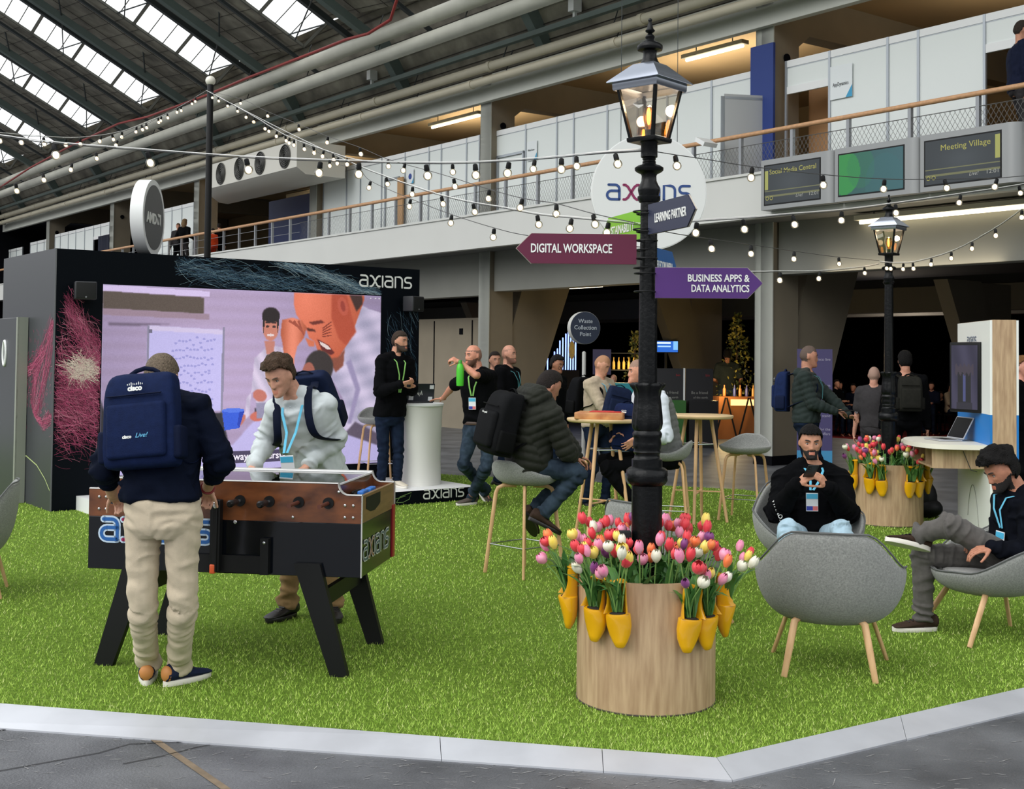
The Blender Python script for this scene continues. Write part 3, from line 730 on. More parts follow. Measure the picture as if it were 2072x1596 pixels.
PINK = [mat('fibre_wine', (112, 34, 64), .6), mat('fibre_pink', (190, 74, 118), .6), mat('fibre_rose', (222, 140, 164), .6), mat('fibre_pale', (238, 222, 206), .6)]
BLUE = [mat('fibre_deep', (28, 52, 74), .6), mat('fibre_steel', (70, 108, 134), .6), mat('fibre_ice', (140, 168, 182), .6), mat('fibre_bright', (196, 214, 218), .6)]
def clip(p, x0, x1, z0, z1): return x0 <= p[0] <= x1 and z0 <= p[1] <= z1
def fan(n, fn, box):
    out = []
    for i in range(n):
        pts, w, mi = fn(i); pts = [p for p in pts if clip(p, *box)]
        if len(pts) > 1: out.append((pts, w, mi, .0015 + .0004 * (i % 5)))
    return out
def g_pink(i):
    t = rr.random(); ty = rr.random()
    # cloud that crosses the front left of the booth; pale core low on its middle
    cx, cz = .02 + .5 * rr.random(), rr.gauss(1.35, .26)
    if ty < .16: cx = rr.uniform(.2, .5); cz = 1.42 + (cx - .2) * .55 + rr.gauss(0, .09)
    elif ty < .34: cx = rr.uniform(.14, .5); cz = 2.15 - (cx - .14) * 1.5 + rr.gauss(0, .09)
    elif ty < .52: cz = rr.gauss(.95, .18)
    a = rr.gauss(-.5, .55) if ty > .34 else (rr.gauss(-1.0, .35) if ty >= .16 else rr.gauss(.3, .6)); L = rr.uniform(.04, .15); k = rr.uniform(-2.5, 2.5)
    pts = [(cx + math.cos(a + k * s * L) * L * s, cz + math.sin(a + k * s * L) * L * s) for s in (-1, -.5, 0, .5, 1)]
    d = math.hypot(cx - .3, (cz - 1.5) * 1.4)
    mi = 3 if (d < .17 and rr.random() < .75) else (2 if rr.random() < .14 else (1 if rr.random() < .42 else 0))
    return pts, rr.uniform(.0010, .0030) * (1.6 if mi == 3 else 1), mi
FR = ((0, 0, 0), (1, 0, 0), (0, 0, 1), (0, -1, 0))
strands('fibre_graphic', booth, FR, PINK, fan(2600, g_pink, (.012, .505, .2, 2.4)))
def g_side(i):
    ty = rr.random(); s = rr.random()
    def curve(P, q):
        n = len(P) - 1; f = min(q * n, n - 1e-6); j = int(f); f -= j; return (P[j][0] + (P[j + 1][0] - P[j][0]) * f, P[j][1] + (P[j + 1][1] - P[j][1]) * f)
    LO = ([(0, 1.98), (.2, 1.55), (.45, 1.15), (.62, .98), (.72, 1.1), (.62, 1.4), (.3, 1.75), (0, 2.0)], [(2, 1.75), (1.7, 1.5), (1.6, .9), (1.7, .42), (1.78, .42), (1.85, 1.0), (1.3, 1.35), (1.1, 1.5)], [(0, 1.0), (.3, .9), (.62, .98)], [(2, 1.1), (1.6, 1.7), (1.1, 1.45), (.8, 1.5), (.3, 1.7)])
    P = LO[i % 4]; q = s; L = rr.uniform(.02, .09); sp = rr.gauss(0, .045 + .05 * (ty < .4))
    pts = []
    for d in (-1, 0, 1):
        c = curve(P, min(max(q + d * L, 0), 1)); pts.append((c[0] + sp + rr.gauss(0, .008), c[1] + sp * .6 + rr.gauss(0, .012)))
    if ty < .25: cx = rr.uniform(.05, 1.9); cz = 1.5 - cx * .12 + rr.gauss(0, .2); a = rr.uniform(0, 3); pts = [(cx, cz), (cx + .05 * math.cos(a), cz + .05 * math.sin(a))]
    return pts, rr.uniform(.0015, .0042), rr.choice((0, 0, 1, 1, 1, 2))
SD = ((0, 0, 0), (0, 1, 0), (0, 0, 1), (-1, 0, 0))
strands('fibre_graphic', booth, SD, PINK, fan(2400, g_side, (.0, 2.0, .15, 2.1)))
mb = MB(); ribbon(mb, [(2.0, .36), (1.7, .42), (1.3, .5), (.9, .52), (.5, .45), (.2, .33), (.02, .22)], .014, *SD, .003); mb.build('green_line', mat('line_green', (176, 190, 130), .6), booth, fix=False)
def g_blue(i):
    ty = rr.random(); s = rr.random()
    if ty < .42: cx = 1.35 + 2.3 * s; cz = 2.74 - .32 * s ** 1.3 + rr.gauss(-.09, .075); a = -.13 + rr.gauss(0, .3)
    elif ty < .72: cx = 2.6 + 1.45 * s; cz = 2.78 - .36 * s + rr.gauss(0, .035); a = -.28 + rr.gauss(0, .12)
    else: cx = 4.07 + .5 * rr.random(); cz = 2.2 - rr.random() ** 1.3 * 1.2; a = -1.1 + rr.gauss(0, .25)
    L = rr.uniform(.04, .22); k = rr.uniform(-1.6, 1.6)
    pts = [(cx + math.cos(a + k * q * L) * L * q, cz + math.sin(a + k * q * L) * L * q) for q in (-1, -.5, 0, .5, 1)]
    mi = rr.choice((0, 0, 1, 1, 2, 2, 3) if .42 <= ty < .72 else (0, 0, 0, 1, 1, 2))
    return pts, rr.uniform(.0012, .003), mi
for bx_, n_ in (((1.3, 4.02, 2.43, 2.775), 1900), ((4.07, 4.56, .6, 2.3), 420)): strands('fibre_graphic', booth, FR, BLUE, fan(n_, g_blue, bx_))
wordmark('wordmark', booth, (3.69, 0, 2.535), (1, 0, 0), (0, 0, 1), (0, -1, 0), .76, [M_logo], w=.17, lift=.004)

# ---- the video wall: a picture held in a colour attribute on a fine grid of the screen face
SX0, SX1, SZ0, SZ1 = .51, 4.0, .342, 2.42
GW, GH = 420, 252
u_ = (np.arange(GW) + .5) / GW; v_ = 1 - (np.arange(GH) + .5) / GH
U, VV = np.meshgrid(u_, v_)                                 # v = 1 at the top
img = np.zeros((GH, GW, 3)); img[:] = (166, 148, 184)
img += (np.array([26, 22, 22]) * np.clip(1.2 - np.abs(U - .42) * 2.2, -1, 1)[..., None]) - 10 * (VV < .3)[..., None]
img += (6 * np.sin(VV * 90))[..., None] * np.array([.5, .5, .8])
rs2 = np.random.RandomState(8)
def inside(P):
    x, y = U, VV; r = np.zeros(U.shape, bool)
    for i in range(len(P)):
        (xa, ya), (xb, yb) = P[i], P[(i + 1) % len(P)]
        r ^= ((ya > y) != (yb > y)) & (x < (xb - xa) * (y - ya) / (yb - ya + 1e-12) + xa)
    return r
def soft(m, n=1):
    m = m.astype(float)
    for _ in range(n): m = (m + np.roll(m, 1, 0) + np.roll(m, -1, 0) + np.roll(m, 1, 1) + np.roll(m, -1, 1)) / 5
    return m
def paint(P, c, s=1, shade=None):
    global img
    m = soft(inside(P), s)[..., None]; c = np.array(c, float)
    col = np.broadcast_to(c, img.shape).copy()
    if shade is not None: col = col + shade[..., None] * np.array([1., .85, .85])
    img = img * (1 - m) + col * m
def E_(cx, cy, rx, ry, a=0, n=28): return [(cx + rx * math.cos(2 * PI * i / n) * math.cos(a) - ry * math.sin(2 * PI * i / n) * math.sin(a), cy + rx * math.cos(2 * PI * i / n) * math.sin(a) * 1.68 + ry * math.sin(2 * PI * i / n) * math.cos(a)) for i in range(n)]
paint([(0, 1), (.35, .985), (.35, .955), (0, .965)], (232, 212, 255), 0)                                            # lamp strip in the filmed room
paint([(0, .965), (.33, .95), (.33, .86), (0, .875)], (96, 82, 74), 1); paint([(0, .875), (.35, .86), (.35, .83), (0, .84)], (168, 142, 160), 1); paint([(.02, .80), (.22, .80), (.1, .785), (.02, .785)], (120, 104, 128), 3)
_p, _e = paint, E_
DY = .09
def paint(P, c, s=1, shade=None): _p([(x, y + DY) for x, y in P], c, s, shade)
paint([(.145, .70), (.40, .685), (.40, .24), (.14, .24)], (206, 198, 250), 1); paint([(.145, .70), (.40, .685), (.40, .66), (.145, .675)], (224, 210, 244), 1)
for xa in (.143, .397): paint([(xa, .70), (xa + .008, .70), (xa + .006, .2), (xa - .002, .2)], (150, 144, 170), 0)
paint([(.148, .68), (.16, .68), (.16, .66), (.148, .66)], (120, 116, 140), 0)
for k in range(9):                                                                                                   # faint pen lines on the flip chart
    y0 = .62 - k * .045; x0 = .22 + .02 * rs2.rand()
    for j in range(12): paint(E_(x0 + j * .012, y0 + .008 * rs2.randn(), .005, .006), (168, 164, 226), 0)
DY = 0
paint([(.0, .40), (.05, .12), (.05, .0), (0, 0)], (40, 36, 44), 2)                                                    # chair back at the edge
paint([(.27, .30), (.40, .32), (.42, .18), (.44, .05), (.30, .05)], (44, 40, 48), 2)
DY = .10
_q = paint
def paint(P, c, s=1, shade=None): _q([(x - .018, y) for x, y in P], c, s, shade)
# standing young man in a white shirt
paint([(.53, .52), (.585, .60), (.64, .58), (.66, .2), (.545, .24), (.53, .34), (.505, .30), (.50, .22), (.47, .16), (.478, .14), (.515, .2)], (214, 200, 226), 1, 16 * np.sin(U * 120 + VV * 40))
paint([(.535, .24), (.66, .2), (.66, .1), (.53, .1)], (52, 46, 58), 1)
paint([(.565, .62), (.605, .62), (.60, .55), (.575, .54)], (206, 134, 118), 1)
paint(E_(.588, .70, .030, .082), (214, 136, 116), 1, -50 * (U > .6) * 1.0); paint(E_(.588, .765, .032, .045), (38, 28, 30), 1); paint([(.556, .76), (.562, .66), (.568, .75)], (40, 30, 32), 0); paint([(.62, .76), (.614, .66), (.608, .75)], (40, 30, 32), 0)
for dx in (-.012, .012): paint(E_(.588 + dx, .70, .006, .008), (70, 44, 44), 0); paint(E_(.588 + dx, .722, .009, .005), (60, 40, 40), 0)
paint(E_(.588, .652, .014, .008), (245, 225, 225), 0)
paint(E_(.552, .31, .022, .034, .5), (204, 122, 108), 1); paint(E_(.478, .17, .016, .04, -.5), (204, 122, 108), 1)
DY = 0
paint = _q
# laughing bald man in front, leaning in from the right
paint([(.80, 1.0), (.88, .97), (.95, .92), (1.0, .90), (1.0, .02), (.86, .06), (.84, .2), (.86, .36), (.80, .52), (.80, .66), (.83, .80)], (206, 196, 226), 1, 18 * np.sin(U * 46 + VV * 22) + 10 * np.sin(VV * 70 - U * 30))
paint([(.86, .60), (.90, .44), (.87, .24), (.885, .24), (.92, .44), (.88, .62)], (168, 156, 196), 3)
paint([(.86, .18), (.90, .25), (1.0, .17), (1.0, .02), (.86, .04)], (104, 92, 112), 3)
paint([(.655, 1.02), (.655, .93), (.665, .87), (.70, .80), (.715, .74), (.735, .72), (.75, .66), (.79, .60), (.83, .62), (.87, .72), (.90, .84), (.93, .97), (.93, 1.02)], (216, 106, 74), 1, 44 * np.clip(1 - np.hypot((U - .70) * 2.2, VV - .98) * 2.4, -.6, 1))
paint([(.80, 1.0), (.86, 1.0), (.88, .88), (.90, .78), (.86, .70), (.83, .74), (.80, .86)], (196, 84, 58), 3)
paint([(.865, 1.02), (.92, 1.02), (.925, .95), (.90, .90)], (70, 44, 40), 2); paint(E_(.845, .93, .02, .055, .15), (208, 96, 74), 1); paint(E_(.845, .93, .009, .032, .15), (168, 66, 54), 1)
paint([(.71, .83), (.76, .845), (.775, .83), (.73, .815)], (120, 50, 40), 1); paint([(.70, .80), (.735, .79), (.74, .775), (.71, .78)], (96, 44, 36), 1)
for k in range(5): paint([(.765, .80 - k * .012), (.80, .84 - k * .02), (.802, .835 - k * .02), (.768, .793 - k * .012)], (150, 64, 48), 0)
paint([(.745, .735), (.79, .70), (.815, .655), (.80, .64), (.765, .67)], (110, 40, 40), 1); paint([(.755, .722), (.785, .70), (.80, .675), (.785, .675), (.76, .70)], (246, 228, 224), 0)
paint([(.70, .74), (.735, .72), (.735, .69), (.715, .69)], (228, 124, 90), 1)
paint([(.79, .62), (.83, .63), (.855, .68), (.85, .58), (.82, .54)], (150, 84, 66), 2)
paint([(.612, .84), (.65, .855), (.685, .84), (.705, .80), (.695, .74), (.67, .69), (.66, .62), (.66, .57), (.622, .55), (.622, .62), (.615, .70), (.606, .76)], (222, 122, 92), 1, 30 * np.sin(U * 60))
for k in range(3): paint([(.64 + k * .018, .842), (.682 + k * .007, .80 - k * .02), (.679 + k * .007, .79 - k * .02), (.634 + k * .018, .832)], (176, 84, 64), 0)
DY = .07
# dark-haired man and the table in the lower right
paint(E_(.755, .50, .055, .10), (60, 52, 52), 2); paint(E_(.715, .46, .025, .07), (176, 104, 88), 1); paint([(.70, .36), (.80, .37), (.82, .2), (.70, .2)], (34, 34, 52), 1)
DY = 0
paint([(.0, .16), (.44, .14), (.55, .33), (.70, .27), (1.0, .10), (1.0, .0), (.0, .0)], (204, 194, 246), 2)
DY = .13
paint([(.40, .20), (.48, .20), (.462, .10), (.41, .09)], (54, 96, 226), 0); paint([(.462, .20), (.48, .20), (.462, .10), (.455, .12)], (34, 66, 190), 0); paint(E_(.44, .20, .04, .012), (86, 124, 240), 0)
paint(E_(.53, .165, .03, .028, .2), (214, 116, 100), 1); paint([(.52, .24), (.56, .24), (.56, .15), (.525, .15)], (156, 150, 180), 1)
DY = 0
paint([(.41, .105), (.66, .105), (.66, .035), (.41, .035)], (74, 64, 96), 0)                                            # caption bar
for dx in (0, .02, .035): paint(E_(.957 + dx * 1.0, .985, .003, .005), (230, 225, 235), 0)
img[:] = img * (1 - .10 * np.clip(np.hypot(U - .45, (VV - .45) * .7) * 1.6, 0, 1))[..., None]
img = np.clip(img + rs2.randn(GH, GW, 1) * 2.5, 0, 255)
def picture_mesh(name, arr, org, ux, uy, m, parent):
    h, w = arr.shape[:2]
    gx, gy = np.meshgrid(np.linspace(0, 1, w + 1), np.linspace(1, 0, h + 1)); org, ux, uy = np.array(org), np.array(ux), np.array(uy)
    co = org + gx[..., None] * ux + gy[..., None] * uy
    i = np.arange(h)[:, None] * (w + 1) + np.arange(w)[None, :]
    f = np.stack([i, i + w + 1, i + w + 2, i + 1], -1).reshape(-1, 4).astype(np.int32)
    me = bpy.data.meshes.new(name); me.vertices.add(co.size // 3); me.vertices.foreach_set('co', co.astype(np.float32).ravel())
    me.loops.add(f.size); me.loops.foreach_set('vertex_index', f.ravel()); me.polygons.add(len(f)); me.polygons.foreach_set('loop_start', np.arange(0, f.size, 4, dtype=np.int32))
    me.update(calc_edges=True); me.materials.append(m)
    at_ = me.color_attributes.new('picture', 'FLOAT_COLOR', 'CORNER')
    c = arr.reshape(-1, 3) / 255.0; c = np.where(c <= .04045, c / 12.92, ((c + .055) / 1.055) ** 2.4)
    c = np.concatenate([c, np.ones((len(c), 1))], 1).repeat(4, 0).astype(np.float32); at_.data.foreach_set('color', c.ravel())
    o = bpy.data.objects.new(name, me); COL.objects.link(o); o.parent = parent; return o
scr = picture_mesh('screen', img, (SX0, -.004, SZ0), (SX1 - SX0, 0, 0), (0, 0, SZ1 - SZ0), vcol('led_picture', .95), booth)
text('caption', 'always understand', .115, emis('caption_white', (250, 244, 255), 1.0), scr, (1.98, -.008, .455), depth=.0005, bold=.012)
# two small loudspeakers bracketed on the booth front
for nm, x, z, lab in ((0, .27, 2.335, 'small black loudspeaker bracketed on the booth left of the video screen'), (1, 4.38, 2.33, 'small black loudspeaker bracketed on the booth right of the video screen')):
    p = KB + BX * x - AX * .16 + ZX * z
    t = thing('loudspeaker', lab, 'loudspeaker', p, FROT - .22 if nm == 0 else FROT + .3)
    mb = MB(); mb.rbox((0, 0, 0), (.22, .17, .19), .012); mb.build('cabinet', mat('speaker_box', (38, 40, 44), .5), t)
    mb = MB(); mb.rbox((0, -.086, 0), (.20, .012, .17), .006); mb.build('grille', mat('speaker_cloth', (10, 11, 13), .8), t)
    mb = MB(); mb.lathe([(.009, 0), (.009, .004)], 12); mb.v = [(q[0], -.092 - q[2], q[1] - .07) for q in mb.v]; mb.build('badge', mat('badge_grey', (120, 122, 126), .4), t)
    mb = MB(); mb.cap((0, .08, 0), (0, .155, 0), .02); mb.build('bracket', M_black, t)
# tall grey door slab with round grip on the booth's end wall
t = thing('booth_door', 'tall grey door slab with round white grip standing off the booth end wall', 'door', KB + AX * .94 - BX * .06, FROT)
mb = MB(); mb.box((0, .46, 1.03), (.10, .92, 2.06)); bevel(mb.build('leaf', M_lamside, t), .004)
mb = MB(); mb.box((-.05, .015, 1.03), (.02, .05, 2.07)); mb.box((.0, -.004, 1.03), (.11, .012, 2.07)); mb.build('edge_trim', mat('trim_sage', (146, 150, 140), .4), t)
mb = MB(); mb.sweep([(-.055, .52 + .06 * math.cos(a), 1.66 + .14 * math.sin(a)) for a in [2 * PI * i / 28 for i in range(28)]], .016, 8, closed=True); mb.build('grip', M_white, t)
# platform in front of the booth
t = thing('booth_platform', 'low platform in front of the video booth, white top and black printed front', 'platform', KB, FROT)
mb = MB(); mb.mi = 0; mb.hexa([(.27, -1.46, 0), (4.5, -1.46, 0), (4.5, -.003, 0), (.27, -.003, 0), (.27, -1.46, .15), (4.5, -1.46, .15), (4.5, -.003, .15), (.27, -.003, .15)]); mb.build('deck', M_white, t)
mb = MB(); mb.box((2.385, -1.464, .075), (4.232, .006, .15)); mb.build('front_panel', M_lam, t)
wordmark('wordmark', t, (3.72, -1.468, .05), (1, 0, 0), (0, 0, 1), (0, -1, 0), .56, [M_logo], w=.17)
mb = MB(); PL = ((0, -1.468, 0), (1, 0, 0), (0, 0, 1), (0, -1, 0))
ribbon(mb, [(3.0, .05), (3.2, .065), (3.36, .075), (3.48, .10)], .006, *PL, .002, 0, ends=False)
ribbon(mb, [(3.36, .03), (3.41, .095), (3.56, .135), (3.53, .06), (3.45, .03), (3.36, .03)], .006, *PL, .002, 0, ends=False)
for i in range(26): x = 3.0 + rr.random() * .3; ribbon(mb, [(x, .02 + .04 * rr.random()), (x + .04, .01 + .06 * rr.random())], .004, *PL, .002, 1, ends=False)
mb.build('leaf_print', [mat('line_leaf', (120, 150, 90), .6), PINK[1]], t, fix=False)
# white round-ended pedestal on it and the laptop
pc = KB + BX * 4.03 - AX * .86 + ZX * .15
t = thing('presentation_pedestal', 'white rounded presentation pedestal on the platform right of the video screen', 'pedestal', pc, FROT)
mb = MB(); prof = []
rings = []
for z, sx_c, tw in ((0, .28, 0), (.04, .275, .02), (.3, .265, .12), (.6, .265, .24), (.85, .272, .34), (.93, .28, .38)):
    rings.append([V(((sx_c + .012 * math.cos(3 * (a + tw))) * math.cos(a), (sx_c + .012 * math.cos(3 * (a + tw))) * math.sin(a), z)) for a in [2 * PI * i / 48 for i in range(48)]])
mb.loft(rings); mb.build('column', mat('pedestal_white', (226, 226, 220), .3), t)
mb = MB(); mb.lathe([(.29, .93), (.30, .936), (.30, .962), (.29, .968)], 48); mb.build('top', M_white, t)
def laptop(label, loc, rz, open_deg, base_c, lid_c, w=.33, d=.23, stickers=False, screen=None):
    t = thing('laptop', label, 'laptop', loc, rz)
    mb = MB(); mb.rbox((0, 0, .009), (w, d, .016), .01); mb.build('base', mat('laptop_base_%d' % base_c[0], base_c, .4, metal=.3), t)
    mb = MB(); mb.box((0, .01, .0182), (w * .86, d * .5, .002)); mb.build('keyboard', mat('keys', (30, 31, 34), .6), t)
    a = math.radians(open_deg); hx = V((0, d / 2, .018)); up = V((0, math.cos(PI - a), math.sin(PI - a))); 
    up = V((0, -math.cos(a), math.sin(a))); nr = up.cross(V((1, 0, 0)))
    mb = MB(); mb.prism([(-w / 2, .004), (w / 2, .004), (w / 2, d), (-w / 2, d)], hx, (1, 0, 0), up, nr * .008); lid = mb.build('lid', mat('laptop_lid_%d' % lid_c[2], lid_c, .35), t)
    mb = MB(); o_ = hx - nr * .001 if nr.y > 0 else hx + nr * .009
    mb.prism([(-w / 2 + .01, .015), (w / 2 - .01, .015), (w / 2 - .01, d - .01), (-w / 2 + .01, d - .01)], hx - nr * .002, (1, 0, 0), up, nr * .0015); mb.build('screen', mat('laptop_screen', (28, 29, 33), .15), t)
    if stickers:
        mb = MB()
        for (cx, cz, s_) in ((-.12, .04, .05), (-.13, .19, .05), (.12, .195, .05), (.11, .05, .055)): mb.prism([(cx - s_ / 2, cz - s_ / 2), (cx + s_ / 2, cz - s_ / 2), (cx + s_ / 2, cz + s_ / 2), (cx - s_ / 2, cz + s_ / 2)], hx + nr * .0085, (1, 0, 0), up, nr * .0006)
        mb.build('sticker', mat('sticker_white', (226, 230, 234), .5), lid)
        mb = MB(); q = hx + nr * .009
        ribbon(mb, [(-.02, .09), (-.008, .14)], .008, q, (1, 0, 0), up, nr, .0004); ribbon(mb, [(-.008, .115), (.006, .118), (-.002, .09)], .007, q, (1, 0, 0), up, nr, .0004); ribbon(mb, [(.012, .075), (.024, .118), (.036, .115), (.028, .094), (.018, .092)], .007, q, (1, 0, 0), up, nr, .0004)
        mb.build('emblem', M_logo, lid, fix=False)
    return t
laptop('open black laptop with white stickers on its lid, on the white pedestal', pc + ZX * .968 + V((-.01, .02, 0)), PI + .25, 112, (40, 42, 46), (30, 34, 44), stickers=True)
mb = MB(); q = pc + ZX * .968; mb.sweep([q + V((-.05, -.13, .004)), q + V((-.2, -.19, .004)), q + V((-.29, -.16, -.02)), q + V((-.31, -.1, -.02))], .003, 6); tag(mb.build('power_cable', mat('cable_dark', (40, 40, 44), .6)), 'thin cable running off the pedestal edge beside the sticker laptop', 'cable')
# round signs: one on the booth roof, one hung over the stand
def disc_sign(name, lab, loc, rz, r, th, face_c):
    t = thing(name, lab, 'sign', loc, rz)
    mb = MB(); n = 64; mb.lathe([(r, -th), (r, 0)], n); mb.v = [(q[0], -q[2] - th, q[1] + 0) for q in mb.v]; mb.build('rim', M_white, t)
    mb = MB(); ri = r * (.86 if face_c[0] < 100 else .985); mb.lathe([(ri, 0), (ri, .004)], n); mb.v = [(q[0], -th - .001 - q[2], q[1]) for q in mb.v]; mb.build('face', mat('sign_face_%d' % face_c[0], face_c, .5), t)
    return t
pd = dep(286, 440, 14.6); r_ = .445
t = disc_sign('round_sign', 'round white-rimmed sign with grey face standing on the booth roof', pd, 1.57, r_, .15, (82, 84, 86))
text('lettering', 'AMD', .17, M_logo, t, (-.31, -.156, -.075), bold=.035, depth=.002, width=.40)
mb = MB(); PL = ((.13, -.006, -.075), (1, 0, 0), (0, 0, 1), (0, -1, 0))
mb.prism([(0, .13), (.035, .095), (.105, .095), (.105, .02), (.14, -.012), (.14, .13)], (.12, -.156, -.07), (1, 0, 0), (0, 0, 1), (0, -.003, 0))
mb.prism([(.0, .08), (.0, 0), (.08, 0), (.045, .035), (.035, .035), (.035, .045)], (.12, -.156, -.07), (1, 0, 0), (0, 0, 1), (0, -.003, 0)); mb.build('emblem', M_logo, t)
mb = MB(); mb.box((0, .08, -.44 - .08), (.5, .16, .14)); mb.build('foot', M_black, t)
pd = dep(1312, 390, 13.0)
t = disc_sign('round_sign', 'large round pale sign hanging behind the street lamp', pd, 0.06, .612, .05, (226, 228, 228))
wordmark('wordmark', t, (-.45, -.056, -.085), (1, 0, 0), (0, 0, 1), (0, -1, 0), .89, [mat('word_blue', (38, 70, 132), .5), mat('word_wine', (134, 30, 84), .5)], cols=(0, 1, 0, 0, 0, 0), w=.17)
mb = MB(); mb.cap((-.3, -.02, .5), (-.3, -.02, 7.5), .004, n=6); mb.build('wire', M_trussd, t); mb = MB(); mb.cap((.3, -.02, .5), (.3, -.02, 7.5), .004, n=6); mb.build('wire', M_trussd, t)

# ================================================================ table football
M_walnut = mat('burl_walnut', (128, 74, 40), .28, c2=(66, 34, 20), vscale=5.5, stretch=(1, 1, 2.2), detail=9, contrast=(.3, .68), coat=.3)
M_tblack = mat('table_black', (7, 11, 18), .12, spec=.4)
M_steel = mat('steel', (196, 198, 200), .25, metal=.9)
FA = math.radians(-8.2); FCn = V((-1.503, 7.033, 0))
ft = thing('table_football', 'table football game with burl wood rails, glass top and black body', 'table football', FCn, FA)
x0, x1, yh = -.75, .78, .37
mb = MB(); mb.hexa([(x0, -yh, .515), (x1, -yh, .515), (x1, yh, .515), (x0, yh, .515), (x0, -yh, .80), (x1, -yh, .80), (x1, yh, .80), (x0, yh, .80)]); bevel(mb.build('cabinet', M_tblack, ft), .003)
def rail_poly():                                            # wooden side rail with dipped ends
    P = [(x0, .80), (x1, .80), (x1, .945)]
    P += [(x1 - .075, .945)] + [(x1 - .075 - .055 * math.sin(a), .945 + .06 * (1 - math.cos(a))) for a in [PI / 2 * i / 8 for i in range(1, 9)]]
    P += [(x0 + .13, 1.005)] + [(x0 + .075 + .055 * math.cos(a), 1.005 - .06 * math.sin(a)) for a in [PI / 2 * i / 8 for i in range(1, 9)]] + [(x0, .945)]
    return P
for sy in (-1, 1):
    y_ = -yh if sy < 0 else yh - .03
    mb = MB(); mb.prism(rail_poly(), (0, y_, 0), (1, 0, 0), (0, 0, 1), (0, .03, 0)); mb.build('side_rail', M_walnut, ft)
    P = rail_poly()[2:]
    mb = MB(); mb.sweep([(p[0], y_ + .015, p[1] + .003) for p in P], [(.017, .005)] * len(P), 8, lat=(0, 1, 0)); mb.build('rail_edging', mat('edging_silver', (208, 208, 206), .3, metal=.5), ft)
mb = MB(); mb.hexa([(x0, -yh + .03, .80), (x0 + .02, -yh + .03, .80), (x0 + .02, yh - .03, .80), (x0, yh - .03, .80), (x0, -yh + .03, .945), (x0 + .02, -yh + .03, .945), (x0 + .02, yh - .03, .945), (x0, yh - .03, .945)]); mb.build('end_rail', M_walnut, ft)
er = MB(); er.hexa([(x1 - .02, -yh + .03, .80), (x1, -yh + .03, .80), (x1, yh - .03, .80), (x1 - .02, yh - .03, .80), (x1 - .02, -yh + .03, .945), (x1, -yh + .03, .945), (x1, yh - .03, .945), (x1 - .02, yh - .03, .945)])
er = er.build('end_rail', mat('rail_oak', (132, 104, 66), .4, vary=.3, vscale=6, stretch=(1, 1, 6)), ft)
mb = MB(); mb.prism([(-.25, .05), (.05, .05), (.05, -.01)] + [(.05 - .3 * t - .0, -.01 - .03 * math.sin(PI * t)) for t in (.15, .4, .7, .9)] + [(-.25, -.01)], (x1 + .0008, -.03, .88), (0, 1, 0), (0, 0, 1), (.002, 0, 0)); mb.build('hand_slot', M_black, er)
for xa, xb in ((x0 + .02, x0 + .13), (x1 - .13, x1 - .02)):
    mb = MB(); mb.hexa([(xa, -yh + .03, .90), (xb, -yh + .03, .90), (xb, yh - .03, .90), (xa, yh - .03, .90), (xa, -yh + .03, .925), (xb, -yh + .03, .925), (xb, yh - .03, .925), (xa, yh - .03, .925)]); mb.build('end_ledge', M_walnut, ft)
for xa in (x0 + .13, x1 - .145): mb = MB(); mb.hexa([(xa, -yh + .03, .86), (xa + .015, -yh + .03, .86), (xa + .015, yh - .03, .86), (xa, yh - .03, .86), (xa, -yh + .03, .995), (xa + .015, -yh + .03, .995), (xa + .015, yh - .03, .995), (xa, yh - .03, .995)]); mb.build('end_board', M_walnut, ft)
mb = MB(); mb.hexa([(x0 + .15, -yh + .031, .80), (x1 - .15, -yh + .031, .80), (x1 - .15, yh - .031, .80), (x0 + .15, yh - .031, .80), (x0 + .15, -yh + .031, .83), (x1 - .15, -yh + .031, .83), (x1 - .15, yh - .031, .83), (x0 + .15, yh - .031, .83)]); mb.build('playing_field', mat('pitch_green', (70, 112, 84), .4), ft)
mb = MB(); mb.hexa([(x0 + .13, -yh + .03, .992), (x1 - .13, -yh + .03, .992), (x1 - .13, yh - .03, .992), (x0 + .13, yh - .03, .992), (x0 + .13, -yh + .03, 1.0), (x1 - .13, -yh + .03, 1.0), (x1 - .13, yh - .03, 1.0), (x0 + .13, yh - .03, 1.0)]); mb.build('glass_top', glassy('table_glass', (235, 245, 240), .02, .9, .95), ft)
mb = MB(); mb.sweep([(x0 + .13, -yh + .03, 1.002), (x1 - .13, -yh + .03, 1.002), (x1 - .13, yh - .03, 1.002), (x0 + .13, yh - .03, 1.002)], .006, 6, closed=True); mb.build('glass_frame', M_white, ft)
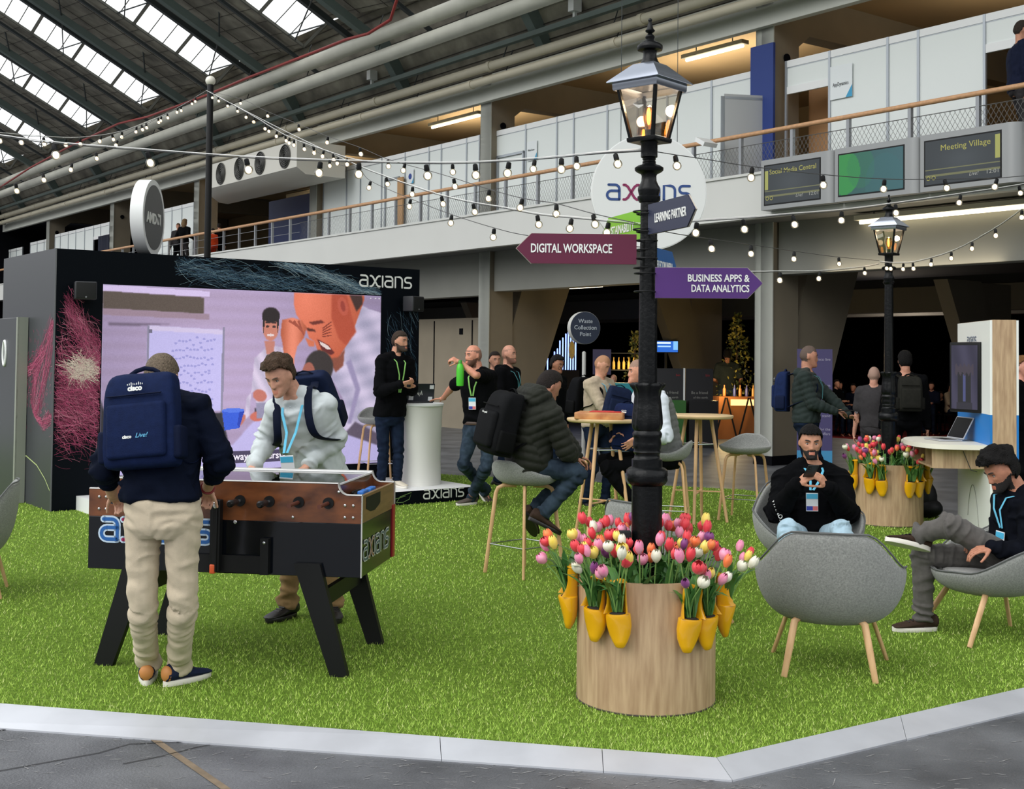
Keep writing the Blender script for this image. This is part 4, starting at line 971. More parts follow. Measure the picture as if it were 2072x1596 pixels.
for i in range(8):                                           # rods with bearings, grips and the little players
    x = .60 - .163 * i; near = i in (2, 3, 6, 7); z = .905
    rod = MB(); rod.sweep([(x, -yh - (.13 if near else .16), z), (x, yh + .16, z)], .008, 10); rod = rod.build('rod', M_steel, ft)
    for sy in (-1, 1): mb = MB(); mb.sweep([(x, sy * (yh + .001), z), (x, sy * (yh + .012), z)], .030, 20); mb.build('bearing', M_black, ft)
    mb = MB(); yb = -yh - .05
    if near: mb.sweep([(x, yb, z), (x, yb - .02, z), (x, yb - .06, z), (x, yb - .10, z), (x, yb - .115, z)], [.012, .018, .016, .020, .012], 12); mb.build('grip', mat('grip_black', (22, 22, 24), .35), rod)
    else: mb.sweep([(x, yb + .03, z), (x, yb - .10, z), (x, yb - .12, z)], [.011, .009, .012], 10); mb.build('grip', mat('rod_brown', (92, 50, 38), .35), rod)
    for k in range(3 if i % 2 else 2):
        y = (k - 1) * .2 + (.1 if not i % 2 else 0); mb = MB(); mb.cap((x, y, .845), (x, y, .92), .014, .016, 8); mb.ell((x, y, .945), .014, nu=8, nv=6); mb.build('player', mat('player_red' if i % 2 else 'player_blue', (170, 40, 40) if i % 2 else (40, 60, 150), .4), rod)
bolt = MB(); bolt.ell((0, 0, 0), (.008, .005, .008), nu=10, nv=6); bm_ = bolt.mesh('bolt', [M_steel])
for (x, z) in [(.69, .895), (.735, .895), (.69, .832), (.735, .832), (-.69, .905), (-.65, .905), (-.69, .84), (-.65, .84), (.405, .825), (.655, .965)]:
    o = bpy.data.objects.new('bolt', bm_); COL.objects.link(o); o.parent = ft; o.location = (x, -yh - .003, z)
BLUEW = mat('wordmark_blue', (34, 96, 168), .4); M_outl = mat('wordmark_outline', (196, 216, 236), .4); M_black2 = mat('outline_gap', (16, 20, 28), .5)
wordmark('wordmark', ft, (-.675, -yh - .002, .675), (1, 0, 0), (0, 0, 1), (0, -1, 0), .63, [BLUEW, M_outl, mat('wordmark_wine', (160, 40, 90), .4)], cols=(0, 2, 0, 0, 0, 0), w=.17, outline=1)
wordmark('wordmark', ft, (x1 + .002, -.33, .60), (0, 1, 0), (0, 0, 1), (1, 0, 0), .55, [mat('wordmark_teal', (60, 84, 104), .35), mat('outline_pale', (206, 210, 206), .4), mat('wordmark_rust', (130, 66, 54), .35)], cols=(0, 2, 0, 0, 0, 0), w=.12, outline=1)
for y in (-yh + .006, yh - .006): mb = MB(); mb.box((x1 + .001, y, .73), (.006, .012, .43)); mb.build('corner_trim', mat('edging_silver', (208, 208, 206), .3), ft)
mb = MB(); mb.box((x1 + .004, yh - .04, .67), (.008, .05, .30)); mb.build('red_strip', mat('strip_red', (150, 28, 34), .4), ft)
mb = MB(); mb.box((-.01, -yh - .028, .72), (.055, .05, .38)); mb.box((-.01, -yh - .05, .72), (.03, .02, .38)); cd = mb.build('coin_lever', M_black, ft); bevel(cd, .004)
mb = MB(); mb.ell((-.005, -yh - .062, .885), (.014, .006, .02)); mb.build('coin_plate', M_steel, cd)
mb = MB(); mb.rbox((-.018, -yh - .05, .545), (.028, .03, .05), .006); mb.build('lever_tip', mat('tip_orange', (226, 96, 52), .4), cd)
mb = MB(); mb.box((-.02, -yh - .012, .57), (.58, .022, .09)); mb.box((.262, -yh - .02, .615), (.045, .04, .19)); mb.build('coin_rail', M_black, ft)
mb = MB(); mb.ell((.262, -yh - .042, .69), (.008, .006, .008)); mb.ell((.085, -yh - .004, .79), (.011, .005, .011)); mb.build('screw', M_steel, ft)
for sx in (-1, 1):
    for sy in (-1, 1):
        y_ = sy * (yh - .03); s = sx
        xt0, xt1, xb0, xb1 = .42, .565, .63, .725
        if sx < 0: xt0, xt1, xb0, xb1 = -.375, -.52, -.585, -.69
        mb = MB(); yo = -.045 if sy > 0 else -.001
        if sy < 0: y_ = -yh - .03
        else: y_ = yh - .02
        mb.prism([(xt0, .585), (xt1, .585), (xb1, 0.0), (xb0, 0.0)], (0, y_, 0), (1, 0, 0), (0, 0, 1), (0, .045, 0)); bevel(mb.build('leg', M_black, ft), .004)
    xm = sx * .545 + .03
    mb = MB(); mb.box((xm, 0, .40), (.03, 2 * yh - .02, .09)); mb.build('leg_brace', M_black, ft)
# blue chalk blocks and black score ring on the right ledge
Mf = Matrix.Translation(FCn) @ Matrix.Rotation(FA, 4, 'Z')
for k, (y, lab) in enumerate(((-.18, 'blue plastic block on the table football ledge, nearer of two'), (-.02, 'blue plastic block on the table football ledge, farther of two'))):
    mb = MB(); mb.rbox((0, 0, .016), (.035, .13, .03), .006); tag(mb.build('score_block', mat('block_blue', (34, 104, 186), .4), loc=Mf @ V((x1 - .045, y, .926)), rz=FA + .04), lab, 'block', 'blue blocks on the table ledge')
mb = MB(); mb.sweep([(.035 * math.cos(a), .10 * math.sin(a), .006) for a in [2 * PI * i / 30 for i in range(30)]], .006, 8, closed=True); mb.sweep([(.02 * math.cos(a), .085 * math.sin(a), .006) for a in [2 * PI * i / 30 for i in range(30)]], .003, 6, closed=True)
tag(mb.build('cup_ring', M_black, loc=Mf @ V((x1 - .095, -.06, .927)), rz=FA), 'black oval ring set on the table football ledge beside the blue blocks', 'ring')
# ================================================================ lamp posts in round planters
M_iron = mat('cast_iron', (9, 11, 13), .32, spec=.22, bump=.12, bscale=40)
M_oakv = mat('oak_veneer', (196, 168, 134), .5, c2=(160, 130, 100), vscale=5, stretch=(7, 7, .8), detail=8, contrast=(.3, .7))
M_soil = mat('soil', (34, 26, 22), .95)
M_lampgl = glassy('lantern_glass', (255, 252, 245), .03, .4, .7)
M_flame = emis('bulb_flame', (255, 186, 92), 9.0)
LP1 = V((.686, 6.226, 0)); LP2 = V((3.93, 12.88, 0))
def zl(y): return dep(1310, y, 6.226).z
def street_lamp(loc, lab, z_base):
    t = thing('street_lamp', lab, 'street lamp', loc, 0)
    k = .00249
    shaft = [(.0795, z_base), (.0795, zl(982)), (.088, zl(980)), (.097, zl(977)), (.107, zl(970)), (.105, zl(962)), (.104, zl(951)), (.09, zl(946)), (.077, zl(944)), (.077, zl(929)), (.066, zl(926)), (.062, zl(919)), (.070, zl(914)), (.066, zl(910)), (.071, zl(905)), (.072, zl(896)), (.068, zl(887)), (.073, zl(883)), (.075, zl(877)), (.066, zl(871))]
    mb = MB(); mb.lathe(shaft[:6], 8, phase=PI / 8, smooth=False); mb.lathe(shaft[5:], 28); mb.build('base', M_iron, t)
    mb = MB(); n = 40; rings = []                                # petalled vase collar
    for y, r, lobes in ((871, 26, 0), (866, 29, .03), (856, 30, .06), (842, 29, .07), (822, 27, .07), (802, 25, .06), (790, 27, .06), (782, 32, .10), (777, 33, .13), (774, 29, .08), (778, 21, 0)):
        rings.append([V((r * k * (1 + lobes * math.cos(8 * a)) * math.cos(a), r * k * (1 + lobes * math.cos(8 * a)) * math.sin(a), zl(y))) for a in [2 * PI * i / n for i in range(n)]])
    mb.loft(rings); mb.build('vase_collar', M_iron, t)
    mb = MB(); mb.lathe([(.0495, zl(790)), (.0435, zl(408))], 8, phase=PI / 8, smooth=False)
    mb.build('shaft', M_iron, t)
    mb = MB(); mb.lathe([(r * k, zl(y)) for y, r in ((410, 19), (404, 23), (398, 23.5), (396, 20), (386, 22.5), (381, 22.5), (372, 18), (366, 15.5), (356, 15), (352, 17), (349, 24), (345, 29), (340, 29.5), (336, 24), (333, 15), (330, 13), (328, 14), (325, 12), (322, 14), (320, 13), (318, 17), (292, 17), (288, 20))], 24); mb.build('neck', M_iron, t)
    ro = math.radians(-86)
    def sq(r, z, ph=ro): return [V((r * math.cos(ph + PI / 2 * i), r * math.sin(ph + PI / 2 * i), z)) for i in range(4)]
    zb, zt = zl(285), zl(183)
    mb = MB(); mb.loft([sq(.112, zb - .01), sq(.116, zb), sq(.116, zb + .012), sq(.10, zb + .014)], smooth=False); mb.build('lantern_base', M_iron, t)
    rb, rt = .093, .158
    for i in range(4):
        a = ro + PI / 2 * i; d = V((math.cos(a), math.sin(a), 0)); mb = MB(); mb.sweep([d * rb + ZX * zb, d * rt + ZX * zt], .011, 4, smooth=False); mb.build('lantern_bar', M_iron, t)
    mb = MB(); A_, B_ = sq(rb - .004, zb + .012), sq(rt - .004, zt)
    for i in range(4): mb.add([A_[i], A_[(i + 1) % 4], B_[(i + 1) % 4], B_[i]], [(0, 1, 2, 3)])
    mb.build('lantern_glass', M_lampgl, t, fix=False)
    mb = MB(); mb.loft([sq(.185, zt - .006), sq(.19, zt), sq(.192, zt + .028), sq(.222, zt + .032), sq(.222, zt + .038), sq(.086, zl(131))], smooth=False, cap=False); mb.build('lantern_roof', mat('roof_sky_reflect', (150, 156, 168), .2, metal=.75), t)  # pale bluish colour carries the sky's reflection on the lantern roof
    mb = MB(); mb.lathe([(r * k, zl(y)) for y, r in ((133, 21), (129, 20.5), (124, 17), (116, 14), (108, 13.5), (104, 15), (102, 25), (98, 26.5), (93, 26), (88, 20), (83, 11), (80, 8.5), (78, 9), (75, 10), (72, 8), (68, 4), (64, 9.5), (62, 10), (58, 6.5), (48, 4), (44, 3), (42, 4.5), (39, 4), (37, 1.5))], 24); mb.build('finial', M_iron, t)
    bu = MB(); bu.lathe([(.012, zb + .012), (.014, zb + .05), (.016, zb + .06), (.030, zb + .10), (.034, zb + .135), (.028, zb + .165), (.010, zb + .18)], 16); bu = bu.build('bulb', glassy('bulb_amber', (255, 206, 150), .02, .3, .6), t)
    mb = MB(); mb.ell((-.004, 0, zb + .125), (.011, .011, .045), nu=10, nv=8); mb.build('filament', M_flame, bu)
    mb = MB(); mb.lathe([(.018, zb + .01), (.018, zb + .055)], 14); mb.build('socket', M_iron, t)
    l = bpy.data.lights.new('lantern_light', 'POINT'); l.energy = 5; l.color = (1, .7, .4); l.shadow_soft_size = .03
    o = bpy.data.objects.new('lantern_light', l); COL.objects.link(o); o.location = V(loc) + ZX * (zb + .22)
    return t
def planter(loc, lab):
    t = thing('planter', lab, 'planter', loc, 0)
    mb = MB(); mb.lathe([(.338, .0), (.3445, .0), (.3445, .622), (.325, .622), (.325, .52)], 96, cap=False); mb.build('drum', M_oakv, t)
    mb = MB(); mb.lathe([(.325, .535), (.2, .55), (.07, .555)], 40, cap=False); mb.build('soil', M_soil, t)
    mb = MB(); mb.lathe([(.341, .001), (.348, .001), (.348, .006), (.3446, .008)], 64, cap=False); mb.build('base_ring', mat('ring_dark', (70, 62, 54), .6), t)
    return t
planter(LP1, 'large round oak planter full of tulips around the nearer street lamp')
planter(LP2, 'round oak planter full of tulips around the farther street lamp by the kiosk')
street_lamp(LP1, 'tall black cast-iron street lamp carrying the coloured arrow signs, in the near planter', .50)
street_lamp(LP2, 'black cast-iron street lamp behind the seated man with the phone, in the far planter', .50)
for lp, lab in ((LP1, 'near'),):
    mb = MB(); mb.rbox((0, 0, 0), (.06, .05, .26), .006); tag(mb.build('socket_box', M_black, loc=lp + V((-.112, -.035, .70))), 'small black power box strapped to the foot of the near street lamp', 'power box')

# ---- clogs
M_clog = mat('clog_yellow', (236, 178, 22), .28, c2=(226, 164, 12), vscale=4, coat=.3)
def clog_mesh():
    N, L, Q = 40, .32, 10
    st = [(0, .014, .018, 0), (.02, .024, .032, 0), (.10, .038, .052, 0), (.20, .052, .070, 0), (.33, .061, .085, 0), (.43, .061, .094, 0), (.49, .060, .098, 0), (.505, .059, .097, 0), (.52, .058, .092, 1), (.58, .054, .078, 1), (.66, .049, .064, 1), (.76, .047, .058, 1), (.88, .049, .060, 1), (.945, .046, .058, 1), (.95, .046, .057, 0), (.985, .036, .048, 0), (1.0, .018, .03, 0)]
    rings = []
    for (t, w, h, op) in st:
        off = .034 * (1 - t / .3) ** 2 if t < .3 else 0
        r = []
        for i in range(N):
            if not op:
                a = 2 * PI * i / N - PI / 2; r.append(V((w * math.cos(a), -(off + h * .5 + h * .5 * math.sin(a)), t * L)))
            else:
                k = i if i <= N // 2 else N - i; sg = 1 if i <= N // 2 else -1
                if k <= Q: q = k / Q * PI / 2; x, y = w * math.sin(q), h * (1 - math.cos(q))
                else: q = (k - Q) / Q * PI / 2; x, y = (w - .008) * math.cos(q), .010 + (h - .010) * (1 - math.sin(q))
                r.append(V((sg * x, -y, t * L)))
        rings.append(r)
    mb = MB(); mb.loft(rings); me = mb.mesh('upper', [M_clog])
    bm = bmesh.new(); bm.from_mesh(me); bmesh.ops.recalc_face_normals(bm, faces=bm.faces); bm.to_mesh(me); bm.free()
    return me
CLOG = clog_mesh()
ms = MB(); ms.lathe([(.045, 0), (.03, .01), (.0, .014)], 16, cap=False); ms.v = [(q[0] * 1.1, -.052 + q[1] * .8, q[2] * .8 + .160) for q in ms.v]; CSOIL = ms.mesh('potting_soil', [M_soil])
def clog(loc, ang, z, lab, grp, tilt=0., roll=0.):
    d = V((math.cos(ang), math.sin(ang), 0))
    t = thing('clog', lab, 'clog', V(loc) + d * .3465 + ZX * z, ang + PI / 2, grp); t.rotation_euler = (tilt, roll, ang + PI / 2)
    o = bpy.data.objects.new('upper', CLOG); COL.objects.link(o); o.parent = t
    o = bpy.data.objects.new('potting_soil', CSOIL); COL.objects.link(o); o.parent = t
    return t
# ---- tulips: a flower, stem and leaves each
def petal_cup(r, h, n=6, open_=.0, ruffle=0., seed=0):
    q = random.Random(seed); mb = MB()
    for layer in range(2):
        for i in range(3):
            a0 = 2 * PI * (i + .5 * layer) / 3; P = []
            for v in range(7):
                s = v / 6; wv = math.sin(PI * min(s * .86 + .10, 1)) ** .8; row = []
                rad = r * (math.sin(PI * (.12 + .76 * s)) ** .8) * (1 - .10 * layer) * (1 + open_ * s * s)
                for u in range(5):
                    p = (u / 4 - .5); a = a0 + p * 2.25 * wv; k = rad * (1 - .10 * abs(p)) + ruffle * q.uniform(-1, 1) * s * r
                    row.append(V((k * math.cos(a), k * math.sin(a), h * (s - .07 * (abs(p) * 2) ** 2 * s) + ruffle * q.uniform(-1, 1) * .12 * h * s)))
                P.append(row)
            mb.grid(P)
    return mb
def leaf_mb(mb, L, w, lean, az, curl=.0, z0=0.):
    P = []; n = 7
    for i in range(n + 1):
        s = i / n; x = lean * L * s * s + .01 * s + curl * L * max(0, s - .6) ** 2 * 2; z = z0 + L * (s - .22 * lean * s * s - curl * max(0, s - .6) ** 2 * 2.4)
        ww = w * math.sin(PI * (.12 + .88 * s) * 1.0) ** .7 if s < 1 else .001
        row = [V((x + .35 * ww * abs(u), u * ww, z)) for u in (-.5, 0, .5)]
        R = Matrix.Rotation(az, 3, 'Z'); P.append([R @ p for p in row])
    mb.grid(P)
TCOL = {'red': ((214, 30, 52), (236, 76, 84)), 'pink': ((226, 106, 156), (240, 168, 190)), 'orange': ((228, 84, 44), (240, 140, 70)), 'white': ((240, 236, 222), (226, 226, 196)), 'yellow': ((238, 206, 60), (244, 222, 120)), 'purple': ((98, 34, 98), (140, 66, 132))}
M_stem = mat('tulip_stem', (120, 158, 84), .5); M_leaf = mat('tulip_leaf', (62, 112, 54), .42, c2=(88, 136, 70), vscale=14, stretch=(1, 1, .3))
TM = {}
for ci, (c, (a, b)) in enumerate(TCOL.items()):
    m = mat('petal_' + c, a, .45, c2=b, vscale=18, sheen=.2); TM[c] = []
    for k in range(3):
        mb = petal_cup((.021, .019, .024)[k], (.052, .056, .048)[k], open_=(.0, .0, .25)[k], ruffle=(.03, .02, .10)[k] if c in ('red', 'orange') else .015, seed=k + ci * 7); TM[c].append(mb.mesh('flower', [m]))
LM = []
for k in range(6):
    mb = MB(); leaf_mb(mb, (.19, .22, .20, .25, .21, .18)[k], (.034, .03, .042, .036, .03, .044)[k], (.25, .5, .12, .4, .75, .3)[k], 0, (0, .3, 0, .5, .2, .9)[k]); LM.append(mb.mesh('leaf', [M_leaf]))
rt = random.Random(21)
def tulip(base, head, c, lab, grp, leaves=3):
    base, head = V(base), V(head); d = head - base
    t = thing('tulip', lab, 'tulip', base, 0, grp)
    mb = MB(); side = V((d.x, d.y, 0)) * .5
    mid = d * .5 - side * .35
    mb.sweep([(0, 0, 0), mid * .6, mid + (d - mid) * .25, d], [.0038, .0036, .0034, .0036], 6); mb.build('stem', M_stem, t, fix=False)
    f = bpy.data.objects.new('flower', rt.choice(TM[c])); COL.objects.link(f); f.parent = t; f.location = d - d.normalized() * .002
    q = V((0, 0, 1)).rotation_difference((d - mid * .7).normalized()); f.rotation_mode = 'QUATERNION'; f.rotation_quaternion = q @ Quaternion((0, 0, 1), rt.uniform(0, 6)); s = rt.uniform(1.0, 1.32); f.scale = (s, s, s)
    for i in range(leaves):
        l = bpy.data.objects.new('leaf', rt.choice(LM)); COL.objects.link(l); l.parent = t; l.rotation_euler = (0, 0, rt.uniform(0, 2 * PI)); s = rt.uniform(.72, 1.08) * min(1.15, d.length / .22); l.scale = (s, s * 1.25, s)
    return t
CW = ['red'] * 13 + ['pink'] * 7 + ['orange'] * 6 + ['white'] * 2 + ['yellow'] * 3 + ['purple'] * 3
def fill(lp, n, where):
    pts = []; tries = 0
    while len(pts) < n and tries < 6000:
        tries += 1; a = rt.uniform(0, 2 * PI); r = .33 * math.sqrt(rt.random())
        p = (r * math.cos(a), r * math.sin(a))
        if r < .13 or any((p[0] - q[0]) ** 2 + (p[1] - q[1]) ** 2 < .042 ** 2 for q in pts): continue
        pts.append(p)
    for p in pts:
        c = rt.choice(CW); r = math.hypot(*p); k = 1.10 if r > .22 else 1.02
        hz = rt.uniform(.70, .79) + (.05 if p[1] > 0.05 else 0)
        tulip((lp.x + p[0] * .93, lp.y + p[1] * .93, .545), (lp.x + p[0] * k + rt.uniform(-.01, .01), lp.y + p[1] * k, hz), c, '%s tulip growing inside the round planter of the %s street lamp' % (c, where), '%s tulips inside the %s planter' % (c, where))
fill(LP1, 92, 'nearer'); fill(LP2, 60, 'farther')
def clogs(lp, where, items):
    for (ang, z, tilt, roll, word, cols, lean) in items:
        a = math.radians(ang); t = clog(lp, a, z, 'yellow wooden clog hanging on the %s planter, %s' % (where, word), 'yellow clogs on the %s planter' % where, tilt, roll)
        M = Matrix.Translation(t.location) @ t.rotation_euler.to_matrix().to_4x4()
        for k, c in enumerate(cols):
            b = M @ V((rt.uniform(-.025, .025), -.05 + rt.uniform(-.015, .012), .17)); d = V((math.cos(a), math.sin(a), 0)); s = V((-d.y, d.x, 0))
            h = b + d * (lean * .5 + rt.uniform(-.02, .05)) + s * rt.uniform(-.075, .075) + ZX * rt.uniform(.15, .27)
            tulip(b, h, c, '%s tulip growing in the clog on the %s planter, %s' % (c, where, word), '%s tulips in the clog, %s, %s planter' % (c, word, where), 3 if k < 2 else 2)
clogs(LP1, 'near', [
    (-135, .335, .0, .05, 'left of the front left pair', ['pink', 'purple', 'white', 'pink', 'red'], .10),
    (-114, .325, .0, -.07, 'right of the front left pair', ['red', 'pink', 'pink', 'white', 'yellow'], .10),
    (-67, .305, .0, .10, 'left of the front right pair', ['red', 'red', 'pink', 'white', 'purple'], .10),
    (-48, .305, .0, -.05, 'right of the front right pair', ['pink', 'pink', 'pink', 'white', 'orange', 'yellow'], .12),
    (-5, .31, .0, .0, 'sticking out on the right side', ['pink', 'pink', 'red', 'white', 'white', 'yellow'], .16),
    (-174, .345, .0, .0, 'sticking out on the left side', ['red', 'pink', 'pink', 'orange', 'yellow'], .14)])
clogs(LP2, 'far', [
    (-136, .325, .0, .05, 'left of the front left pair', ['red', 'pink', 'orange', 'yellow'], .08),
    (-116, .31, .0, -.05, 'right of the front left pair', ['pink', 'white', 'orange', 'yellow'], .08),
    (-76, .30, .0, .07, 'left of the front right pair', ['red', 'red', 'white', 'pink'], .08),
    (-57, .30, .0, -.04, 'right of the front right pair', ['yellow', 'orange', 'red', 'purple'], .08),
    (-12, .31, .0, .0, 'sticking out on the right side', ['red', 'pink'], .12),
    (-170, .34, .0, .0, 'sticking out on the left side', ['red', 'white', 'purple', 'pink'], .14)])

# ---- arrow signs on the near lamp post
def arrow_sign(lab, org, ang, L, h, c, lines, size, tx, tw, tip=.07, sgn=1, face=1, ty=0.):
    t = thing('arrow_sign', lab, 'arrow sign', org, ang)
    P = [(0, -h / 2), (L - tip, -h / 2), (L, 0), (L - tip, h / 2), (0, h / 2)]
    mb = MB(); mb.prism(P, (0, 0, 0), (1, 0, 0), (0, 0, 1), (0, .008, 0)); m = mat('sign_' + lab.split()[0], c, .45); mb.build('board', m, t)
    mb = MB(); mb.prism([(p[0] * 1.006, p[1] * 1.02) for p in P], (0, .008 if face > 0 else -.006, 0), (1, 0, 0), (0, 0, 1), (0, .006, 0)); mb.build('backing', mat('sign_edge', (188, 180, 168), .6), t)
    y = -.001 if face > 0 else .009
    for i, s in enumerate(lines):
        z = ty + (len(lines) - 1) * size * .5 - i * size * 1.02 - size * .36
        text('lettering', s, size, M_logo, t, (tx, y, z), (face, 0, 0), (0, 0, 1), 'RIGHT' if sgn > 0 and face > 0 else 'LEFT', .0008, .02, width=tw[i])
    for k in (-1, 1): mb = MB(); mb.sweep([(-.052 * math.sin(b) - .052, .052 * math.cos(b), k * h * .3) for b in [2 * PI * i / 20 for i in range(20)]], .004, 5, closed=True); mb.build('strap', M_black, t)
    return t
lx = dep(1309, 520, 6.14).x
# boards run outwards from the post; the burgundy and green ones point left so their lettering reads on the far side of the local axis
def sign(lab, y_px, h, ang, L, c, lines, size, tx, tw, left=False, off=.05, tip=.075, ty=0., yo=-.06):
    z = zl(y_px); d = V((math.cos(ang), math.sin(ang), 0)); org = V((lx, 6.226 + yo, z)) + d * off
    if not left: return arrow_sign(lab, org, ang, L, h, c, lines, size, tx, tw, tip, 1, 1, ty)
    return arrow_sign(lab, org, ang, L, h, c, lines, size, tx, tw, tip, 1, -1, ty)
t = sign('burgundy arrow sign pointing left on the near street lamp', 507, .150, PI, .60, (92, 8, 50), ['DIGITAL WORKSPACE'], .062, .53, [.405], left=True, ty=.003)
sign('purple arrow sign pointing right on the near street lamp, lowest of the signs', 573, .152, -.07, .53, (74, 32, 110), ['BUSINESS APPS &', 'DATA ANALYTICS'], .050, .465, [.305, .285], off=.045)
sign('dark navy arrow sign pointing right towards the viewer, above the purple sign', 447, .150, -1.24, .50, (30, 36, 64), ['LEARNING PARTNER'], .062, .42, [.34], off=.02, yo=-.045)
sign('lime green arrow sign pointing left, just above the burgundy sign', 452, .150, PI - 1.26, .52, (118, 182, 14), ['SUSTAINABILITY'], .062, .45, [.36], left=True, off=.03, yo=.0)
sign('blue arrow sign pointing right, half hidden behind the purple sign', 524, .150, 1.14, .50, (20, 86, 150), ['TELECOM INFRA'], .06, .43, [.30], off=.04, yo=.02, ty=-.01)

# ================================================================ seating
M_felt = mat('grey_felt', (158, 160, 156), .95, c2=(118, 120, 118), vscale=110, bump=.35, bscale=320, spec=.1, sheen=.3, detail=6, contrast=(.25, .75))
M_felt2 = mat('felt_seat', (176, 177, 173), .95, c2=(140, 141, 139), vscale=110, bump=.3, bscale=320, spec=.1, sheen=.3, detail=6, contrast=(.25, .75))
M_leg = mat('oak_leg', (222, 182, 136), .42, c2=(196, 154, 108), vscale=6, stretch=(5, 5, .7), contrast=(.3, .7))
M_plyedge = mat('oak_ply', (176, 128, 84), .5)
M_pipg = mat('piping_grey', (96, 98, 98), .8)
M_chrome = mat('chrome_bar', (204, 206, 208), .18, metal=1.)
def shell_pts(prof, nA=56, nR=11, inset=0.):
    rows = []
    for j in range(nR + 1):
        v = j / nR; row = []
        for i in range(nA):
            a = 2 * PI * i / nA; R, zr, zb, pw, cx, cy = prof(a)
            s = math.sin(v * PI / 2) ** pw; r = R * s; z = zb + (zr - zb) * (1 - math.cos(v * PI / 2)) ** 1.15
            row.append(V((cx * (1 - v) + r * math.sin(a), cy * (1 - v) - r * math.cos(a), z)))
        rows.append(row)
    return rows
def sm(x, a, b): x = min(max((x - a) / (b - a), 0), 1); return x * x * (3 - 2 * x)
def lounge_prof(a):                                          # a = 0 at the front (-y), PI at the back
    b = abs((a + PI) % (2 * PI) - PI); d = b / PI
    side = math.sin(b)
    R = .345 + .046 * math.exp(-((d - .55) / .24) ** 2) - .02 * sm(d, .8, 1)
    zr = .405 + .015 * sm(d, 0, .2) + .165 * sm(d, .22, .56) + .195 * sm(d, .58, .84)
    return R, zr, .275, .62, 0, .02
def lounge_chair():
    t = thing('lounge_chair', '', 'lounge chair')
    rows = shell_pts(lounge_prof); nA = len(rows[0])
    mb = MB()
    c = sum(rows[0], V()) / nA
    pts = [p for r in rows[1:] for p in r] + [c]; k = len(rows) - 1
    fs = [(j * nA + i, j * nA + (i + 1) % nA, (j + 1) * nA + (i + 1) % nA, (j + 1) * nA + i) for j in range(k - 1) for i in range(nA)] + [(len(pts) - 1, (i + 1) % nA, i) for i in range(nA)]
    mb.add(pts, fs, True); sh = mb.build('shell', M_felt, t); subsurf(solid(sh, .034, 0.))
    rim = rows[-1]; mb = MB(); mb.sweep([p + V((p.x, p.y, 0)).normalized() * .012 + ZX * .002 for p in rim], .006, 6, closed=True); mb.build('piping', M_pipg, sh)
    mb = MB(); n = 30; rings = []
    for (k_, z) in ((.0, .395), (.6, .398), (.90, .396), (.985, .385), (1, .368), (.96, .35), (.7, .345)): rings.append([V((.268 * k_ * math.cos(2 * PI * i / n), -.035 + .25 * k_ * math.sin(2 * PI * i / n), z - .012 * (math.sin(2 * PI * i / n)))) for i in range(n)])
    mb.loft(rings); mb.build('cushion', M_felt2, t)
    for sx in (-1, 1):
        for (xt, yt, xb, yb, zt) in ((.21, -.13, .315, -.30, .315), (.17, .17, .235, .26, .315)):
            mb = MB(); top, bot = V((sx * xt, yt, zt)), V((sx * xb, yb, 0)); kn = V((sx * (xt + .012), yt - (.02 if yt < 0 else -.015), zt - .03))
            mb.sweep([V((sx * xt * .55, yt * .6, zt - .002)), V((sx * xt * .9, yt * .95, zt - .006)), kn, kn.lerp(bot, .5), bot], [(.013, .021)] * 3 + [(.013, .020), (.012, .017)], 8, lat=(0, 1, 0) if yt > 0 else (1, 0, 0), smooth=False); bevel(mb.build('leg', M_leg, t), .003)
    for y, w in ((-.10, .20), (.14, .17)): mb = MB(); mb.box((0, y, .300), (2 * w, .034, .024)); mb.build('cross_bar', M_leg, t)
    mb = MB(); mb.rbox((0, .02, .285), (.07, .30, .02), .006); mb.build('spine', M_plyedge, t)
    return t
CHAIRS = [((1.76, 6.83), PI - .25, 'empty grey felt lounge chair seen from behind in the foreground'),
          ((2.17, 9.0), .06, 'grey felt lounge chair under the man holding a phone'),
          ((2.98, 7.70), -PI / 2 + .12, 'grey felt lounge chair at the right edge under the man with crossed legs'),
          ((1.00, 8.02), 2.25, 'empty grey felt lounge chair half hidden behind the near tulip planter'),
          ((-3.78, 8.62), -PI / 2 + .3, 'grey felt lounge chair cut off at the left edge')]
proto = lounge_chair()
for i, ((x, y), rz, lab) in enumerate(CHAIRS):
    o = proto if i == 0 else copy_tree(proto)
    o.location = (x, y, 0); o.rotation_euler = (0, 0, rz); tag(o, lab, 'lounge chair', 'grey felt lounge chairs')
def stool_prof(a):
    b = abs((a + PI) % (2 * PI) - PI); d = b / PI
    return .235 + .03 * math.exp(-((d - .5) / .3) ** 2), .765 + .015 * math.sin(b) + .125 * sm(d, .5, .95), .70, .55, 0, 0
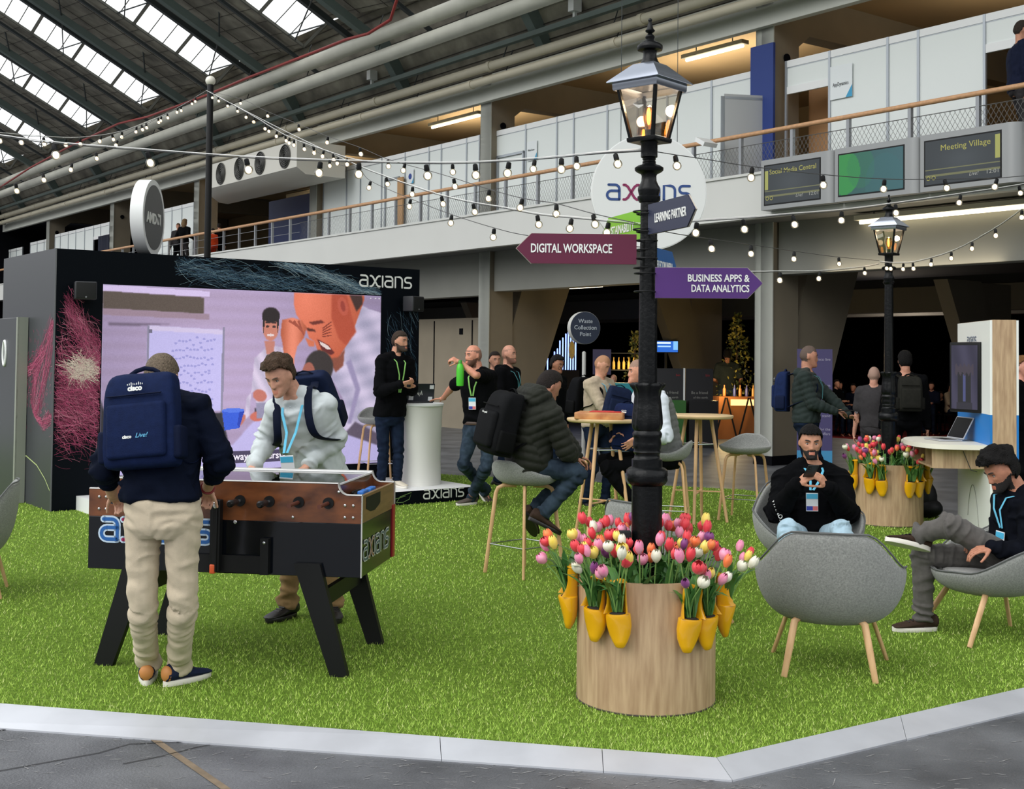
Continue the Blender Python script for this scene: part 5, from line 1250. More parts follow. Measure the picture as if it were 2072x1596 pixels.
def bar_stool():
    t = thing('bar_stool', '', 'bar stool')
    rows = shell_pts(stool_prof, 44, 8); nA = 44; mb = MB(); c = sum(rows[0], V()) / nA
    pts = [p for r in rows[1:] for p in r] + [c]; k = len(rows) - 1
    mb.add(pts, [(j * nA + i, j * nA + (i + 1) % nA, (j + 1) * nA + (i + 1) % nA, (j + 1) * nA + i) for j in range(k - 1) for i in range(nA)] + [(len(pts) - 1, (i + 1) % nA, i) for i in range(nA)], True)
    subsurf(solid(mb.build('seat', M_felt, t), .028, 0.))
    for sx in (-1, 1):
        for sy in (-1, 1):
            mb = MB(); mb.sweep([(sx * .045, sy * .045, .682), (sx * .12, sy * .12, .68), (sx * .148, sy * .148, .66), (sx * .16, sy * .16, .62), (sx * .216, sy * .216, 0)], [(.012, .017)] * 4 + [(.012, .016)], 8, lat=(-sy, sx, 0), smooth=False); bevel(mb.build('leg', M_leg, t), .003)
    mb = MB(); q = .196; mb.sweep([(q, q, .225), (-q, q, .225), (-q, -q, .225), (q, -q, .225)], .0065, 6, closed=True); mb.build('footrest', M_chrome, t)
    return t
proto = bar_stool()
STOOLS = [((.115, 9.70), 2.33, 'grey shell bar stool with oak legs under the man in the quilted jacket'),
          ((1.52, 12.05), -PI / 2 - .2, 'grey shell bar stool under the man hugging a backpack'),
          ((2.47, 13.05), -.5, 'empty grey shell bar stool beside the taller bistro table at the column'),
          ((-1.60, 15.12), .4, 'grey shell bar stool half hidden behind the man at the white pedestal')]
for i, ((x, y), rz, lab) in enumerate(STOOLS):
    o = proto if i == 0 else copy_tree(proto)
    o.location = (x, y, 0 if i != 3 else .15); o.rotation_euler = (0, 0, rz); tag(o, lab, 'bar stool', 'grey shell bar stools')
M_ttop = mat('table_oak', (226, 196, 150), .4, vary=.12, vscale=4, stretch=(1, 6, 1))
def bistro(r=.36):
    t = thing('bistro_table', '', 'table')
    mb = MB(); mb.lathe([(r - .015, 1.065), (r, 1.08), (r, 1.095), (r - .006, 1.10)], 56); mb.build('tabletop', M_ttop, t)
    for i in range(4):
        a = PI / 4 + PI / 2 * i; d = V((math.cos(a), math.sin(a), 0)); mb = MB(); mb.sweep([d * .13 + ZX * 1.07, d * .30], [.019, .016], 12); mb.build('leg', M_leg, t)
    for z, k in ((.30, 1), (.30, -1)):
        mb = MB(); q = .13 + .17 * (1.07 - z) / 1.07; a = PI / 4 if k > 0 else 3 * PI / 4; d = V((math.cos(a), math.sin(a), 0)) * q
        mb = MB(); mb.box((0, 0, z + (0 if k > 0 else .012)), (2 * q, .03, .010), Matrix.Rotation(a, 3, 'Z')); mb.build('stretcher', M_leg, t)
    mb = MB(); mb.sweep([(.17 * math.cos(a), .17 * math.sin(a), .80) for a in [PI / 4 + PI / 2 * i for i in range(4)]], .006, 6, closed=True); mb.build('ring_bar', M_chrome, t)
    return t
proto = bistro()
for i, ((x, y), rz, lab) in enumerate([((.90, 11.95), .2, 'round oak bistro table with a flat board on it between two seated men'), ((1.95, 12.87), .5, 'round oak bistro table right of the street lamp, bare top')]):
    o = proto if i == 0 else copy_tree(proto)
    o.location = (x, y, 0); o.rotation_euler = (0, 0, rz); tag(o, lab, 'table', 'round oak bistro tables')
t = thing('game_board', 'wooden game box lying on the bistro table, red inlay on its lid', 'game box', (.86, 11.86, 1.10), -.18)
mb = MB(); mb.rbox((0, 0, .032), (.46, .40, .064), .008); mb.build('box', mat('board_wood', (170, 106, 64), .45, c2=(206, 150, 96), vscale=9), t)
mb = MB(); mb.rbox((.05, .02, .067), (.30, .24, .008), .004); mb.build('inlay', mat('board_red', (190, 40, 36), .5), t)
# ================================================================ hung screens on the balcony
M_hous = mat('monitor_housing', (150, 152, 153), .38, metal=.35)
def mon(lab, s0, s1, z0, z1, paint_fn):
    t = thing('hanging_monitor', lab, 'monitor', F(s0, -1.12, z0)); w, h = s0 - s1, z1 - z0   # local x runs to the right (-A)
    X, Y = -AX, BX
    mb = MB(); n = 8
    prof = [(0, .0)] + [(w - .16, 0.0)] + [(w - .16 + .16 * math.sin(PI / 2 * i / n), .14 * (1 - math.cos(PI / 2 * i / n))) for i in range(1, n + 1)] + [(w, .215), (0, .215)]
    mb.prism(prof, (0, 0, 0), X, Y, ZX * h, smooth=False); mb.build('housing', M_hous, t)
    a, b, c, d = .08, w - .25, .085, h - .10
    mb = MB(); mb.prism([(a - .02, c - .02), (b + .02, c - .02), (b + .02, d + .02), (a - .02, d + .02)], Y * -.004, X, ZX, Y * .004); mb.build('bezel', M_black, t)
    g = np.zeros((40, 64, 3)); u, v = np.meshgrid((np.arange(64) + .5) / 64, 1 - (np.arange(40) + .5) / 40); g = paint_fn(g, u, v)
    scr_ = picture_mesh('screen', g, tuple(X * a + ZX * c - Y * .006), tuple(X * (b - a)), tuple(ZX * (d - c)), vcol('monitor_picture', .75), t)
    return t, scr_, X, Y, a, b, c, d
YT = emis('screen_yellow', (190, 186, 110), .8); WT = emis('screen_white', (176, 178, 172), .8)
def slate(g, u, v):
    g[:] = (46, 54, 60); g += (18 * np.exp(-((u - .5) / .3) ** 2 - ((v - .5) / .35) ** 2))[..., None]
    for y in (.34, .20): g[np.abs(v - y) < .016] = (120, 122, 84)
    return g
def slate_l(g, u, v): g = slate(g, u, v); g[(u < .07) & (v > .38) & (v < .88)] = (176, 178, 96); return g
def slate_r(g, u, v): g = slate(g, u, v); g[(u > .94) & (v > .42) & (v < .95)] = (176, 178, 96); return g
def teal(g, u, v):
    g[:] = (36, 92, 88); g += (u * 10)[..., None] * np.array([2.2, 1.2, 2.4])
    m = ((u - .08) / .26) ** 2 + ((v - .55) / .55) ** 2 < 1; g[m] = (44, 150, 72); m = ((u - .35) / .22) ** 2 + ((v - .62) / .5) ** 2 < 1; g[m] = g[m] * .6 + np.array((36, 128, 84)) * .4
    m = ((u - .72) / .3) ** 2 + ((v - .2) / .7) ** 2 < 1; g[m] = g[m] * .6 + np.array((48, 110, 116)) * .4
    return g
for k, (lab, s0, s1, fn) in enumerate((('hanging monitor showing Social Media Central, nearest the round sign', -.745, -2.11, slate_l), ('hanging monitor with a plain green and teal screen, middle of the three', -2.13, -3.53, teal), ('hanging monitor showing Meeting Village, at the right edge', -3.545, -4.965, slate_r))):
    t, sc2, X, Y, a, b, c, d = mon(lab, s0, s1, 3.93, 4.69, fn)
    if k == 0:
        text('lettering', 'Social Media Central', .105, YT, sc2, X * (a + .09) + ZX * (d - .13) - Y * .008, X, ZX, depth=.0004, width=.88); text('clock', '12:01', .07, WT, sc2, X * (b - .20) + ZX * (c + .06) - Y * .008, X, ZX, depth=.0004, width=.16)
        text('live_script', 'Live!', .07, WT, sc2, X * (b - .44) + ZX * (c + .06) - Y * .008, X, ZX, depth=.0004, shear=.3)
    if k == 2:
        text('lettering', 'Meeting Village', .11, YT, sc2, X * (b - .86) + ZX * (d - .14) - Y * .008, X, ZX, depth=.0004, width=.72); text('clock', '12:01', .07, WT, sc2, X * (b - .20) + ZX * (c + .06) - Y * .008, X, ZX, depth=.0004, width=.16)
        text('live_script', 'Live!', .07, WT, sc2, X * (b - .44) + ZX * (c + .06) - Y * .008, X, ZX, depth=.0004, shear=.3)
    if k != 1:
        mb = MB()
        for xx in (.05, .13): ribbon(mb, arc((a + xx, c + .085), .026, 0, 360, 16), .008, -Y * .0085, X, ZX, -Y, 0, 0, ends=False)
        mb.build('icons', YT, sc2, fix=False)
t = thing('flood_light', 'small white flood light clamped to the handrail above the monitors', 'flood light', F(onF(1425, 298, -1.05)[0], -1.02, 5.17))
mb = MB(); mb.box((0, -.05, -.03), (.30, .22, .07), Matrix.Rotation(FROT, 3, 'Z') @ Matrix.Rotation(.5, 3, 'X')); mb.build('head', M_white, t)
mb = MB(); mb.cap(BX * .02 - ZX * .02, BX * .2 + ZX * .0, .012); mb.build('arm', M_post, t)

# ---- blower unit with round outlets, exit sign
t = thing('blower_unit', 'long white ventilation unit with a row of round dark outlets above the gallery', 'ventilation unit', F(13, -1.5, 5.9))
o_ = -1.5
s_r, zt_ = onF(601, 283, o_); zb_ = onF(601, 337, o_)[1]
def LB(s, o, z): return F(s, o, z) - F(13, -1.5, 5.9)
s_l = onF(428, 330, o_)[0]
plan = [(s_r, o_), (s_l, o_), (s_l + 1.0, o_ + .28), (s_l + 1.75, o_ + .75), (s_l + 1.9, -.15), (s_r, -.15)]
mb = MB()
top = [LB(s, o, zt_) for s, o in plan]; bot = [LB(s, o, zb_) for s, o in plan]; bel = [LB(s, o + (.25 if o < -.5 else 0), zb_ - .16) for s, o in plan]
mb.loft([top, bot, bel], smooth=False); mb.build('housing', mat('unit_cream', (214, 212, 202), .5), t)
mg = mat('outlet_dark', (30, 30, 30), .6); mr_ = mat('outlet_ring', (84, 84, 80), .5)
def outlet(c, nrm, r):
    ux = ZX.cross(nrm).normalized(); mb = MB()
    mb.add([c + nrm * .006 + ux * (r * math.cos(2 * PI * i / 28)) + ZX * (r * math.sin(2 * PI * i / 28)) for i in range(28)], [tuple(range(28))]); ou = mb.build('outlet', mg, t, fix=False)
    mb = MB()
    for q in (1.0, .8, .62, .45, .28): mb.sweep([c + nrm * .02 + ux * (r * q * math.cos(2 * PI * i / 28)) + ZX * (r * q * math.sin(2 * PI * i / 28)) for i in range(28)], .012, 5, closed=True)
    mb.build('guard_rings', mr_, ou)
zc_ = (zt_ + zb_) / 2; rr_ = (zt_ - zb_) * .44
for px in (577, 527, 485, 448): outlet(LB(onF(px, 320, o_)[0], o_, zc_), -BX, rr_)
for (sa, oa), (sb, ob) in ((plan[1], plan[2]), (plan[2], plan[3])):
    e = LB(sb, ob, 0) - LB(sa, oa, 0); nr = ZX.cross(e).normalized(); nr = nr if nr.dot(BX) < 0 else -nr
    outlet(LB((sa + sb) / 2, (oa + ob) / 2, zc_), nr, min(rr_, e.length * .45))
t = thing('exit_sign', 'small green illuminated exit sign hanging at the end of the ventilation unit', 'exit sign', F(onF(606, 338, -1.2)[0], -1.2, onF(606, 338, -1.2)[1]))
mb = MB(); mb.hexa([AX * -.24 - ZX * .09 + BX * -.03, AX * -.24 - ZX * .09 + BX * .03, AX * .24 - ZX * .09 + BX * .03, AX * .24 - ZX * .09 + BX * -.03] + [AX * -.24 + ZX * .09 + BX * -.03, AX * -.24 + ZX * .09 + BX * .03, AX * .24 + ZX * .09 + BX * .03, AX * .24 + ZX * .09 + BX * -.03]); mb.build('case', M_white, t)
mb = MB(); mb.add([AX * -.2 - ZX * .075 - BX * .032, AX * .2 - ZX * .075 - BX * .032, AX * .2 + ZX * .075 - BX * .032, AX * -.2 + ZX * .075 - BX * .032], [(0, 1, 2, 3)]); fc = mb.build('face', emis('exit_green', (40, 150, 84), 1.0), t, fix=False)
mb = MB(); PLN = (-BX * .034, -AX, ZX, -BX)
ribbon(mb, [(.03, 0), (.14, 0)], .025, *PLN, .002, ends=False); ribbon(mb, [(.10, .045), (.15, 0), (.10, -.045)], .022, *PLN, .002, ends=False)
ribbon(mb, [(-.12, -.05), (-.08, .0), (-.09, .03)], .025, *PLN, .002); ribbon(mb, [(-.08, .0), (-.04, -.05)], .022, *PLN, .002); ribbon(mb, [(-.09, .055), (-.088, .055)], .03, *PLN, .002); mb.build('arrow_and_figure', emis('exit_white', (235, 250, 240), 1.0), fc, fix=False)
mb = MB(); mb.cap(ZX * .08, ZX * .4, .012); mb.build('stem', M_post, t)

# ---- tall pole with globe that carries the light strings
pp = dep(418, 600, 19.2); PT = dep(420, 186, 19.2).z
t = thing('light_pole', 'tall dark pole with white globe, rising behind the booth and carrying light strings', 'pole', (pp.x, pp.y, FZ))
mb = MB(); mb.cap((0, 0, 0.06), (0, 0, PT + .14), .058, .05, 16); mb.build('shaft', M_black, t)
mb = MB(); mb.ell((0, 0, PT + .215), .078, nu=20, nv=12); mb.build('globe', mat('globe_white', (236, 232, 220), .3), t)
mb = MB(); mb.lathe([(.3, 0), (.3, .04), (.08, .06)], 20); mb.build('foot', M_black, t)

# ---- strings of bulbs
M_bulb = emis('bulb_glow', (255, 238, 206), 2.6); M_bulb.cycles.emission_sampling = 'NONE'
M_bglass = glassy('bulb_clear', (255, 248, 236), .03, .5, .7)
M_cab = mat('cable_dark_grey', (58, 58, 60), .5); M_cabw = mat('cable_pale', (232, 232, 230), .45)
sm_ = MB(); sm_.lathe([(.006, 0), (.012, -.004), (.014, -.03), (.012, -.034)], 10); SOCK = sm_.mesh('socket', [M_black])
sm_ = MB(); sm_.ell((0, 0, -.057), .0235, nu=14, nv=10); BGL = sm_.mesh('bulb', [M_bglass])
sm_ = MB(); sm_.ell((0, 0, -.056), (.016, .016, .018), nu=10, nv=8); BFI = sm_.mesh('glow', [M_bulb])
rb_ = random.Random(4)
def string(lab, pts, d0, d1, bulbs, cab=None, pale=False, pw=1.):
    P = []; n = len(pts)
    L = [0.]
    for i in range(1, n): L.append(L[-1] + math.hypot(pts[i][0] - pts[i - 1][0], pts[i][1] - pts[i - 1][1]))
    W = []
    for i in range(n): q = (L[i] / L[-1]) ** pw; iv = 1 / d0 + (1 / d1 - 1 / d0) * q; W.append(dep(pts[i][0], pts[i][1], 1 / iv))
    # smooth in between
    C = []
    for i in range(n - 1):
        a, b, c, d = W[max(i - 1, 0)], W[i], W[i + 1], W[min(i + 2, n - 1)]
        for k in range(8):
            s = k / 8; C.append(.5 * ((2 * b) + (c - a) * s + (2 * a - 5 * b + 4 * c - d) * s * s + (3 * b - a - 3 * c + d) * s ** 3))
    C.append(W[-1])
    t = thing('light_string', lab, 'string lights', C[0], 0, 'strings of clear bulbs over the stand')
    mb = MB(); mb.sweep([p - C[0] for p in C], .0024, 6, lat=(0, 0, 1)); mb.build('cable', cab or M_cab, t, fix=False)
    if pale: mb = MB(); mb.sweep([p - C[0] + ZX * .008 + V((rb_.uniform(-.004, .004), 0, 0)) for p in C], .0027, 5, lat=(0, 0, 1)); mb.build('steel_wire', M_cabw, t, fix=False)
    # bulbs at even steps along the cable, starting points given by the photograph's spacing
    for bx in bulbs:
        best = min(range(len(C) - 1), key=lambda i: abs((lambda q: PPX + FPX * q.dot(CR) / q.dot(CFW))(C[i] - CC) - bx))
        o = bpy.data.objects.new('bulb', BGL); COL.objects.link(o); o.parent = t; o.location = C[best] - C[0] - ZX * .004; o.rotation_euler = (rb_.uniform(-.2, .2), rb_.uniform(-.25, .25), 0)
        for nm, me_ in (('socket', SOCK), ('glow', BFI)): c = bpy.data.objects.new(nm, me_); COL.objects.link(c); c.parent = o
    return t
PXp = (418, 184)
string('light string from the tall pole down to the left edge, upper one', [PXp, (366, 215), (320, 238), (247, 266), (162, 279), (88, 277), (0, 270), (-60, 262)], 19.2, 9, [397, 387, 365, 358, 336, 324, 317, 295, 284, 274, 250, 223, 203, 162, 132, 88, 49, 5], pale=True)
string('light string crossing low over the left edge and joining the pole line', [(-40, 385), (32, 370), (87, 350), (146, 330), (195, 308), (238, 283), (300, 250), (366, 213), PXp], 8.5, 19.2, [32, 87, 146, 195, 238])
string('nearest light string, from the left edge across the booth to the lamp post', [(-60, 268), (0, 276), (109, 290), (298, 305), (498, 319), (700, 327), (913, 331), (1090, 322), (1200, 312), (1306, 306)], 6.0, 6.226, [109, 298, 498, 655, 733, 856, 957, 1020, 1138, 1248], pale=True)
string('light string from the tall pole down to the lamp post, thick with bulbs', [PXp, (460, 206), (515, 237), (577, 274), (655, 304), (733, 326), (850, 330), (957, 330), (1100, 321), (1225, 309), (1306, 304)], 19.2, 6.226, [428, 441, 460, 476, 498, 512, 517, 536, 541, 558, 577, 583, 592, 610, 630, 655, 675, 705, 812, 913, 1090, 1171], pale=True)
string('light string from the lamp post top to the right edge across the monitors', [(1310, 304), (1366, 313), (1440, 324), (1522, 337), (1665, 353), (1790, 362), (1911, 362), (2018, 360), (2110, 352)], 6.226, 8.5, [1366, 1522, 1665, 1790, 1911, 2018])
string('light string from the pole to the green sign, upper middle one', [PXp, (487, 200), (540, 225), (604, 251), (664, 276), (728, 298), (785, 322), (870, 346), (918, 360), (990, 383), (1057, 401), (1126, 412), (1200, 432), (1290, 452)], 19.2, 6.226, [487, 539, 604, 664, 728, 785, 918, 990, 1057, 1126, 1200])
string('light string from the pole to the green sign, lower middle one', [PXp, (560, 258), (700, 325), (781, 358), (835, 377), (893, 396), (957, 411), (1018, 421), (1087, 434), (1157, 441), (1241, 449), (1295, 455)], 19.2, 6.226, [640, 690, 781, 835, 893, 957, 1088, 1157, 1234], pale=True)
string('lowest light string, running behind the burgundy sign', [PXp, (600, 283), (680, 330), (724, 340), (750, 366), (831, 402), (914, 434), (1000, 461), (1065, 476), (1180, 490), (1300, 500)], 19.2, 6.226, [668, 724, 750, 831, 914, 1000])
string('light string from the signs to the right edge below the monitors', [(1312, 460), (1410, 448), (1503, 442), (1604, 434), (1703, 426), (1812, 412), (1944, 393), (2062, 375), (2130, 360)], 6.226, 10, [1410, 1503, 1604, 1702, 1812, 1944, 2062], pale=True)
string('light string between the two lamp posts, upper of the two', [(1312, 462), (1375, 474), (1437, 483), (1520, 495), (1607, 508), (1697, 520), (1779, 527)], 6.226, 12.88, [1437, 1519, 1607, 1697])
string('light string between the two lamp posts, lower of the two', [(1312, 556), (1450, 552), (1540, 551), (1579, 550), (1660, 549), (1749, 540), (1779, 534)], 6.226, 12.88, [1579, 1660, 1749], pale=True)
string('light string from the far lamp post up to the right edge', [(1781, 530), (1801, 532), (1828, 532), (1847, 531), (1885, 522), (1925, 509), (1967, 489), (2014, 462), (2068, 424), (2120, 380)], 12.88, 9, [1793, 1801, 1828, 1847, 1885, 1925, 1967, 2014, 2068], pale=True)

# ================================================================ kiosk on the right
K0, K1 = V((4.608, 12.77, 0)), V((4.45, 11.5, 0)); ke = (K1 - K0).normalized(); kn = V((ke.y, -ke.x, 0)); kn = kn if kn.x < 0 else -kn
kr = math.atan2(ke.y, ke.x)                                    # local x = towards the viewer along the panel
t = thing('kiosk', 'white and blue demo kiosk with oak core, upright screen and half-round shelf', 'kiosk', K0, kr)
WK = 1.28; hk = 2.07                                           # local +y points away from the left face (to the right), left face at y = 0
sgn = 1 if (Matrix.Rotation(kr, 3, 'Z') @ V((0, 1, 0))).dot(kn) < 0 else -1
def KX(x, y, z): return V((x, y * sgn, z))
def kbox(name, x0, x1, y0, y1, z0, z1, m, par, bv=0):
    mb = MB(); mb.hexa([KX(x0, y0, z0), KX(x1, y0, z0), KX(x1, y1, z0), KX(x0, y1, z0), KX(x0, y0, z1), KX(x1, y0, z1), KX(x1, y1, z1), KX(x0, y1, z1)]); o = mb.build(name, m, par)
    if bv: bevel(o, bv)
    return o
M_kw = mat('kiosk_white', (238, 241, 238), .35); M_kb = mat('kiosk_blue', (16, 120, 200), .4)
kbox('side_panel', 0, WK, 0, .022, 1.19, hk, M_kw, t); kbox('blue_band', 0, WK, 0, .022, .86, 1.19, M_kb, t); kbox('side_panel', 0, WK, 0, .022, 0, .86, M_kw, t)
kbox('oak_core', .03, WK + .004, .022, .235, 0, hk + .004, M_oakv, t)
kbox('side_panel', 0, WK, .235, .257, 1.19, hk, M_kw, t); kbox('blue_band', 0, WK, .235, .257, .0, 1.19, M_kb, t)
wordmark('wordmark', t, KX(.42, -.002, 1.86), (1, 0, 0), (0, 0, 1), (0, -sgn, 0), .36, [mat('word_grey', (110, 120, 140), .5)], w=.2)
tv = thing('display_screen', 'upright black screen hung on the white face of the kiosk', 'screen', dep(1953, 763, 12.0), -1.2)
mb = MB(); mb.rbox((0, .015, 0), (.42, .05, .68), .01); mb.build('casing', M_black, tv)
g = np.zeros((66, 40, 3)); u, v = np.meshgrid((np.arange(40) + .5) / 40, 1 - (np.arange(66) + .5) / 66)
g[:] = (62, 58, 88); g += (12 * np.sin(u * 9 + v * 4))[..., None]; m_ = (np.abs(u - .5) < .26) & (v < .58); g[m_] = (26, 26, 36); m_ = (np.abs(u - .5) < .06) & (v < .55) & (v > .12); g[m_] = (88, 94, 150); m_ = (np.abs(u - .5) < .36) & (np.abs(v - .62) < .07 + .03 * np.sin(u * 40)); g[m_] = (76, 66, 82); g[(v < .1) & (u > .2) & (u < .8)] = (44, 42, 60)
picture_mesh('picture', g, (-.18, -.0115, -.31), (.36, 0, 0), (0, 0, .62), vcol('kiosk_picture', .6), tv)
mb = MB(); mb.rbox((.05, .07, 0), (.14, .08, .2), .01); mb.build('bracket', M_black, tv)
# half-round shelf with an open box under it
sh = thing('kiosk_shelf', 'half-round pale shelf on the kiosk with an oak box under it, holding a laptop', 'shelf', K0 + Matrix.Rotation(kr, 3, 'Z') @ KX(.64, 0, .86), kr)
mb = MB(); n = 24; poly = [(-.62, -.002)] + [(-.62 * math.cos(PI * i / n), -(.30 + .34 * math.sin(PI * i / n) ** .8)) for i in range(n + 1)] + [(.62, -.002)]
mb.prism(poly, (0, 0, 0), (1, 0, 0), (0, sgn, 0), (0, 0, .045)); mb.build('top', mat('shelf_white', (232, 228, 214), .4), sh)
for nm, a in (('box_side', (-.45, -.43, -.48, -.002, -.19, 0)), ('box_side', (.43, .45, -.48, -.002, -.19, 0)), ('box_floor', (-.43, .43, -.48, -.002, -.19, -.172)), ('box_divider', (.1, .118, -.47, -.002, -.172, 0))): kbox(nm, *a, M_oakv, sh)
mb = MB(); mb.sweep([KX(.46, -.2, -.02), KX(.47, -.17, -.1), KX(.47, -.13, -.2), KX(.4, -.06, -.22)], .004, 6); mb.build('hanging_cable', M_cab, sh)
lp_ = K0 + Matrix.Rotation(kr, 3, 'Z') @ KX(.62, -.28, .905)
laptop('open silver laptop on the kiosk shelf, screen leaning right', lp_, -PI / 2 + .12, 118, (176, 178, 182), (170, 172, 178), w=.34, d=.24)
mb = MB(); q = Matrix.Rotation(kr, 3, 'Z') @ KX(.95, -.0, .30) + K0
mb.sweep([K0 + Matrix.Rotation(kr, 3, 'Z') @ KX(.45 + .5 * s, -.006, .16 + .32 * math.sin(PI * min(s * 1.25, 1)) ** .7 - (.2 * max(0, s - .8) * 5)) for s in [i / 16 for i in range(17)]], .003, 5); tag(mb.build('loose_cable', mat('cable_grey', (150, 152, 146), .5)), 'thin grey cable looping against the white foot of the kiosk', 'cable')
mb = MB(); q = dep(1868, 985, 13.4); mb.ell((0, 0, .20), (.15, .13, .21)); mb.ell((.03, -.03, .10), (.17, .14, .11)); mb.cap((-.05, 0, .36), (.06, 0, .38), .025)
tag(mb.build('duffel_bag', M_black, loc=(q.x, q.y, FZ + .04)), 'dark bag slumped on the floor behind the right side of the far planter', 'bag')

# ================================================================ things in the dark hall behind
pw_ = dep(1183, 700, 19.0)
t = thing('waste_point_sign', 'round dark sign on a white post reading Waste Collection Point', 'sign', (pw_.x, pw_.y, FZ), .35)
mb = MB(); mb.cap((0, .02, .03), (0, .02, 1.78), .03, n=12); mb.build('post', mat('post_white', (188, 188, 184), .5), t)
zc = dep(1183, 658, 19.0).z
mb = MB(); mb.lathe([(.25, 0), (.25, .12)], 40); mb.v = [(q[0], .10 - q[2] + .0, q[1] + zc) for q in mb.v]; mb.build('rim', mat('post_white', 0), t)
mb = MB(); mb.lathe([(.246, 0), (.246, .004)], 40); mb.v = [(q[0], -.021 - q[2], q[1] + zc) for q in mb.v]; mb.build('face', mat('sign_navy', (36, 46, 66), .5), t)
for i, s in enumerate(('Waste', 'Collection', 'Point')): text('lettering', s, .09, mat('sign_letter', (196, 204, 212), .6), t, (0, -.027, zc + .075 - .1 * i), align='CENTER', depth=.001)
mb = MB(); mb.lathe([(.2, 0), (.2, .03)], 20); mb.build('foot', M_white, t)
t = thing('light_sculpture', 'row of upright glowing blue-white tubes rising like a curve in the dark hall', 'light sculpture', F(12.1, 4.6, FZ))
tubs = [(1100, 728), (1108, 725), (1122, 712), (1128, 706), (1133, 690), (1139, 684), (1145, 676), (1150, 672), (1155, 670), (1160, 674), (1165, 680)]
Mtu = emis('tube_blue', (150, 176, 255), 2.2); Yt = F(12.1, 4.6, 0).y
zb_t = dep(1130, 748, Yt).z
for px, y in tubs:
    p = dep(px, y, Yt); mb = MB(); b = V((p.x, Yt, zb_t)) - F(12.1, 4.6, FZ); mb.cap(b, b + ZX * (p.z - zb_t), .018, n=8); mb.build('tube', Mtu, t)
mb = MB(); p0, p1 = dep(1098, 750, Yt), dep(1172, 750, Yt); c = (p0 + p1) / 2 - F(12.1, 4.6, FZ); mb.box((c.x, c.y, (zb_t - FZ) / 2), ((p1 - p0).length, .3, zb_t - FZ)); mb.build('plinth', mat('plinth_dark', (44, 40, 52), .6), t)
mb = MB(); p = dep(1157, 708, Yt - .1) - F(12.1, 4.6, FZ); mb.ell(p, (.085, .05, .24), nu=16, nv=12); mb.build('coloured_bulb', mat('bulb_rainbow', (220, 190, 60), .3, c2=(40, 110, 180), vscale=7, emit=(150, 120, 60), estr=.5), t)
def conifer(lab, px, yb, yt, Y, r, n, cat='tree', seed=1):
    q = random.Random(seed); b = dep(px, yb, Y); tp = dep(px, yt, Y); b.z = FZ
    t = thing('decorative_tree', lab, cat, b)
    mb = MB(); mb.cap((0, 0, 0), (0, 0, tp.z - b.z), .04, .01, 8); mb.build('trunk', mat('bark', (70, 52, 38), .9), t)
    mb = MB(); Hh = tp.z - b.z
    for i in range(n):
        s = q.random() ** .8; z = .25 + s * (Hh - .25); rad = r * (1 - s) ** .8 * math.sqrt(q.random()) + .03; a = q.uniform(0, 2 * PI); c = V((rad * math.cos(a), rad * math.sin(a), z)); e1 = V((q.gauss(0, 1), q.gauss(0, 1), q.gauss(0, 1))).normalized(); e2 = e1.cross(V((q.gauss(0, 1), q.gauss(0, 1), q.gauss(0, 1)))).normalized(); l = q.uniform(.05, .10)
        mb.mi = int(q.random() < .4); mb.add([c - e1 * l * .2, c + e2 * l * .3 + e1 * l * .4, c + e1 * l, c - e2 * l * .3 + e1 * l * .4], [(0, 1, 2, 3)])
    mb.build('foliage', [mat('leaf_lit_yellow', (150, 140, 60), .5), mat('leaf_dark', (66, 78, 34), .6)], t, fix=False)  # yellow light on the green leaves put into the brighter leaf colour
conifer('tall golden-lit conifer beyond the street lamp, beside the man in black T-shirt', 1490, 880, 636, 27.5, .62, 900, seed=2)
conifer('leafy tree whose top shows in the gap between the slanting pillars', 1414, 870, 652, 33.5, .30, 500, seed=3)
conifer('leafy green tree half hidden left of the near street lamp', 1283, 880, 672, 26.5, .40, 420, seed=5)
lt = bpy.data.lights.new('bar_glow', 'POINT'); lt.energy = 60; lt.color = (1, .72, .32); lt.shadow_soft_size = .3; lo = bpy.data.objects.new('bar_glow', lt); COL.objects.link(lo); lo.location = dep(1455, 775, 26.0)
lt = bpy.data.lights.new('bar_glow', 'POINT'); lt.energy = 30; lt.color = (1, .72, .32); lt.shadow_soft_size = .3; lo = bpy.data.objects.new('bar_glow', lt); COL.objects.link(lo); lo.location = dep(1270, 745, 25.4)
lt = bpy.data.lights.new('crowd_fill', 'POINT'); lt.energy = 160; lt.color = (1, .86, .7); lt.shadow_soft_size = .5; lo = bpy.data.objects.new('crowd_fill', lt); COL.objects.link(lo); lo.location = dep(1790, 640, 33.5)  # added point light that lifts the seated heads; no lamp stands there
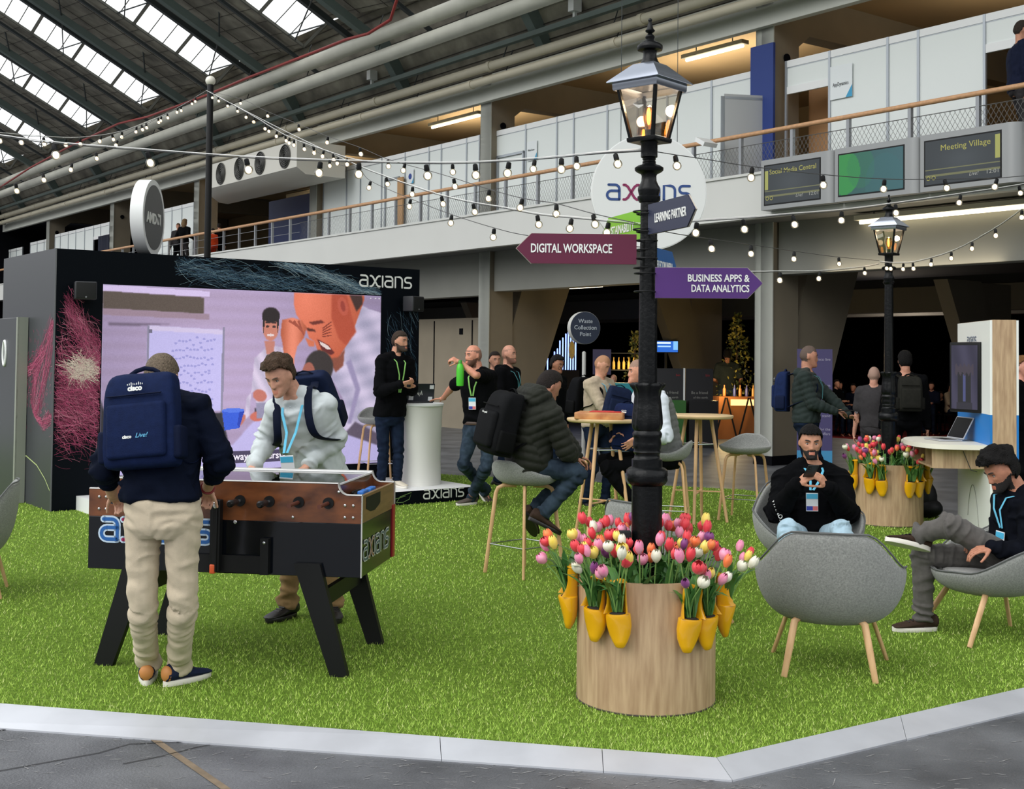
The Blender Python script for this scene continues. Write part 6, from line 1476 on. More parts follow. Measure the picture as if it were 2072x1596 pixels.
# lit bar with bottles
p = dep(1495, 800, 26.6)
t = thing('bar_counter', 'warmly lit bar counter in the dark hall right of the man in black T-shirt', 'counter', (p.x, p.y, FZ), .1)
mb = MB(); mb.box((0, 0, .45), (1.0, .5, .9)); mb.build('front', mat('bar_wood', (150, 92, 46), .6), t)
mb = MB(); mb.box((0, -.26, .78), (.5, .02, .13)); mb.build('light_panel', emis('bar_light', (255, 196, 120), 2.4), t)
for i in range(5): mb = MB(); mb.box((-.5 + i * .25, -.35, .45), (.03, .03, .9), Matrix.Rotation(.25 * (-1) ** i, 3, 'Y')); mb.build('slat', M_black, t)
for i, (dx, c) in enumerate(((-.32, (200, 120, 60)), (-.1, (60, 70, 140)), (.02, (190, 120, 50)), (.16, (90, 90, 150)), (.3, (210, 150, 70)))):
    mb = MB(); mb.lathe([(.035, 0), (.035, .15), (.014, .19), (.014, .24)], 10); tag(mb.build('bottle', mat('bottle_%d' % i, c, .2), loc=(p.x + dx, p.y - .05, FZ + .905)), '%s bottle on the lit bar counter' % ('amber', 'blue', 'brown', 'violet', 'orange')[i], 'bottle', 'bottles on the lit bar')
p = dep(1262, 760, 25.8)
t = thing('bottle_rack', 'dark rack of gold-lit bottles left of the street lamp in the far hall', 'rack', (p.x, p.y, FZ))
for z in (1.0, 1.45, 1.8): mb = MB(); mb.box((0, 0, z), (1.0, .25, .02)); mb.build('shelf', M_black, t)
for x in (-.5, .5): mb = MB(); mb.box((x, 0, .92), (.03, .25, 1.84)); mb.build('upright', M_black, t)
for i in range(9):
    mb = MB(); mb.lathe([(.03, 0), (.03, .14), (.01, .19), (.01, .25)], 8); tag(mb.build('bottle', mat('bottle_gold', (190, 150, 60), .3), loc=(p.x - .42 + i * .105, p.y, FZ + 1.465)), 'gold bottle standing on the rack left of the street lamp', 'bottle', 'gold bottles on the rack')
t = thing('info_board', 'dark framed notice board behind the man in the beige sweater', 'board', dep(1218, 720, 24.5)); t.location.z = FZ
mb = MB(); mb.box((0, 0, 1.62), (.36, .04, .5)); mb.build('panel', mat('board_violet', (58, 50, 78), .5), t); mb = MB(); mb.box((0, .02, .7), (.05, .05, 1.4)); mb.build('post', M_black, t)
p = dep(1345, 702, 29.5)
t = thing('display_screen', 'bright blue screen glowing right of the street lamp in the far hall', 'screen', p)
g = np.zeros((24, 36, 3)); u, v = np.meshgrid((np.arange(36) + .5) / 36, 1 - (np.arange(24) + .5) / 24); g[:] = (30, 96, 190); g[(v > .74) & (v < .92) & (u < .7)] = (210, 226, 250); g[(v > .45) & (v < .6) & (u > .15) & (u < .7)] = (160, 200, 245); g[(u > .8) & (v > .2)] = (120, 180, 240)
picture_mesh('picture', g, (-.25, -.03, -.12), (.56, 0, 0), (0, 0, .26), vcol('far_picture', 1.3), t); mb = MB(); mb.box((.03, 0, .01), (.6, .05, .3)); mb.build('casing', M_black, t); mb = MB(); mb.box((.03, .05, -.9), (.06, .05, 1.9)); mb.build('stand', M_black, t)
# recycling station
p = dep(1385, 880, 24.0)
t = thing('recycling_station', 'dark recycling station with two printed panels and a green bin front', 'bin', (p.x, p.y, FZ), .05)
for x, w in ((-.28, .54), (.30, .54)): mb = MB(); mb.box((x, .1, 1.2), (w, .05, .62)); mb.build('back_panel', mat('panel_graphite', (38, 38, 42), .5), t)
mb = MB(); mb.box((-.32, -.1, .45), (.56, .5, .9)); mb.build('green_bin', mat('bin_green', (52, 104, 44), .5), t); mb = MB(); mb.box((.30, -.1, .45), (.56, .5, .9)); mb.build('dark_bin', mat('bin_dark', (16, 17, 20), .5), t)
mb = MB(); mb.box((.0, .07, 1.2), (.03, .03, .64)); mb.build('divider', M_white, t)
for x in (-.28, .3): text('lettering', 'Be a friend', .075, mat('panel_letter', (150, 150, 146), .6), t, (x - .16, .07, 1.02), depth=.001); text('lettering', 'of the earth', .06, mat('panel_letter', 0), t, (x - .12, .07, .93), depth=.001); text('logo', 'bin', .07, mat('panel_red', (150, 40, 48), .6), t, (x + .12, .07, 1.36), depth=.001)
mb = MB(); mb.lathe([(.10, 0), (.10, .004)], 24); mb.v = [(q[0] - .30, -.352 - q[2], q[1] + .62) for q in mb.v]; mb.build('round_mark', mat('bin_mark', (170, 186, 150), .5), t)
mb = MB(); p = dep(1268, 800, 23.2); mb.box((0, 0, .62), (.5, .5, 1.24)); tag(mb.build('teal_bin', mat('bin_teal', (30, 130, 140), .5), loc=(p.x, p.y, FZ)), 'teal bin behind the board on the first bistro table', 'bin')
# purple information banner by the column
p = dep(1648, 928, 19.2)
t = thing('banner_stand', 'tall violet information banner standing at the column right side', 'banner', (p.x, p.y, FZ), -.05)
w = .54; h_ = dep(1648, 706, 19.2).z - FZ
mb = MB(); mb.box((0, 0, h_ / 2 + .02), (w, .02, h_ - .04)); mb.build('panel', mat('banner_violet', (74, 68, 112), .5), t)
mb = MB(); mb.box((0, -.012, .16), (w, .002, .3)); mb.build('blue_foot', mat('banner_blue', (70, 150, 196), .5), t); mb = MB(); mb.box((0, 0, .015), (w + .06, .26, .03)); mb.build('foot', M_black, t)
mi_ = mat('banner_ink', (176, 172, 196), .6)
for i, (z, s) in enumerate(((h_ - .18, 'cisco live'), (1.30, 'Presentations'), (1.23, 'Experience'), (1.16, 'Partners'), (.90, 'Connect at'), (.83, 'this stand'), (.62, 'for the'), (.55, 'best offers'))): text('lettering', s, .06, mi_, t, (w / 2 - .03, -.013, z), align='RIGHT', depth=.0005)
# ================================================================ PEOPLE
def vnoise(p, seed=0):
    p = np.asarray(p, float) + seed * 17.31; i = np.floor(p).astype(np.int64); f = p - i; f = f * f * (3 - 2 * f)
    def h(a, b, c):
        n = (a * 73856093) ^ (b * 19349663) ^ (c * 83492791); n = (n ^ (n >> 13)) * 1274126177; n = n & 0x7fffffff
        return (n % 10007) / 5003.5 - 1
    r = 0
    for dx in (0, 1):
        for dy in (0, 1):
            for dz in (0, 1):
                w = (f[:, 0] if dx else 1 - f[:, 0]) * (f[:, 1] if dy else 1 - f[:, 1]) * (f[:, 2] if dz else 1 - f[:, 2])
                r = r + w * h(i[:, 0] + dx, i[:, 1] + dy, i[:, 2] + dz)
    return r
def ik(a, b, l1, l2, hint):
    d = b - a; L = d.length
    if L >= (l1 + l2) * .999: return a + d * (l1 / (l1 + l2))
    L = max(L, abs(l1 - l2) + .01); x = (l1 * l1 - l2 * l2 + L * L) / (2 * L); h = math.sqrt(max(l1 * l1 - x * x, 0)); u = d.normalized()
    hp = V(hint); hp = (hp - u * hp.dot(u)); hp = hp.normalized() if hp.length > 1e-5 else V((0, -1, 0))
    return a + u * x + hp * h
def head_uv(nu, nv, k):
    """head surface in head axes: x to the person's left, y forward, z up; k scales"""
    th = np.linspace(0, 2 * np.pi, nu, endpoint=False); ph = np.linspace(-np.pi / 2, np.pi / 2, nv)
    T, P = np.meshgrid(th, ph)
    sx, sf, su = np.cos(P) * np.sin(T), np.cos(P) * np.cos(T), np.sin(P)
    return head_shape(sx, sf, su) * k
def ss(a, b, x): t = np.clip((x - a) / (b - a), 0, 1); return t * t * (3 - 2 * t)
def head_shape(sx, sf, su):
    u = .120 * su
    low = ss(.01, -.12, u)
    w = .0765 * (1 - .27 * low) * (1 + .02 * np.exp(-((u - .05) / .05) ** 2))
    ex = np.sign(sx) * np.abs(sx) ** .88
    x = w * ex
    fb = .101 * (1 - .40 * ss(-.01, -.11, u)); ff = .088 - .004 * ss(.03, .11, u)
    f = np.where(sf > 0, ff * np.abs(sf) ** .80, -fb * np.abs(sf) ** .92)
    f = f + .052 * ss(-.03, -.12, u) - .004
    fr = ss(.15, .5, sf)
    ax = np.abs(x)
    g = lambda cx, cu, wx, wu: np.exp(-((ax - cx) / wx) ** 2 - ((u - cu) / wu) ** 2)
    prof = np.clip((.022 - u) / .056, 0, 1) * (1 - ss(-.036, -.047, u))
    nose = .024 * prof * np.exp(-(ax / (.0075 + .006 * prof)) ** 2) + .009 * g(.012, -.036, .0065, .008)
    f = f + fr * (nose - .012 * g(.031, .003, .015, .011) + .005 * g(.026, .024, .02, .008) + .004 * g(.046, -.024, .016, .016)
                  + .0058 * np.exp(-(x / .021) ** 2 - ((u + .061) / .0052) ** 2) + .0062 * np.exp(-(x / .018) ** 2 - ((u + .0735) / .0056) ** 2)
                  - .0030 * np.exp(-(x / .022) ** 2 - ((u + .067) / .0025) ** 2) - .004 * g(0, -.086, .02, .007) + .007 * g(0, -.104, .021, .014) - .003 * g(.028, -.062, .008, .02))
    return np.stack([x, f, u], -1)
class Fig: pass
def ring(c, lat, fw, rx, ry, n=20, sq=.86):
    r = []
    for i in range(n):
        a = 2 * PI * i / n; ca, sa = math.cos(a), math.sin(a)
        r.append(c + lat * (rx * math.copysign(abs(ca) ** sq, ca)) + fw * (ry * math.copysign(abs(sa) ** sq, sa)))
    return r
def remesh(mb, name, mats, parent, vox, smooth=4, fac=.5):
    o = mb.build(name, mats, parent, fix=True)
    m = o.modifiers.new('r', 'REMESH'); m.mode = 'VOXEL'; m.voxel_size = vox; m.use_smooth_shade = True
    if smooth: q = o.modifiers.new('s', 'SMOOTH'); q.factor = fac; q.iterations = smooth
    bake(o)
    return o
def coords(o):
    a = np.empty(len(o.data.vertices) * 3, np.float32); o.data.vertices.foreach_get('co', a); return a.reshape(-1, 3).astype(float)
def setco(o, a): o.data.vertices.foreach_set('co', a.astype(np.float32).ravel()); o.data.update()
def normals(o):
    a = np.empty(len(o.data.vertices) * 3, np.float32); o.data.vertices.foreach_get('normal', a); return a.reshape(-1, 3).astype(float)
def folds(o, segs, seed, quilt=0.):
    """cloth creases running across each limb; quilt makes padded bands"""
    p, n = coords(o), normals(o); best = np.full(len(p), 1e9); disp = np.zeros(len(p))
    for (a, b, amp, fr, ends) in segs:
        a, b = np.array(a), np.array(b); d = b - a; L = np.linalg.norm(d); d = d / L
        s = (p - a) @ d; t = np.clip(s / L, 0, 1); q = p - a - np.outer(np.clip(s, 0, L), d); dist = np.linalg.norm(q, axis=1)
        lat = q - np.outer(q @ d, d)
        if quilt: v = quilt * (np.abs(np.sin(np.pi * (s / .062 + .1 * vnoise(p * 9, seed)))) ** .6 - .55) + .003 * vnoise(p * 40, seed)
        else:
            env = .45 + ends[0] * np.exp(-(t / .22) ** 2) + ends[1] * np.exp(-((1 - t) / .22) ** 2)
            c = np.stack([s * fr + 1.1 * vnoise(p * 7, seed + 3), lat[:, 0] * 7 + lat[:, 2] * 4, lat[:, 1] * 7 - lat[:, 2] * 5], 1)
            w_ = vnoise(c, seed); v = 1.7 * amp * env * ((1 - 2.2 * np.abs(w_)) * .8 + .5 * vnoise(c * 2.1, seed + 1))
        k = dist < best; disp[k] = v[k]; best[k] = dist[k]
    setco(o, p + n * disp[:, None])
SK = {}
def skin_mat(c):
    return mat('skin_%d_%d_%d' % c, c, .52, spec=.35, c2=tuple(int(x * .90) for x in c), vscale=40, contrast=(.3, .7))
def cloth(name, c, rough=.85, **k):
    d = dict(vary=.16, vscale=30, bump=.3, bscale=420, spec=.08, sheen=.12 if sum(c) > 260 else 0.); d.update(k)
    return mat(name, c, rough, **d)
def person(lab, root, J, skin=(206, 150, 122), hair=None, vox=.006, top=None, legs=None, shoes=None, lanyard=None, fat=1., s=1., eyes=True, beard=None, quilt=0., hood=None, short=False, belt=None, collar=None, folds_amp=1., seed=1, cvox=None, group=None, vest=None, hands=True):
    """J: joints in world space (V) - pelvis neck head hf cf pf, wL wR, eL eR (elbow or hint 'h...'), kL kR aL aR, tL tR (toe direction), hand frames hdL hnL hdR hnR curl"""
    R = V(root); cv = cvox or vox * 1.6
    t = thing('person', lab, 'person', R, 0, group)
    g = {k: ((v - R) if isinstance(v, Vector) and k in ('pelvis', 'neck', 'head', 'wL', 'wR', 'eL', 'eR', 'kL', 'kR', 'aL', 'aR', 'shL', 'shR') else v) for k, v in J.items()}
    pel, nk, hd = g['pelvis'], g['neck'], g['head']
    _d = nk - hd; _t = .172 * s * g.get('hk', 1.0)
    if _d.length > _t: nk = hd + _d * (_t / _d.length)
    cf = V(g['cf']).normalized(); pf = V(g.get('pf', g['cf'])).normalized(); hf = V(g['hf']).normalized()
    up = (nk - pel).normalized(); cf = (cf - up * cf.dot(up)).normalized(); cl = up.cross(cf).normalized()
    pf = V((pf.x, pf.y, 0)).normalized(); pl = V((0, 0, 1)).cross(pf).normalized()
    bend = g.get('bend', .0)                                   # belly of the spine, backwards when positive
    mid = (pel + nk) / 2 - cf * bend
    def sp(q):
        if q < 0: return pel + (V((0, 0, 1)) if not g.get('sit') else (up * .6 + V((0, 0, .4)))) * (q * .52 * s)
        return pel * (1 - q) ** 2 + mid * (2 * q * (1 - q)) * 1 + nk * q * q + (mid - (pel + nk) / 2) * (2 * q * (1 - q)) * .6
    def fr_(q): q = min(max(q, 0), 1); f = (pf * (1 - q) + cf * q).normalized(); l = (pl * (1 - q) + cl * q).normalized(); return l, f
    k = s
    TR = [(-.20, .095, .085), (-.10, .150, .112), (.0, .166, .118), (.14, .160, .112), (.30, .148, .106), (.48, .158, .114), (.66, .174, .120), (.80, .180, .110), (.90, .162, .092), (.97, .098, .074), (1.03, .060, .060)]
    def torso(mb, q0, q1, off, wfac=1.):
        rows = [r for r in TR if q0 - 1e-6 <= r[0] <= q1 + 1e-6]
        mb.loft([ring(sp(q), *fr_(q), (rx * fat * wfac + off) * k, (ry * fat * (1.06 if .1 < q < .6 and fat > 1.02 else 1) + off) * k) for q, rx, ry in rows])
    # shoulders, arms
    shz = sp(.885)
    A = {}
    for sd, sg in (('L', 1), ('R', -1)):
        sh = g.get('sh' + sd) or (shz + cl * sg * .178 * k * (fat * .4 + .6) + g.get('shrug' + sd, V((0, 0, 0))))
        wr = g['w' + sd]; e = g.get('e' + sd)
        if e is None: e = ik(sh, wr, .295 * k, .262 * k, g.get('h' + sd, V((0, 0, -1)) - cf * .4 + cl * sg * .4))
        A[sd] = (sh, e, wr)
    # hips, legs
    LG = {}
    for sd, sg in (('L', 1), ('R', -1)):
        hp = pel + pl * sg * .092 * k * fat - V((0, 0, .02 * k))
        an = g['a' + sd]; kn = g.get('k' + sd)
        if kn is None: kn = ik(hp, an, .435 * k, .425 * k, g.get('n' + sd, pf))
        LG[sd] = (hp, kn, an)
    # head frame
    HU = V(g.get('hu', (0, 0, 1))); HL = HU.cross(hf).normalized(); HU = hf.cross(HL).normalized()
    hk = k * g.get('hk', 1.0)
    HM = Matrix((HL, hf, HU)).transposed()
    HMn = np.array(HM); H0 = np.array(hd)
    skm = skin_mat(skin)
    # ---- body: one continuous surface
    b = MB()
    torso(b, -.20, 1.03, -.004)
    b.sweep([sp(.97), sp(1.03) * .4 + nk * .6, nk.lerp(hd, .45) - hf * .018 * k, hd - HU * .045 * hk - hf * .022 * hk], [(.066 * k, .062 * k), (.058 * k, .058 * k), (.054 * k, .056 * k), (.054 * k, .056 * k)], 16)
    nu, nv = (64, 44) if vox < .008 else (36, 26)
    hp_ = head_uv(nu, nv, hk) @ HMn.T + H0
    b.loft([[V(q) for q in row] for row in hp_], cap=True)
    for sg in (1, -1):
        c = hd + HM @ V((sg * .077 * hk, -.008 * hk, -.006 * hk)); rot = HM @ Matrix.Rotation(sg * .35, 3, 'Z')
        b.ell(c, (.009 * hk, .019 * hk, .031 * hk), rot, 10, 8)
    for sd, sg in (('L', 1), ('R', -1)):
        sh, e, wr = A[sd]
        b.cap(shz + cl * sg * .09 * k, sh, .066 * k, .060 * k); b.cap(sp(1.04), sh.lerp(sp(1.0), .25), .048 * k, .056 * k); b.cap(sh, e, .053 * k, .040 * k); b.cap(e, e.lerp(wr, .35), .041 * k, .042 * k); b.cap(e.lerp(wr, .35), wr, .042 * k, .027 * k)
        hd_ = V(g.get('hd' + sd, (wr - e))).normalized(); hn = V(g.get('hn' + sd, cf * -1 if False else (cl * -sg))); hn = (hn - hd_ * hn.dot(hd_)).normalized()
        thumb = hd_.cross(hn).normalized() * (-1 if sd == 'R' else 1) * g.get('th' + sd, 1)
        cu = g.get('curl' + sd, .5)
        # palm from four metacarpals, four fingers and a thumb set on the side near the wrist
        b.cap(wr - hd_ * .02 * k, wr + hd_ * .02 * k, .026 * k, .024 * k)
        for j, (off, ln, r) in enumerate(((.031, .92, .0086), (.0105, 1.0, .009), (-.0105, .95, .0086), (-.031, .76, .0075))):
            base = wr + hd_ * .012 * k + thumb * off * .55 * k; kn_ = wr + hd_ * (.088 - abs(off) * .12) * k + thumb * off * k
            b.cap(base, kn_, .0135 * k, .0105 * k, 8)
            if hands:
                d = (hd_ + thumb * off * g.get('spread', 1.2)).normalized(); n2 = (hn - d * hn.dot(d)).normalized(); p = kn_
                for L_i, bd in ((.046, .8), (.028, 1.1), (.022, .8)):
                    an_ = cu * bd * (1 + .10 * j); ca, sa = math.cos(an_), math.sin(an_)
                    d, n2 = d * ca + n2 * sa, n2 * ca - d * sa
                    q = p + d * (L_i * ln * k); b.cap(p, q, r * k, r * .9 * k, 8); p = q
        b.cap(wr + hd_ * .02 * k, wr + hd_ * .055 * k + thumb * .030 * k, .016 * k, .013 * k, 8)
        td = (thumb * .62 + hd_ * .62 + hn * (.35 + .3 * cu)).normalized(); p = wr + hd_ * .030 * k + thumb * .024 * k
        for L_i, r in ((.038, .0125), (.030, .0105), (.024, .009)):
            q = p + td * L_i * k; b.cap(p, q, r * k, r * .88 * k, 8); p = q; td = (td * .9 + hd_ * .25 + hn * .25 * cu).normalized()
    for sd, sg in (('L', 1), ('R', -1)):
        hp, kn, an = LG[sd]
        b.cap(hp, kn, .078 * k, .050 * k); b.cap(kn, kn.lerp(an, .3), .050 * k, .052 * k); b.cap(kn.lerp(an, .3), an, .052 * k, .036 * k)
        td = V(g.get('t' + sd, pf)).normalized(); b.cap(an - V((0, 0, .02)) * k, an + td * .08 * k - V((0, 0, .06)) * k, .030 * k, .014 * k)
    body = remesh(b, 'body', [skm], t, vox, 3)
    # colour the mouth, beard and cropped scalp where they grow
    me = body.data; p = coords(body); ctr = np.array([q.center for q in me.polygons]) if len(me.polygons) < 400000 else None
    hl = (ctr - H0) @ HMn / hk
    x, f, u = hl[:, 0], hl[:, 1], hl[:, 2]; near = (np.linalg.norm(hl, axis=1) < .17) & (u > -.135)
    idx = np.zeros(len(ctr), np.int32)
    me.materials.append(mat('lips_%d' % skin[0], tuple(int(a * b_) for a, b_ in zip(skin, (.90, .76, .74))), .5))
    face = near & (f > .055)
    idx[face & (np.abs(x) < .022 - .25 * np.abs(u + .067)) & (u < -.056) & (u > -.079)] = 1
    if beard:
        bc, dens = beard; me.materials.append(mat('beard_%d_%d' % (bc[0], skin[0]), bc, .8, bump=.6, bscale=300)); bi = len(me.materials) - 1
        edge = .004 * vnoise(hl * 160, 5)
        line = -.048 + .55 * np.clip(.05 - f, 0, .09)            # climbs along the cheek to the ear
        m = near & (u < line + edge) & (f > -.012) & ~(idx == 1)
        m &= ~((np.abs(x) < .016) & (u > -.096) & (u < -.078) & (dens < .5))
        m &= ~((u > -.057) & (np.abs(x) < .016) & (u > -.0545))
        if dens == 'goatee': m &= (np.abs(x) < .036) & (f > .05)
        m |= near & (f > .04) & (u < -.043 + edge) & (u > -.058) & (np.abs(x) < .033) & ~(idx == 1)
        m &= near & (u > -.125)
        idx[m] = bi
    if hair and hair.get('crop'):
        me.materials.append(mat('scalp_%d_%d' % (hair['crop'][0], skin[0]), hair['crop'], .75, bump=.3, bscale=300)); si = len(me.materials) - 1
        hl_ = hair.get('line', .052)
        m = near & (u > np.where(f > .02, hl_, np.where(f > -.02, -.02 + (f + .02) * 1.9, -.06)) + .004 * vnoise(hl * 120, 7)) & ~((np.abs(np.abs(x) - .08) < .012) & (np.abs(u) < .032) & (np.abs(f + .005) < .026))
        if hair.get('bald'): m &= ~((u > .062) & (f > -.06))
        idx[m] = si
    me.polygons.foreach_set('material_index', idx); me.update()
    # ---- hair, brows, eyes
    def headgrid(mask_fn, thick_fn, name, m, nu=72, nv=50, solid_t=.012, seed=seed):
        P = head_uv(nu, nv, 1.); n_ = P / (np.linalg.norm(P, axis=-1, keepdims=True) + 1e-9)
        keep = mask_fn(P[..., 0], P[..., 1], P[..., 2]); th = thick_fn(P.reshape(-1, 3)).reshape(nv, nu)
        Q = (P + n_ * th[..., None]) * hk; Q = Q @ HMn.T + H0
        mb = MB(); ids = {}; fs = []; vs = []
        for j in range(nv - 1):
            for i in range(nu):
                c = [(j, i), (j, (i + 1) % nu), (j + 1, (i + 1) % nu), (j + 1, i)]
                if all(keep[a] for a in c):
                    for a in c:
                        if a not in ids: ids[a] = len(vs); vs.append(Q[a])
                    fs.append([ids[a] for a in c])
        mb.add(vs, fs, True); o = mb.build(name, m, t, fix=False); solid(o, solid_t, -1.); return o
    if hair and hair.get('c'):
        st = hair.get('style', 'short'); tk = hair.get('t', .014); line = hair.get('line', .058); nk_ = hair.get('nape', -.075); cl_ = hair.get('curl', .25); fq = hair.get('fq', 55)
        hm_ = mat('hair_%d_%d' % (hair['c'][0], hair['c'][2]), hair['c'], .62, vary=.4, vscale=90, bump=.8, bscale=160, spec=.18)
        def mk(x, f, u):
            low = np.where(f > .03, line, np.where(f > -.005, .018 + (f + .005) * 1.15, np.where(f > -.03, -.03, nk_)))
            return u > low + .004 * np.sin(x * 260)
        def tkf(P):
            u = P[:, 2]; top_ = ss(.0, .09, u); fr = ss(.0, .08, P[:, 1])
            return .004 + tk * (.35 + .65 * top_ + hair.get('quiff', 0) * top_ * fr) * (1 + cl_ * (vnoise(P * fq, seed) + .5 * vnoise(P * fq * 2.2, seed + 2)))
        headgrid(mk, tkf, 'hair', hm_, 84 if vox < .008 else 44, 60 if vox < .008 else 30)
        if hair.get('long'):
            mb = MB(); mb.ell(hd + HM @ V((0, -.07, -.06)), (.085, .06, .12), HM); remesh(mb, 'hair_back', hm_, t, .01, 2)
    if eyes:
        em = mat('eye_white', (214, 208, 204), .2); im = mat('iris_dark', (44, 30, 24), .15)
        bm_ = mat('brow_%d' % ((hair or {}).get('brow') or (hair or {}).get('c') or (70, 56, 48))[0], (hair or {}).get('brow') or (hair or {}).get('c') or (70, 56, 48), .7)
        for sg in (1, -1):
            c = hd + HM @ (V((sg * .031, .0655, .003)) * hk); mb = MB(); mb.ell(c, (.0125 * hk, .0105 * hk, .0075 * hk), HM, 14, 8); mb.mi = 1
            mb.ell(c + HM @ (V((0, .0068, -.001)) * hk), (.0058 * hk, .0042 * hk, .0062 * hk), HM, 10, 6); mb.mi = 2
            mb.sweep([c + HM @ (V((q * .0135, .0095 - .004 * q * q, .0062 - .004 * q * q)) * hk) for q in (-1, -.5, 0, .5, 1)], .0016 * hk, 5)
            mb.build('eye', [em, im, bm_], t)
            mb = MB(); mb.sweep([hd + HM @ (V((sg * (.014 + .036 * q), .089 - .016 * q * q, .023 + .006 * math.sin(q * 2.4))) * hk) for q in (0, .25, .5, .75, 1)], [(.0022 * hk, .0042 * hk)] * 4 + [(.0015 * hk, .002 * hk)], 6); mb.build('eyebrow', bm_, t)
    # ---- trousers
    segs = []
    if legs is not None:
        mb = MB(); torso(mb, -.20, .14, .012)
        for sd, sg in (('L', 1), ('R', -1)):
            hp, kn, an = LG[sd]; end = an + (kn - an).normalized() * (.0 * k)
            mb.cap(hp, kn, .094 * k * fat, .066 * k); mb.cap(kn, kn.lerp(end, .35), .066 * k, .064 * k)
            d = (end - kn).normalized(); e2 = end - d * .0
            mb.sweep([kn, kn.lerp(e2, .4), kn.lerp(e2, .75), e2 + d * .012], [(.066 * k, .066 * k), (.063 * k, .063 * k), (.056 * k, .056 * k), (.055 * k, .056 * k)], 16)
            mb.cap(pel, hp, .10 * k, .095 * k)
            segs += [(hp, kn, .006 * folds_amp, 16, (.5, .9)), (kn, end, .0065 * folds_amp, 22, (1.0, 1.5))]
        o = remesh(mb, 'trousers', legs, t, cv, 4); folds(o, segs, seed + 11)
        if belt is not None:
            mb = MB(); r_ = ring(sp(.135), *fr_(.135), (.160 * fat + .018) * k, (.112 * fat + .018) * k, 28); mb.sweep(r_, [(.018, .004)] * len(r_), 8, closed=True, lat=(0, 0, 1)); mb.build('belt', belt, t)
    # ---- upper garment
    if top is not None:
        mb = MB(); tw = g.get('top_w', .016); hem = g.get('hem', -.10); segs = []
        torso(mb, hem, .90, tw)
        mb.loft([ring(sp(q), *fr_(q), (rx + .014) * k, (ry + .012) * k) for q, rx, ry in ((.84, .165 * (fat * .5 + .5), .098), (.92, .135, .084), (.975, .078, .072), (.99, .068, .066))])
        segs.append((sp(hem), sp(.9), .0055 * folds_amp, 11, (1.3, .2)))
        for sd, sg in (('L', 1), ('R', -1)):
            sh, e, wr = A[sd]; aw = g.get('sleeve', .0)
            mb.cap(shz + cl * sg * .08 * k, sh, .078 * k, (.072 + aw) * k); mb.cap(sp(1.0) + cl * sg * .045 * k, sh, .052 * k, (.066 + aw) * k)
            if short: mb.cap(sh, sh.lerp(e, .72), (.070 + aw) * k, (.062 + aw) * k); segs.append((sh, e, .004 * folds_amp, 16, (.4, .8)))
            else:
                wq = wr.lerp(e, g.get('cuff' + sd, g.get('cuff', .06)))
                mb.cap(sh, e, (.068 + aw) * k, (.057 + aw) * k); mb.cap(e, e.lerp(wq, .4), (.057 + aw) * k, (.054 + aw) * k); mb.cap(e.lerp(wq, .4), wq, (.054 + aw) * k, (.039 + aw * .4) * k)
                segs += [(sh, e, .0055 * folds_amp, 20, (.4, 1.3)), (e, wq, .0055 * folds_amp, 24, (1.2, 1.0))]
        if hood: mb.cap(sp(.97) - cf * .085 * k + cl * .075 * k, sp(.97) - cf * .085 * k - cl * .075 * k, hood * k, hood * k); mb.cap(sp(.97) - cf * .03 * k + cl * .085 * k, sp(.96) + cf * .035 * k + cl * .055 * k, hood * .62 * k, hood * .45 * k); mb.cap(sp(.97) - cf * .03 * k - cl * .085 * k, sp(.96) + cf * .035 * k - cl * .055 * k, hood * .62 * k, hood * .45 * k)
        o = remesh(mb, g.get('top_name', 'jumper'), top, t, cv, 4); folds(o, segs, seed + 23, quilt)
        if vest is not None:
            mb = MB(); torso(mb, hem, .80, tw + .022); mb.loft([ring(sp(q), *fr_(q), (rx + .02) * k, (ry + .03) * k) for q, rx, ry in ((.74, .168, .108), (.86, .138, .096), (.95, .095, .084), (1.0, .074, .074))]); o = remesh(mb, 'vest', vest, t, cv, 4); folds(o, segs[:1], seed + 5, .008)
        if collar is not None:
            mb = MB(); c0 = sp(1.0); l_, f_ = fr_(1.)
            for sg in (1, -1):
                mb.sweep([c0 - f_ * .062 * k + up * .018 * k, c0 - f_ * .03 * k + l_ * sg * .066 * k + up * .014 * k, c0 + f_ * .035 * k + l_ * sg * .056 * k - up * .006 * k, c0 + f_ * .078 * k + l_ * sg * .018 * k - up * .05 * k], [(.022 * k, .006 * k)] * 3 + [(.012 * k, .005 * k)], 8, lat=up)
            mb.build('collar', collar, t)
